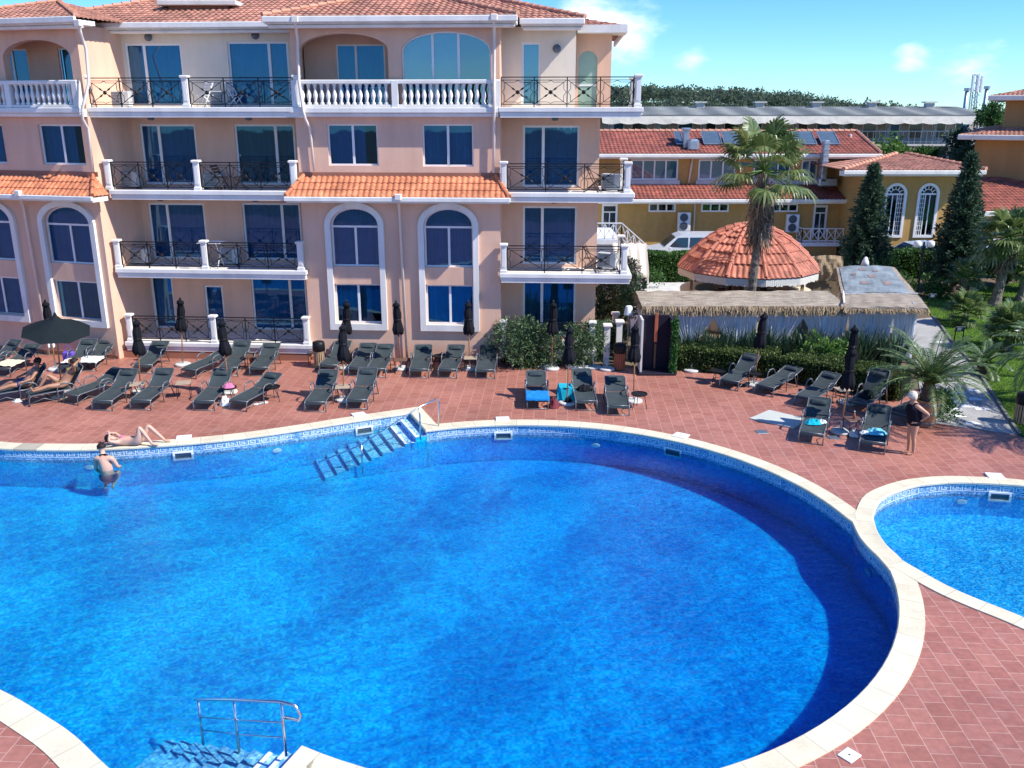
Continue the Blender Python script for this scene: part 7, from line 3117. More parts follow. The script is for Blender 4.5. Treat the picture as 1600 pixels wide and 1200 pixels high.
table(TS, 1317, 608, 15, "square beige table by the shaded parasol base at the right", 0.2)
table(TB, 1334, 655, 16, "small table with a bottle between the two towel loungers at the right", 0.1)


# ------------------------------------------------------------------ parasols
def folded(n, seed, H=2.40):
    rr = random.Random(seed)
    prof = [(0.10, 1.26), (0.155, 1.30), (0.175, 1.42), (0.135, 1.62), (0.105, 1.76), (0.118, 1.86), (0.12, 2.0), (0.095, 2.14), (0.075, 2.22), (0.11, 2.24), (0.10, 2.30), (0.03, 2.38)]
    m = MB()
    k = 24
    vs = []
    for (r, z) in prof:
        for i in range(k):
            a = 2 * math.pi * i / k
            w = 1 + 0.20 * math.cos(8 * a + z * 1.1 + seed) + 0.10 * math.cos(3 * a + seed + z * 2)
            vs.append((r * w * math.cos(a) + 0.015 * math.sin(z * 5 + seed), r * w * math.sin(a), z + (0.05 * math.cos(5 * a + seed) if z < 1.35 else 0)))
    fs = []
    for j in range(len(prof) - 1):
        for i in range(k):
            fs.append((j * k + i, j * k + (i + 1) % k, (j + 1) * k + (i + 1) % k, (j + 1) * k + i))
    fs.append(tuple(range((len(prof) - 1) * k, len(prof) * k)))
    m.add(vs, fs)
    return m


def base_mesh():
    m = MB()
    m.lathe([(0.0, 0.0), (0.25, 0.0), (0.27, 0.03), (0.265, 0.065), (0.23, 0.085), (0.06, 0.09), (0.0, 0.09)], 22, caps=False)
    return m


def make_parasol(seed):
    root = proto("closed_parasol")
    m = MB()
    m.tube([(0, 0, 0.02), (0, 0, 2.42)], 0.021, 8)
    m.build("pole", MAT["wood"], root, smooth=True)
    folded(8, seed).build("folded_canopy", MAT["canvas"], root, smooth=True)
    m = MB()
    m.lathe([(0.125, 1.755), (0.132, 1.77), (0.132, 1.80), (0.125, 1.815)], 16, caps=False)
    m.build("strap", MAT["iron"], root)
    m = MB()
    m.tube([(0, 0, 2.38), (0, 0, 2.42), (0, 0, 2.45)], [0.025, 0.04, 0.015], 8)
    m.build("finial", MAT["iron"], root)
    b = base_mesh().build("base", MAT["concrete"], root)
    m = MB()
    m.tube([(0, 0, 0.085), (0, 0, 0.36)], 0.030, 8)
    m.build("base_tube", MAT["chrome"], b)
    return root


PG = "closed black parasols"
PPS = [Place(make_parasol(s), "parasol", PG) for s in (1, 4)]


def parasol(i, bx, by, tx, ty, label):
    B, T = G(bx, by), G(tx, ty, 2.40)
    d = (T - B)
    l = V((max(-0.22, min(0.22, d.x)), max(-0.10, min(0.10, d.y)), 2.4))
    o = PPS[i % 2].put((B.x, B.y, 0), 0, label)
    q = V((0, 0, 1)).rotation_difference(l.normalized())
    o.rotation_euler = q.to_euler()
    # the foot stays level: turn it back
    for k in [c for c in COL.objects if c.parent == o and c.name.startswith("base")]:
        k.rotation_euler = q.inverted().to_euler()
    return o


parasol(0, 220, 613, 203, 504, "leaning closed parasol in front of the left post of the ground floor balcony")
parasol(1, 286, 571, 279, 468, "closed parasol on a pale pole before the left half of the ground floor balcony")
parasol(0, 358, 614, 342, 502, "leaning closed parasol in front of the middle balcony post")
parasol(1, 541, 576, 540, 472, "closed parasol at the wall under the first arched window, behind another one")
parasol(0, 537, 626, 541, 499, "closed parasol between the two front loungers by the pool steps")
parasol(1, 627, 577, 618, 472, "closed parasol leaning beside the downpipe between the arched windows")
parasol(0, 734, 577, 731, 472, "closed parasol in front of the second arched window from the corner")
parasol(1, 862, 577, 865, 474, "closed parasol behind the oleander bushes before the ground floor door")
parasol(0, 886, 631, 890, 507, "closed parasol next to the turquoise draped table")
parasol(1, 990, 628, 991, 505, "closed parasol by the round table in front of the shower panel")
parasol(0, 1177, 602, 1195, 489, "closed parasol leaning right before the clipped hedge")
parasol(1, 1323, 630, 1334, 508, "closed parasol in the hedge shade, the farther of two in line")
parasol(0, 1313, 676, 1332, 543, "closed parasol between the two towel loungers, the nearer of two in line")

# open parasol at the left
def open_parasol(label, B, C, r):
    root = thing("open_parasol", label, "parasol", B)
    ax = (C - B).normalized()
    m = MB()
    m.tube([B + V((0, 0, 0.02)), B + ax * 2.62], 0.022, 8)
    m.build("pole", MAT["wood"], root, smooth=True)
    q = V((0, 0, 1)).rotation_difference(ax).to_matrix().to_4x4()
    M = Matrix.Translation(B) @ q
    m = MB(M)
    n, k = 8, 6
    R_ = []
    for j in range(k + 1):
        t_ = j / k
        z = 2.66 - 0.60 * t_ ** 0.62
        for i in range(n * 3):
            a = 2 * math.pi * i / (n * 3)
            f = math.cos(math.pi / n) / math.cos((a % (2 * math.pi / n)) - math.pi / n)
            R_.append((r * t_ * f * math.cos(a), r * t_ * f * math.sin(a), z - 0.03 * t_ * (1 - abs(((a * n / (2 * math.pi)) % 1) - 0.5) * 2) * -1))
    kk = n * 3
    fs = [(j * kk + i, j * kk + (i + 1) % kk, (j + 1) * kk + (i + 1) % kk, (j + 1) * kk + i) for j in range(k) for i in range(kk)]
    m.add(R_, fs)
    m.build("canopy", MAT["canvas2"], root)
    for i in range(n):
        a = 2 * math.pi * i / n
        m = MB(M)
        m.bar((0, 0, 2.38), (r * 0.98 * math.cos(a), r * 0.98 * math.sin(a), 2.045), 0.018)
        m.bar((0, 0, 1.95), (r * 0.5 * math.cos(a), r * 0.5 * math.sin(a), 2.20), 0.014)
        m.build("rib", MAT["wood"], root)
    m = base_mesh()
    mb = MB(Matrix.Translation(B))
    mb.add(m.v, m.f)
    mb.build("base", MAT["concrete"], root)
    m = MB(M)
    m.lathe([(0.0, 2.70), (0.03, 2.68), (0.06, 2.60), (0.0, 2.58)], 10, caps=False)
    m.build("finial", MAT["iron"], root)
    return root


B_, C_ = G(97, 610), G(88, 521, 2.2)
C_ = V((max(B_.x - 0.3, min(B_.x + 0.3, C_.x)), max(B_.y - 0.35, min(B_.y + 0.35, C_.y)), 2.2))
open_parasol("open dark parasol shading the two reclining people at the left", B_, C_, 1.02)
B_ = G(-56, 606)
open_parasol("open dark parasol cut off by the left edge of the photo", B_, B_ + V((0, 0, 2.05)), 1.25)
# a folded parasol with hanging cloths behind the open one
o = parasol(1, 88, 578, 85, 464, "closed parasol behind the open one, its tip showing over the open canopy")
p = G(89, 572)
for (dz, mt, lab, dx) in ((1.15, "violet", "purple cloth hanging on the pole behind the open parasol", 0.02), (0.78, "wTowel", "white and blue patterned cloth hanging below the purple one", -0.02)):
    m = MB()
    m.grid(lambda u, v: (p.x + dx - 0.12 + 0.24 * u, p.y - 0.10 - 0.05 * math.sin(u * 12) * (0.4 + v), dz + 0.42 - 0.52 * v + 0.03 * math.sin(u * 9)), 14, 8)
    o = m.build("hanging_cloth", MAT[mt], None, smooth=True)
    tag(o, lab, "cloth")

# loose parasol feet
def make_foot():
    root = proto("parasol_base")
    base_mesh().build("disc", MAT["concrete"], root)
    m = MB()
    m.tube([(0, 0, 0.085), (0, 0, 0.30)], 0.028, 8)
    m.build("tube", MAT["chrome"], root)
    return root


PF = Place(make_foot(), "parasol base", "empty parasol bases")
for (px, py, lab) in ((848, 573, "empty pale parasol base by the bright green shrub"), (895, 574, "empty pale parasol base behind the lounger with the bag"), (911, 577, "empty parasol base just right of the one behind the bag lounger"),
                      (927, 575, "empty flat parasol base left of the slatted red bin"), (948, 578, "empty parasol base nearest the slatted red bin"), (1080, 580, "empty parasol base with a stub tube at the shower end of the hedge")):
    c = G(px, py)
    PF.put((c.x, c.y, 0), RND.uniform(0, 3), lab)


# ------------------------------------------------------------------ cloths, bags and small things
def cloth(name, label, cat, L_, u0, v0, w, l, matname, rough=0.03, drape=0.0, seed=0, z0=0.345, skew=0.0):
    """cloth lying on the seat of a lounger (u across, v along from the foot)"""
    o, F, rz, a = L_
    M = Matrix.Translation(F) @ Matrix.Rotation(rz, 4, "Z")
    m = MB(M)

    def fn(s, t_):
        x = u0 - w / 2 + w * s + 0.03 * noise.noise(V((t_ * 4, seed, 0)))
        y = v0 + l * t_ + skew * (s - 0.5) + 0.03 * noise.noise(V((s * 5, seed, 4)))
        z = z0 + 0.02 * (y / 1.2) + rough * (1 + noise.noise(V((s * w * 7 + seed, t_ * l * 7, 0)))) + rough * 0.5 * abs(noise.noise(V((s * w * 18, t_ * l * 18, seed))))
        over = max(0, abs(x) - 0.345)
        if drape and over > 0:
            z -= over * 0.95
            x = (0.345 + over * 0.28) * (1 if x > 0 else -1)
        if y < 0.0 and drape:
            z += y * 0.9
            y = -0.02 + y * 0.2
        return (x, y, max(z, 0.02))
    m.grid(fn, 34, 34)
    ob = m.build(name, MAT[matname], None, smooth=True)
    return tag(ob, label, cat)


def heap(name, label, cat, p, rx, ry, h, matname, seed=0):
    """a rumpled heap"""
    m = MB()

    def fn(s, t_):
        a = s * 2 * math.pi
        r = t_
        k = 1 + 0.25 * noise.noise(V((math.cos(a) * 2, math.sin(a) * 2, seed)))
        z = h * (1 - r ** 2.2) * (0.75 + 0.6 * noise.noise(V((math.cos(a) * r * 4 + seed, math.sin(a) * r * 4, 1)))) + 0.012
        return (p[0] + rx * r * k * math.cos(a), p[1] + ry * r * k * math.sin(a), p[2] + max(0.004, z))
    m.grid(fn, 36, 12)
    ob = m.build(name, MAT[matname], None, smooth=True)
    return tag(ob, label, cat)


def on(L_, x, y, z=0.35):
    return Matrix.Translation(L_[1]) @ Matrix.Rotation(L_[2], 4, "Z") @ V((x, y, z))


cloth("towel", "cream yellow towel on the second lounger of the back row", "towel", L2, 0.0, 0.05, 0.75, 0.75, "yTowel", 0.025, 0.3, 1)
cloth("towel", "small white towel on the lounger beside the violet bag", "towel", L3, 0.02, 0.10, 0.55, 0.55, "wTowel", 0.03, 0.2, 2)
cloth("towel", "wide white towel hanging over the foot end of a lounger by the bay wall", "towel", L4, 0.0, -0.05, 0.82, 0.7, "wTowel", 0.012, 0.5, 3)
cloth("towel", "bright blue towel draped across a lounger seat", "towel", L24, 0.0, -0.08, 0.78, 0.78, "blueTowel", 0.022, 0.5, 4)
heap("towel", "rumpled turquoise towel heap on the lounger by the pale floor slab", "towel", on(L30, -0.03, 0.78, 0.33), 0.26, 0.17, 0.14, "teal", 5)
heap("towel", "white towel end beside the rumpled turquoise one", "towel", on(L30, 0.17, 0.90, 0.34), 0.15, 0.12, 0.10, "wTowel", 6)
heap("towel", "pale aqua towel heap on the lounger before the standing woman", "towel", on(L32, 0.03, 0.70, 0.33), 0.29, 0.22, 0.15, "aqua", 7)
heap("towel", "white towel end at the left edge of the aqua one", "towel", on(L32, -0.22, 0.55, 0.33), 0.16, 0.11, 0.08, "wTowel", 8)
heap("bag", "dark bag lying on the lounger right of the turquoise table", "bag", on(L25, 0.03, 0.98, 0.34), 0.26, 0.16, 0.20, "canvas", 9)
heap("bundle", "black bundle on the shaded lounger by the hedge", "bundle", on(L31, 0.0, 0.7, 0.33), 0.24, 0.24, 0.24, "canvas", 10)
p = on(L24, 0.50, 0.22, 0)
heap("bag", "dark red bag on the paving beside the blue towel lounger", "bag", (p.x, p.y, 0.0), 0.17, 0.2, 0.36, "redbag", 11)
p = TABLES[3]
heap("cloth", "pink cloth heaped on a round black table", "cloth", (p.x, p.y, 0.455), 0.19, 0.16, 0.15, "pink", 12)
p = G(352, 633)
heap("bag", "white plastic bag on the paving under the pink cloth table", "bag", (p.x, p.y, 0.0), 0.17, 0.15, 0.33, "wTowel", 13)
p = G(112, 570)
m = MB()
m.rbox(p.x - 0.25, p.x + 0.15, p.y - 0.1, p.y + 0.1, 0.0, 0.50, 0.05)
bg_ = thing("beach_bag", "violet beach bag standing left of the white towel lounger", "bag", (p.x, p.y, 0))
m.build("body", MAT["violet"], bg_)
m = MB()
m.tube([(p.x - 0.15, p.y, 0.48), (p.x - 0.12, p.y, 0.68), (p.x + 0.03, p.y, 0.68), (p.x + 0.06, p.y, 0.48)], 0.012, 6)
m.build("handle", MAT["violet"], bg_)
# turquoise towel over the table
p = TABLES[11]
m = MB()


def drape(s, t_):
    x, y = (s - 0.5) * 0.66, (t_ - 0.5) * 1.0
    r = max(abs(x) - 0.22, abs(y) - 0.22, 0)
    z = 0.485 - min(r * 1.9, 0.46)
    k = 1 - 0.35 * min(1, r / 0.25)
    return (p.x + (x if abs(x) < 0.22 else (0.22 + (abs(x) - 0.22) * 0.5) * (1 if x > 0 else -1)), p.y + (y if abs(y) < 0.22 else (0.22 + (abs(y) - 0.22) * 0.25) * (1 if y > 0 else -1)), max(0.02, z + 0.008 * noise.noise(V((s * 8, t_ * 8, 0)))))


m.grid(drape, 30, 34)
tag(m.build("towel", MAT["teal"], None, smooth=True), "turquoise towel draped over a side table", "towel")
p2 = on(L25, -0.52, 0.12, 0)
heap("bag", "black and white bag on the paving under the turquoise draped table", "bag", (TABLES[11].x + 0.05, TABLES[11].y - 0.42, 0), 0.15, 0.12, 0.26, "canvas", 15)
# slippers
for k, (px, py) in enumerate(((403, 632), (412, 630))):
    p = G(px, py)
    r_ = thing("slipper", "white slipper on the paving by the round table, %s" % ("the left one of the pair" if k == 0 else "the right one of the pair"), "slipper", (p.x, p.y, 0), group="white slippers")
    m = MB(Matrix.Translation((p.x, p.y, 0)) @ Matrix.Rotation(0.4, 4, "Z") @ Matrix.Diagonal((1.0, 0.42, 1, 1)))
    m.lathe([(0.0, 0.0), (0.13, 0.0), (0.14, 0.015), (0.13, 0.03), (0.0, 0.03)], 14, caps=False)
    m.build("sole", MAT["white"], r_)
    m = MB(Matrix.Translation((p.x + 0.03, p.y, 0.02)) @ Matrix.Rotation(0.4, 4, "Z"))
    m.tube([(0.02, -0.055, 0), (0.03, -0.03, 0.045), (0.03, 0.03, 0.045), (0.02, 0.055, 0)], 0.012, 6)
    m.build("strap", MAT["white"], r_)
p = G(92, 622)
heap("bag", "pale cream bag on the paving between two front row loungers", "bag", (p.x, p.y, 0), 0.24, 0.16, 0.14, "yTowel", 16)
p = G(28, 628)
heap("cloth", "white crumpled cloth on the paving under the shaded lounger", "cloth", (p.x, p.y, 0), 0.16, 0.1, 0.1, "wTowel", 17)
p = G(1336, 684)
heap("bag", "small white bag at the parasol foot between the towel loungers", "bag", (p.x, p.y + 0.12, 0), 0.12, 0.14, 0.2, "wTowel", 18)
p = TABLES[16]
bt = thing("bottle", "small bottle standing on the table between the towel loungers", "bottle", (p.x, p.y, 0.475))
m = MB(Matrix.Translation((p.x, p.y, 0.475)))
m.lathe([(0.0, 0), (0.035, 0), (0.035, 0.13), (0.014, 0.18), (0.014, 0.2)], 12, caps=False)
m.build("body", MAT["slatred"], bt, smooth=True)
m = MB(Matrix.Translation((p.x, p.y, 0.675)))
m.lathe([(0.016, 0), (0.016, 0.025), (0.0, 0.026)], 10, caps=False)
m.build("cap", MAT["white"], bt)


# ------------------------------------------------------------------ bins, shower, lamps, plates
def bin_(label, p, slatm):
    root = thing("slatted_bin", label, "waste bin", p, group="round slatted waste bins")
    M = Matrix.Translation(p)
    m = MB(M)
    m.lathe([(0.0, 0.05), (0.17, 0.05), (0.17, 0.62), (0.155, 0.62), (0.155, 0.08)], 18, caps=False)
    m.build("liner", MAT["iron"], root)
    m = MB(M)
    for i in range(16):
        a = 2 * math.pi * i / 16
        q = Matrix.Rotation(a, 4, "Z")
        m.rbox(0.175, 0.195, -0.026, 0.026, 0.04, 0.60, 0.006, M=q)
    m.build("slat", MAT[slatm], root)
    m = MB(M)
    m.lathe([(0.19, 0.60), (0.215, 0.62), (0.215, 0.84), (0.19, 0.92), (0.10, 0.95), (0.0, 0.955)], 18, caps=False)
    m.build("hood", MAT["iron"], root, smooth=True)
    return root


c = G(500, 574)
bin_("slatted bin with light slats by the peach wall corner", (c.x, c.y, 0), "slat")
c = G(967, 576)
bin_("slatted bin with red brown slats beside the shower panel", (c.x, c.y - 0.1, 0), "slatred")
c = G(1594, 662)
bin_("slatted bin on the lawn edge at the right edge of the photo", (c.x, c.y, 0), "slat")

s0, s1 = G(1003, 585), G(1049, 590)
sh = thing("outdoor_shower", "dark outdoor shower niche with a copper red column and an ivy covered side", "shower", ((s0.x + s1.x) / 2, s0.y, 0))
M = Matrix.Translation((s0.x, s0.y - 0.05, 0))
wd = s1.x - s0.x
m = MB(M)
m.box(0.0, wd, 0.62, 0.70, 0.0, 1.92)
m.build("back_panel", MAT["shower"], sh)
m = MB(M)
m.prism([(-0.09, -0.02), (-0.02, -0.02), (-0.005, 0.70), (-0.075, 0.70)], 0.10, 1.90)
m.build("side_panel", MAT["concrete"], sh)
m = MB(M)
m.box(wd + 0.01, wd + 0.16, 0.02, 0.70, 0.0, 1.86)
m.build("side_panel", MAT["shower"], sh)
m = MB(M)
m.rbox(-0.15, wd + 0.2, -0.12, 0.74, 0.0, 0.075, 0.015)
m.build("tray", MAT["shower"], sh)
m = MB(M)
for _ in range(2600):
    z = RND.uniform(0.03, 1.9)
    k = RND.random()
    if k < 0.55:
        q = V((wd + 0.17 + 0.03 * RND.random(), RND.uniform(0.0, 0.72), z))
        n = V((1, 0, 0))
    else:
        q = V((wd + 0.01 + 0.16 * RND.random(), 0.0 - 0.02 * RND.random(), z))
        n = V((0, -1, 0))
    leaf(m, q, (n * 0.4 + rdir(-0.3)).normalized(), (n + rdir() * 0.5).normalized(), RND.uniform(0.05, 0.10), 0.06)
m.build("ivy", MAT["ivy"], sh)
m = MB(M)
m.rbox(wd * 0.52 - 0.05, wd * 0.52 + 0.06, 0.50, 0.60, 1.0, 2.02, 0.02)
m.build("shower_column", MAT["copper"], sh)
m = MB(M)
m.tube([(wd * 0.52, 0.52, 0.08), (wd * 0.52, 0.50, 0.95)], 0.035, 8)
m.tube([(wd * 0.52, 0.54, 2.0), (wd * 0.52, 0.52, 2.12), (wd * 0.52, 0.40, 2.16)], 0.022, 8)
m.tube([(wd * 0.52, 0.40, 2.17), (wd * 0.52, 0.40, 2.13)], 0.09, 12)
m.build("pipe", MAT["brown"], sh)

# standing lamp with a white shade
c = at(981, 520, 31.0)
p = at(981, 484, 31.0)
lm = thing("garden_lamp", "standing lamp with a white shade between the oleander and the pergola", "lamp", (c.x, 31.0, 0))
m = MB()
m.tube([(c.x, 31.0, 0), (c.x, 31.0, p.z - 0.1)], 0.018, 8)
m.build("stem", MAT["chrome"], lm)
m = MB(Matrix.Translation((c.x, 31.0, p.z - 0.17)))
m.lathe([(0.17, 0), (0.16, 0.08), (0.12, 0.28), (0.10, 0.31), (0.0, 0.315)], 16, caps=False)
m.build("shade", MAT["lamp"], lm, smooth=True)
# white stub pillars
for (px, pt__, y, lab) in ((968, 500, 30.6, "white stub pillar right beside the standing lamp"), (949, 506, 30.2, "white stub pillar half hidden in the oleander bush"), (962, 488, 32.5, "white stub pillar farther back under the flowering oleander")):
    p = at(px, pt__, y)
    r_ = thing("stub_pillar", lab, "pillar", (p.x, y, 0), group="white stub pillars")
    m = MB()
    m.box(p.x - 0.10, p.x + 0.10, y - 0.10, y + 0.10, -0.02, p.z - 0.09)
    m.build("shaft", MAT["trim"], r_)
    m = MB()
    m.rbox(p.x - 0.16, p.x + 0.16, y - 0.16, y + 0.16, p.z - 0.09, p.z, 0.02)
    m.build("cap", MAT["trim"], r_)
# street lamp by the right conifer
c = at(1436, 440, 41.0)
p = at(1436, 390, 41.0)
sl_ = thing("street_lamp", "black street lamp with two white globes beside the right conifer", "street lamp", (c.x, 41.0, 0))
m = MB()
m.tube([(c.x, 41, -0.02), (c.x, 41, p.z + 0.35)], 0.05, 8)
m.tube([(c.x, 41, p.z + 0.1), (c.x + 0.15, 41, p.z - 0.02), (c.x + 0.3, 41, p.z + 0.1)], 0.025, 6)
m.tube([(c.x, 41, p.z + 0.1), (c.x - 0.15, 41, p.z - 0.02), (c.x - 0.3, 41, p.z + 0.1)], 0.025, 6)
m.build("post", MAT["iron"], sl_)
for dx in (-0.3, 0.3):
    m = MB(Matrix.Translation((c.x + dx, 41, p.z + 0.1)))
    m.lathe([(0.05, 0), (0.15, 0.03), (0.18, 0.13), (0.17, 0.24), (0.12, 0.3), (0.0, 0.31)], 14, caps=False)
    m.build("globe", MAT["lamp"], sl_, smooth=True)
# little signs on the lawn
for (px, py, h, lab) in ((1497, 534, 0.62, "small two legged sign on the lawn beside the bushy palm"), (1455, 482, 0.7, "small two legged sign at the far end of the path"), (1537, 582, 0.75, "small two legged sign on the lawn by the feather palm")):
    c = G(px, py)
    r_ = thing("lawn_sign", lab, "sign", (c.x, c.y, 0), group="small signs on the lawn")
    m = MB()
    for dx in (-0.16, 0.16):
        m.bar((c.x + dx, c.y, 0), (c.x + dx, c.y, h), 0.035)
    m.build("leg", MAT["iron"], r_)
    m = MB(Matrix.Translation((c.x, c.y, h - 0.03)) @ rotx(rad(20)))
    m.rbox(-0.18, 0.18, -0.03, 0.0, -0.20, 0.02, 0.008)
    bd_ = m.build("board", MAT["grey"], r_)
    m = MB(Matrix.Translation((c.x, c.y, h - 0.03)) @ rotx(rad(20)))
    m.box(-0.10, 0.06, -0.034, -0.031, -0.15, -0.03)
    m.build("panel", MAT["white"], bd_)
# white tilted block on the lawn
c = G(1584, 538)
wb = thing("white_block", "white tilted block beside the dense low palm on the lawn", "garden light", (c.x, c.y, 0))
m = MB(Matrix.Translation((c.x, c.y, 0.55)) @ Matrix.Rotation(rad(35), 4, "Y") @ rotx(rad(-15)))
m.rbox(-0.16, 0.16, -0.16, 0.16, -0.24, 0.24, 0.05)
m.build("body", MAT["white"], wb)
m = MB()
m.tube([(c.x, c.y, 0), (c.x, c.y, 0.4)], 0.03, 6)
m.build("stake", MAT["iron"], wb)

# plates in the paving
c = [G(1172, 655), G(1216, 640), G(1262, 652), G(1250, 668)]
c = [G(*q) for q in ((1171, 655), (1202, 642), (1263, 656), (1240, 670))]
m = MB()
m.prism([(q.x, q.y) for q in c], 0.002, 0.035)
tag(m.build("floor_slab", MAT["slabstone"]), "pale rectangular slab lying on the paving left of the turquoise towel lounger", "slab")


def drain(label, px, py, w, l, matname, rz=0.05):
    c = G(px, py)
    r_ = thing("drain_cover", label, "drain cover", (c.x, c.y, 0), group="drain covers in the paving")
    M = Matrix.Translation((c.x, c.y, 0)) @ Matrix.Rotation(rz, 4, "Z")
    m = MB(M)
    m.rbox(-w / 2, w / 2, -l / 2, l / 2, 0.001, 0.012, 0.004)
    m.build("frame", MAT[matname], r_)
    m = MB(M)
    for i in range(6):
        x = -w / 2 + w * (i + 0.7) / 6.4
        m.box(x - 0.008, x + 0.008, -l * 0.4, l * 0.4, 0.0125, 0.0135)
    m.build("slot", MAT["grey"], r_)


drain("grey drain cover left of the turquoise towel lounger", 1190, 675, 0.32, 0.3, "chrome")
drain("dark drain cover at the parasol foot between the towel loungers", 1303, 684, 0.34, 0.25, "grey")
c = G(1327, 1181)
r_ = thing("access_cover", "white square cover in the paving at the bottom right of the pool", "access cover", (c.x, c.y, 0))
M = Matrix.Translation((c.x, c.y, 0)) @ Matrix.Rotation(rad(-52), 4, "Z")
m = MB(M)
m.rbox(-0.11, 0.11, -0.13, 0.13, 0.001, 0.02, 0.006)
m.build("plate", MAT["white"], r_)
m = MB(M)
m.lathe([(0.0, 0.0225), (0.016, 0.022)], 10, caps=False)
m.build("finger_hole", MAT["iron"], r_)


# ------------------------------------------------------------------ balcony things
MAT["accase"] = mat("grey white casing", (0.50, 0.51, 0.50), 0.5)  # white casing greyed, the balcony shadow is put into its colour


def ac_unit(label, pos, rz):
    root = thing("air_conditioner", label, "air conditioner", (0, 0, 0), group="air conditioners on the hotel balconies")
    ORG[root.name] = V((0, 0, 0))
    m = MB()
    m.rbox(-0.36, 0.36, -0.14, 0.14, 0.06, 0.58, 0.02)
    m.build("casing", MAT["accase"], root)
    m = MB()
    for i in range(9):
        z = 0.12 + i * 0.052
        m.box(-0.30, 0.14, -0.150, -0.141, z, z + 0.022)
    m.build("grille", MAT["grey"], root)
    m = MB()
    for x in (-0.3, 0.3):
        m.box(x - 0.03, x + 0.03, -0.15, 0.15, 0.0, 0.059)
    m.build("foot", MAT["iron"], root)
    root.location = pos
    root.rotation_euler = (0, 0, rz)


fn = {3: "top", 2: "third", 1: "second"}
for f in (3, 2, 1):
    u, _ = SA.px({3: 181, 2: 196, 1: 212}[f], PXY[f] - 15, 0.9)
    ac_unit("white air conditioner in the left corner of the %s floor balcony between the bays" % fn[f], SA.w(u, 1.2, FL[f]), rad(-4))
    u, _ = SA.px({3: 338, 2: 327, 1: 352}[f], PXY[f] - 15, 0.9)
    ac_unit("white air conditioner right of the middle post on the %s floor balcony between the bays" % fn[f], SA.w(u, 1.3, FL[f]), rad(-4))
for f in (2, 1):
    u, _ = SB.px({2: 957, 1: 950}[f], PXY[f] - 10, 0.9)
    ac_unit("white air conditioner on the right end of the %s floor corner balcony" % fn[f], SB.w(u, 1.0, FL[f]), rad(-30))


def folding_chair(label, pos, rz, matname):
    root = thing("folding_chair", label, "chair", (0, 0, 0), group="folding chairs on the hotel balconies")
    ORG[root.name] = V((0, 0, 0))
    m = MB()
    for i in range(6):
        y = -0.19 + i * 0.068
        m.box(-0.2, 0.2, y, y + 0.05, 0.43, 0.45)
    m.build("seat", MAT[matname], root)
    for s in (-1, 1):
        m = MB()
        m.bar((s * 0.21, -0.22, 0), (s * 0.21, 0.22, 0.86), 0.028)
        m.build("leg", MAT[matname], root)
        m = MB()
        m.bar((s * 0.185, 0.24, 0), (s * 0.185, -0.2, 0.44), 0.028)
        m.build("leg", MAT[matname], root)
    m = MB()
    for z in (0.58, 0.68, 0.78):
        y = -0.22 + 0.44 * z / 0.86
        m.box(-0.2, 0.2, y - 0.012, y + 0.012, z, z + 0.065)
    m.build("backrest", MAT[matname], root)
    root.location = pos
    root.rotation_euler = (0, 0, rz)


u, _ = SA.px(365, 150, 0.9)
folding_chair("white folding chair standing sideways on the top floor balcony", SA.w(u, 1.0, 8.6), rad(80), "white")
u, _ = SA.px(316, 150, 0.9)
folding_chair("white folding chair by the middle post of the top floor balcony", SA.w(u + 0.1, 0.9, 8.6), rad(-40), "white")
u, _ = SA.px(345, 275, 0.9)
folding_chair("dark folding chair on the third floor balcony between the bays", SA.w(u, 0.8, 5.9), rad(80), "brown")
u, _ = SA.px(375, 275, 0.9)
folding_chair("second dark folding chair facing it on the third floor balcony between the bays", SA.w(u, 0.9, 5.9), rad(-80), "brown")
u, _ = SB.px(926, 285, 0.8)
folding_chair("dark folding chair on the third floor corner balcony", SB.w(u, 0.7, 5.9), rad(75), "brown")
u, _ = SB.px(922, 400, 0.8)
folding_chair("dark folding chair on the second floor corner balcony", SB.w(u, 0.7, 3.2), rad(75), "brown")


def rack(label, pos, rz):
    root = thing("drying_rack", label, "drying rack", (0, 0, 0))
    ORG[root.name] = V((0, 0, 0))
    m = MB()
    for s in (-1, 1):
        m.bar((-0.3, s * 0.25, 0), (0.3, s * 0.25, 0.9), 0.02)
        m.bar((0.3, s * 0.25, 0), (-0.3, s * 0.25, 0.9), 0.02)
    m.build("frame", MAT["wpaint"], root)
    m = MB()
    for i in range(9):
        x = -0.32 + 0.08 * i
        m.bar((x, -0.4, 0.9), (x, 0.4, 0.9), 0.012)
    for s in (-0.4, 0.4):
        m.bar((-0.34, s, 0.9), (0.34, s, 0.9), 0.016)
    m.build("wire_top", MAT["wpaint"], root)
    root.location = pos
    root.rotation_euler = (0, 0, rz)


u, _ = SA.px(345, 395, 0.8)
rack("white drying rack on the second floor balcony between the bays", SA.w(u - 0.25, 0.7, 3.2), rad(85))
u, _ = SA.px(214, 530, 0.8)
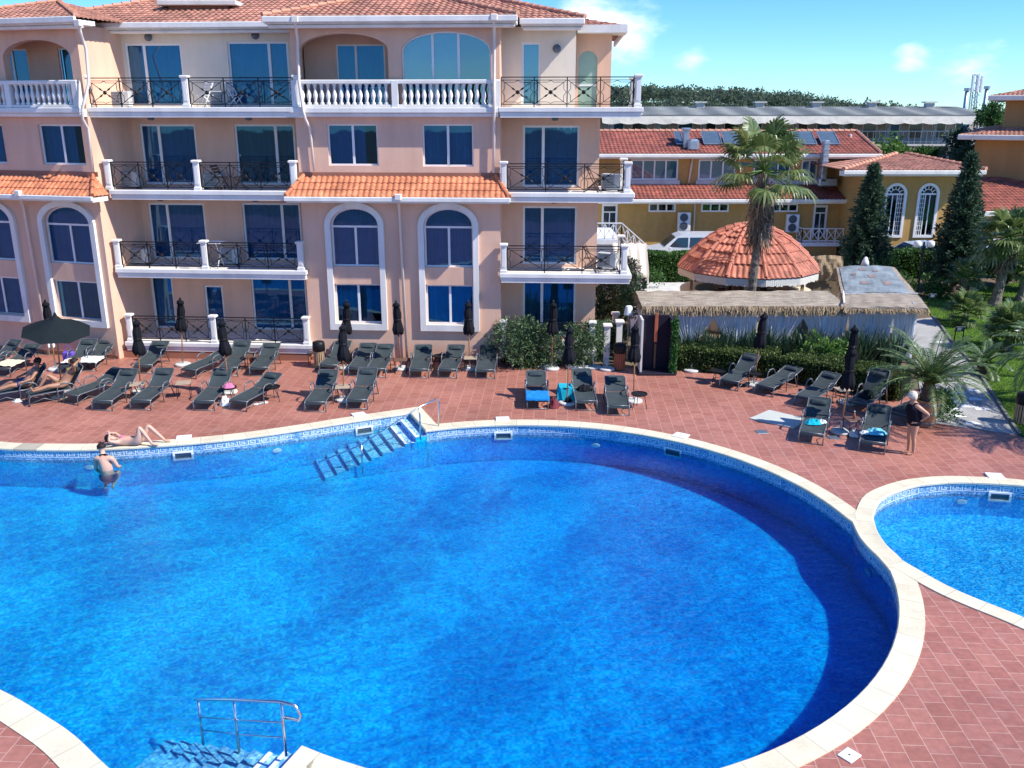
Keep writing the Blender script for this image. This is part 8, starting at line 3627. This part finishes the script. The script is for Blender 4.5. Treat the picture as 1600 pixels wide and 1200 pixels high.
# ================================================================== people
def skin_mesh(name, chains, material, parent, sub=2, grow=1.10):
    """chains: lists of (point, radius) whose shared points join; grown with the Skin modifier"""
    verts, rads, edges, idx = [], [], [], {}
    roots = []
    for ch in chains:
        prev = None
        for (p, r) in ch:
            key = tuple(round(c, 4) for c in p)
            if key not in idx:
                idx[key] = len(verts)
                verts.append(tuple(p))
                rads.append(r)
            i = idx[key]
            if prev is not None and prev != i:
                edges.append((prev, i))
            prev = i
    me = bpy.data.meshes.new(name)
    me.from_pydata(verts, edges, [])
    me.materials.append(material)
    ob = bpy.data.objects.new(name, me)
    COL.objects.link(ob)
    bm_layer = me.skin_vertices or me.attributes
    if not me.skin_vertices:
        import bmesh
        bm = bmesh.new()
        bm.from_mesh(me)
        bm.verts.layers.skin.verify()
        bm.to_mesh(me)
        bm.free()
    # every separate island needs one root
    adj = {i: [] for i in range(len(verts))}
    for a, b in edges:
        adj[a].append(b)
        adj[b].append(a)
    seen = set()
    for i in range(len(verts)):
        if i in seen:
            continue
        roots.append(i)
        st = [i]
        while st:
            k = st.pop()
            if k in seen:
                continue
            seen.add(k)
            st += adj[k]
    sk = me.skin_vertices[0].data
    for i, r in enumerate(rads):
        sk[i].radius = (r * grow, r * grow)
        sk[i].use_root = i in roots
    m = ob.modifiers.new("skin", "SKIN")
    m.use_smooth_shade = True
    s = ob.modifiers.new("sub", "SUBSURF")
    s.levels = sub
    s.render_levels = sub
    if parent is not None:
        ob.parent = parent
    return ob


def hand(w, d, side, up, curl=0.3):
    """palm and five fingers starting at the wrist w, pointing along d"""
    w, d = V(w), V(d).normalized()
    s = V(side).normalized()
    n = d.cross(s).normalized()
    palm = w + d * 0.075
    out = [[(w, 0.026), (w + d * 0.04, 0.034), (palm, 0.036)]]
    for k, (off, l) in enumerate(((-0.030, 0.068), (-0.010, 0.080), (0.010, 0.076), (0.028, 0.060))):
        b = palm + s * off - d * 0.005
        c1 = b + d * (l * 0.5) + n * curl * 0.02
        c2 = b + d * l * (1 - curl * 0.2) + n * curl * 0.05
        out.append([(b, 0.010), (c1, 0.0095), (c2, 0.008)])
    t0 = w + d * 0.03 - s * 0.025
    out.append([(t0, 0.012), (t0 + d * 0.03 - s * 0.03, 0.011), (t0 + d * 0.055 - s * 0.04, 0.009)])
    return out


def head_chain(neck, fwd, tilt=V((0, 0, 1)), s=1.0):
    """neck, jaw, skull, crown, with nose and ears; returns chains and the skull centre"""
    f, u = V(fwd).normalized(), V(tilt).normalized()
    r = f.cross(u).normalized()
    nk = V(neck)
    sk = nk + u * 0.165 * s + f * 0.025 * s
    ch = [[(nk, 0.055 * s), (nk + u * 0.06 * s + f * 0.015, 0.060 * s), (sk - u * 0.05 * s + f * 0.012 * s, 0.078 * s), (sk + u * 0.015 * s, 0.098 * s), (sk + u * 0.065 * s - f * 0.005, 0.080 * s)],
          [(sk + f * 0.085 * s - u * 0.005 * s, 0.010 * s), (sk + f * 0.108 * s - u * 0.03 * s, 0.014 * s), (sk + f * 0.098 * s - u * 0.042 * s, 0.012 * s)],
          [(sk + r * 0.092 * s - u * 0.035 * s, 0.012), (sk + r * 0.10 * s - u * 0.005 * s - f * 0.01, 0.016)],
          [(sk - r * 0.092 * s - u * 0.035 * s, 0.012), (sk - r * 0.10 * s - u * 0.005 * s - f * 0.01, 0.016)],
          [(sk + f * 0.082 * s - u * 0.072 * s - r * 0.018, 0.010), (sk + f * 0.088 * s - u * 0.074 * s, 0.011), (sk + f * 0.082 * s - u * 0.072 * s + r * 0.018, 0.010)]]
    return ch, sk, f, u, r


def hair_cap(name, sk, f, u, r, material, parent, length=0.0, s=1.0, seed=0, low=0.16):
    m = MB()

    def fn(a, b):
        th, ph = a * 2 * math.pi, b * math.pi * (0.60 + low * (1 - math.cos(a * 2 * math.pi)) * 0.5)
        d = u * math.cos(ph) + (f * math.cos(th) + r * math.sin(th)) * math.sin(ph)
        back = max(0.0, -d.dot(f))
        k = 0.112 * s * (1 + 0.10 * noise.noise(d * 5 + V((seed, 0, 0))) + 0.07 * noise.noise(d * 14 + V((seed, 5, 0))))
        c = sk + u * 0.012 * s
        p = c + d * k + f * 0.004
        if ph > 1.6:
            p = p - u * length * back * (ph - 1.6)
        return p
    m.grid(fn, 44, 20)
    o0 = ORG.get(parent.name, V((0, 0, 0)))
    return m.build(name, material, parent, smooth=True)


def limb(*pts):
    return [(V(p), r) for p, r in pts]


# ---- woman standing by the barrel
W0 = G(1419, 709)
wm = thing("person", "woman with short white hair and a black swimsuit standing hands behind her hips", "person", W0)
ORG[wm.name] = V((0, 0, 0))


def P_(x, y, z, base=None):
    return V((x, y, z))


pel, spi, che, nk = V((0.04, 0, 0.93)), V((0.02, 0, 1.10)), V((-0.01, 0, 1.27)), V((-0.045, 0, 1.43))
hc, sk, hf, hu, hr = head_chain(nk, (-1, 0, -0.12), (-0.10, 0, 1), 0.98)
ch = [limb((pel, 0.155), (spi, 0.135), (che, 0.145), (V((-0.03, 0, 1.36)), 0.095), (nk, 0.055))] + hc
for s in (-1, 1):
    sh_ = V((0.005, 0.155 * s, 1.345))
    if s < 0:
        el_, wr_ = V((0.285, -0.24, 1.15)), V((0.16, -0.17, 0.985))
    else:
        el_, wr_ = V((0.25, 0.26, 1.13)), V((0.15, 0.15, 0.985))
    ch.append(limb((che, 0.145), (V((0.0, 0.10 * s, 1.335)), 0.075), (sh_, 0.062), ((sh_ + el_) / 2, 0.048), (el_, 0.038), ((el_ + wr_) / 2, 0.034), (wr_, 0.025)))
    ch += hand(wr_, V((-0.08, -0.05 * s, -0.03)), V((0, 0, 1)), 0, 0.4)
    hip, kn, an = V((0.035, 0.088 * s, 0.86)), V((0.02 - 0.02 * s, 0.085 * s, 0.47)), V((0.06 - 0.03 * s, 0.085 * s, 0.075))
    ch.append(limb((pel, 0.155), (hip, 0.108), ((hip + kn) / 2 + V((0.0, 0, 0.04)), 0.083), (kn, 0.056), (kn + (an - kn) * 0.35 + V((0.015, 0, 0)), 0.052), (an, 0.034), (an + V((0.015, 0, -0.045)), 0.032)))
    ch.append(limb((an + V((0.0, 0, -0.02)), 0.034), (an + V((-0.08, 0, -0.045)), 0.030), (an + V((-0.165, 0.005 * s, -0.055)), 0.022)))
skin_mesh("body", ch, MAT["skin"], wm)
sw = [limb((V((0.045, 0, 0.80)), 0.075), (pel + V((0, 0, -0.03)), 0.170), (pel + V((-0.005, 0, 0.06)), 0.160), (spi, 0.147), (che + V((-0.012, 0, -0.02)), 0.158), (che + V((-0.02, 0, 0.045)), 0.12))]
for s in (-1, 1):
    sw.append(limb((pel + V((0, 0, -0.03)), 0.170), (V((0.035, 0.085 * s, 0.86)), 0.118), (V((0.030, 0.088 * s, 0.775)), 0.092)))
    sw.append(limb((che + V((-0.02, 0, 0.045)), 0.12), (V((-0.035, 0.085 * s, 1.36)), 0.045), (V((-0.01, 0.085 * s, 1.405)), 0.03), (V((0.06, 0.07 * s, 1.36)), 0.03)))
skin_mesh("swimsuit", sw, MAT["swim"], wm, 2, 1.42)
ORG[wm.name] = V((0, 0, 0))
hair_cap("hair", sk, hf, hu, hr, MAT["hairwhite"], wm, 0.10, 1.04, 3)
m = MB()
for s in (-1, 1):
    c = sk + hf * 0.088 + hr * 0.038 * s - hu * 0.002
    m.tube([c - hf * 0.012, c + hf * 0.006], 0.030, 10)
    m.bar(sk + hf * 0.07 + hr * 0.085 * s, sk - hf * 0.02 + hr * 0.105 * s, 0.008, 0.012)
m.bar(sk + hf * 0.092 + hr * 0.015, sk + hf * 0.092 - hr * 0.015, 0.008)
m.build("sunglasses", MAT["iron"], wm)
wm.location = W0

# ---- man standing in the pool
M0 = G(166, 733, WZ)
mn = thing("person", "man with bare back standing waist deep in the pool, seen from behind", "person", (M0.x, M0.y, -1.40))
ORG[mn.name] = V((0, 0, 0))
pel, spi, che, nk = V((0.02, 0, 1.02)), V((0.01, -0.01, 1.20)), V((-0.02, 0.0, 1.40)), V((-0.05, 0.03, 1.575))
hc, sk, hf, hu, hr = head_chain(nk, (-0.45, 1, -0.15), (-0.10, 0.08, 1), 1.0)
ch = [limb((pel, 0.145), (spi, 0.138), (che, 0.150), (V((-0.035, 0.015, 1.50)), 0.10), (nk, 0.062))] + hc
for s in (-1, 1):
    sh_ = V((-0.02 + 0.205 * s, 0.0, 1.465))
    el_ = V((-0.02 + 0.30 * s, 0.06, 1.20)) if s > 0 else V((-0.28, 0.02, 1.18))
    wr_ = V((0.24, 0.26, 1.13)) if s > 0 else V((-0.26, 0.16, 1.0))
    ch.append(limb((che, 0.150), (V((-0.03 + 0.11 * s, 0.0, 1.455)), 0.088), (sh_, 0.070), ((sh_ + el_) / 2, 0.054), (el_, 0.044), ((el_ + wr_) / 2, 0.042), (wr_, 0.029)))
    ch += hand(wr_, wr_ - el_, V((0.2, 0, 1)), 0, 0.3)
    hip, kn, an = V((0.02 + 0.095 * s, 0.02, 0.94)), V((0.02 + 0.12 * s, 0.38, 0.93)), V((0.02 + 0.10 * s, 0.06, 0.74))
    ch.append(limb((pel, 0.145), (hip, 0.110), ((hip + kn) / 2, 0.085), (kn, 0.060), ((kn + an) / 2 + V((0, -0.01, -0.02)), 0.056), (an, 0.038)))
    ch.append(limb((an, 0.038), (an + V((0, -0.05, -0.03)), 0.034), (an + V((0, -0.09, -0.07)), 0.028), (an + V((0, -0.12, -0.12)), 0.022)))
skin_mesh("body", ch, MAT["skinpale"], mn)
sw = [limb((pel + V((0, 0, 0.05)), 0.152), (pel + V((0, 0, -0.05)), 0.158))]
for s in (-1, 1):
    sw.append(limb((pel + V((0, 0, -0.05)), 0.158), (V((0.02 + 0.095 * s, 0, 0.90)), 0.122), (V((0.02 + 0.115 * s, 0.24, 0.88)), 0.105)))
skin_mesh("shorts", sw, MAT["navy"], mn, 2, 1.22)
hair_cap("hair", sk, hf, hu, hr, MAT["hairdark"], mn, 0.0, 0.98, 8, -0.05)
mn.location = (M0.x, M0.y, -1.46)

# ---- woman lying on the coping, knees up
A0 = G(172, 695, 0.03)
ly = thing("person", "person in a dark bikini lying on the pool edge with raised knees", "person", A0)
ORG[ly.name] = V((0, 0, 0))
ZB = 0.125
nk = V((0.17, 0.0, ZB + 0.02))
che, spi, pel = V((0.34, 0.0, ZB + 0.005)), V((0.54, 0.0, ZB - 0.015)), V((0.74, 0.01, ZB + 0.005))
hc, sk, hf, hu, hr = head_chain(nk, (0.15, -0.35, 1), (-1, 0.0, 0.12), 0.98)
ch = [limb((pel, 0.138), (spi, 0.118), (che, 0.128), (V((0.25, 0, ZB + 0.01)), 0.09), (nk, 0.055))] + hc
for s in (-1, 1):
    sh_ = V((0.26, 0.165 * s, ZB))
    if s < 0:
        el_, wr_ = V((0.10, -0.27, 0.20)), V((0.05, -0.06, 0.31))
    else:
        el_, wr_ = V((0.04, 0.30, 0.22)), V((-0.02, 0.10, 0.30))
    ch.append(limb((che, 0.128), (V((0.28, 0.10 * s, ZB)), 0.072), (sh_, 0.058), ((sh_ + el_) / 2, 0.046), (el_, 0.037), ((el_ + wr_) / 2, 0.034), (wr_, 0.025)))
    ch += hand(wr_, V((-0.1, 0.1, 0.02)), V((1, 0, 0)), 0, 0.5)
    hip = V((0.78, 0.09 * s, ZB))
    kn = V((0.86 if s < 0 else 1.02, 0.10 * s + 0.02, 0.53 if s < 0 else 0.50))
    an = V((1.15 if s < 0 else 1.38, 0.11 * s + (0.0 if s < 0 else 0.06), 0.075))
    ch.append(limb((pel, 0.138), (hip, 0.105), ((hip + kn) / 2 + V((0.02, 0, 0.0)), 0.080), (kn, 0.055), (kn + (an - kn) * 0.35 + V((0.0, 0, -0.01)), 0.051), (an, 0.034), (an + V((-0.015, 0, -0.045)), 0.030)))
    ch.append(limb((an + V((0, 0, -0.02)), 0.033), (an + V((0.09, 0, -0.045)), 0.028), (an + V((0.17, 0, -0.052)), 0.021)))
skin_mesh("body", ch, MAT["skinpale"], ly)
sw = [limb((pel + V((-0.06, 0, 0)), 0.137), (pel + V((0.04, 0, 0.0)), 0.148))]
skin_mesh("bikini_bottom", sw, MAT["swim"], ly, 2, 1.28)
sw = [limb((V((0.33, -0.07, ZB + 0.085)), 0.062), (V((0.34, 0, ZB + 0.08)), 0.05), (V((0.33, 0.07, ZB + 0.085)), 0.062))]
skin_mesh("bikini_top", sw, MAT["pink"], ly)
hair_cap("hair", sk, hf, hu, hr, MAT["hairdark"], ly, 0.12, 1.05, 5)
ly.location = A0
ly.rotation_euler = (0, 0, rad(1.5))


# ---- the two people reclining in the shade
def recliner(label, L_, skinm, arms_up, cloth_):
    o, F, rz, a = L_
    root = thing("person", label, "person", (0, 0, 0))
    ORG[root.name] = V((0, 0, 0))
    pel, spi, che, nk = V((0, 1.03, 0.475)), V((0, 1.17, 0.62)), V((0, 1.30, 0.80)), V((0, 1.40, 0.96))
    hc, sk, hf, hu, hr = head_chain(nk, (0.1, -1, 0.10), (0, 0.32, 1), 1.0)
    ch = [limb((pel, 0.145), (spi, 0.135), (che, 0.145), (V((0, 1.36, 0.89)), 0.10), (nk, 0.058))] + hc
    for s in (-1, 1):
        sh_ = V((0.185 * s, 1.36, 0.87))
        if arms_up:
            el_, wr_ = V((0.36 * s, 1.36, 1.10)), V((0.10 * s, 1.56, 1.16))
        elif s < 0:
            el_, wr_ = V((-0.36, 1.15, 0.72)), V((-0.42, 0.92, 0.62))
        else:
            el_, wr_ = V((0.33, 1.16, 0.66)), V((0.36, 0.93, 0.62))
        ch.append(limb((che, 0.145), (V((0.11 * s, 1.35, 0.87)), 0.082), (sh_, 0.064), ((sh_ + el_) / 2, 0.050), (el_, 0.041), ((el_ + wr_) / 2, 0.038), (wr_, 0.027)))
        ch += hand(wr_, wr_ - el_, V((0, 0.3, 1)), 0, 0.3)
        hip = V((0.095 * s, 1.0, 0.46))
        if arms_up and s < 0:
            kn, an = V((-0.16, 0.66, 0.80)), V((-0.17, 0.40, 0.43))
        elif not arms_up and s < 0:
            kn, an = V((-0.26, 0.62, 0.50)), V((-0.44, 0.26, 0.30))
        else:
            kn, an = V((0.13 * s, 0.58, 0.50)), V((0.12 * s, 0.17, 0.42))
        ch.append(limb((pel, 0.145), (hip, 0.108), ((hip + kn) / 2, 0.084), (kn, 0.058), ((kn + an) / 2 + V((0, 0, -0.01)), 0.053), (an, 0.036)))
        ft = V((0.02 * s, -0.05, 0.14)) if not (arms_up and s < 0) else V((0, -0.16, -0.02))
        ch.append(limb((an, 0.036), (an + ft * 0.6, 0.030), (an + ft, 0.022)))
    skin_mesh("body", ch, MAT[skinm], root)
    sw = [limb((pel + V((0, 0.03, 0.04)), 0.152), (pel + V((0, -0.02, -0.01)), 0.156))]
    if cloth_ == "navy":
        for s in (-1, 1):
            kn = V((-0.26, 0.62, 0.50)) if s < 0 else V((0.13, 0.58, 0.50))
            hip = V((0.095 * s, 1.0, 0.46))
            sw.append(limb((pel + V((0, -0.02, -0.01)), 0.156), (hip, 0.118), (hip + (kn - hip) * 0.65, 0.098)))
        skin_mesh("shorts", sw, MAT["navy"], root, 2, 1.22)
    else:
        skin_mesh("bikini_bottom", sw, MAT["olive"], root, 2, 1.25)
        sw = [limb((V((-0.08, 1.22, 0.89)), 0.065), (V((0, 1.24, 0.89)), 0.055), (V((0.08, 1.22, 0.89)), 0.065))]
        skin_mesh("bikini_top", sw, MAT["olive"], root)
    hair_cap("hair", sk, hf, hu, hr, MAT["hairdark"], root, 0.03 if cloth_ == "navy" else 0.12, 1.0, 2)
    root.location = (F.x, F.y, 0)
    root.rotation_euler = (0, 0, rz)


recliner("person in blue shorts reclining on the left lounger under the open parasol", L5, "skindark", False, "navy")
recliner("person in an olive bikini reclining with both arms raised behind the head", L6, "skindark", True, "olive")
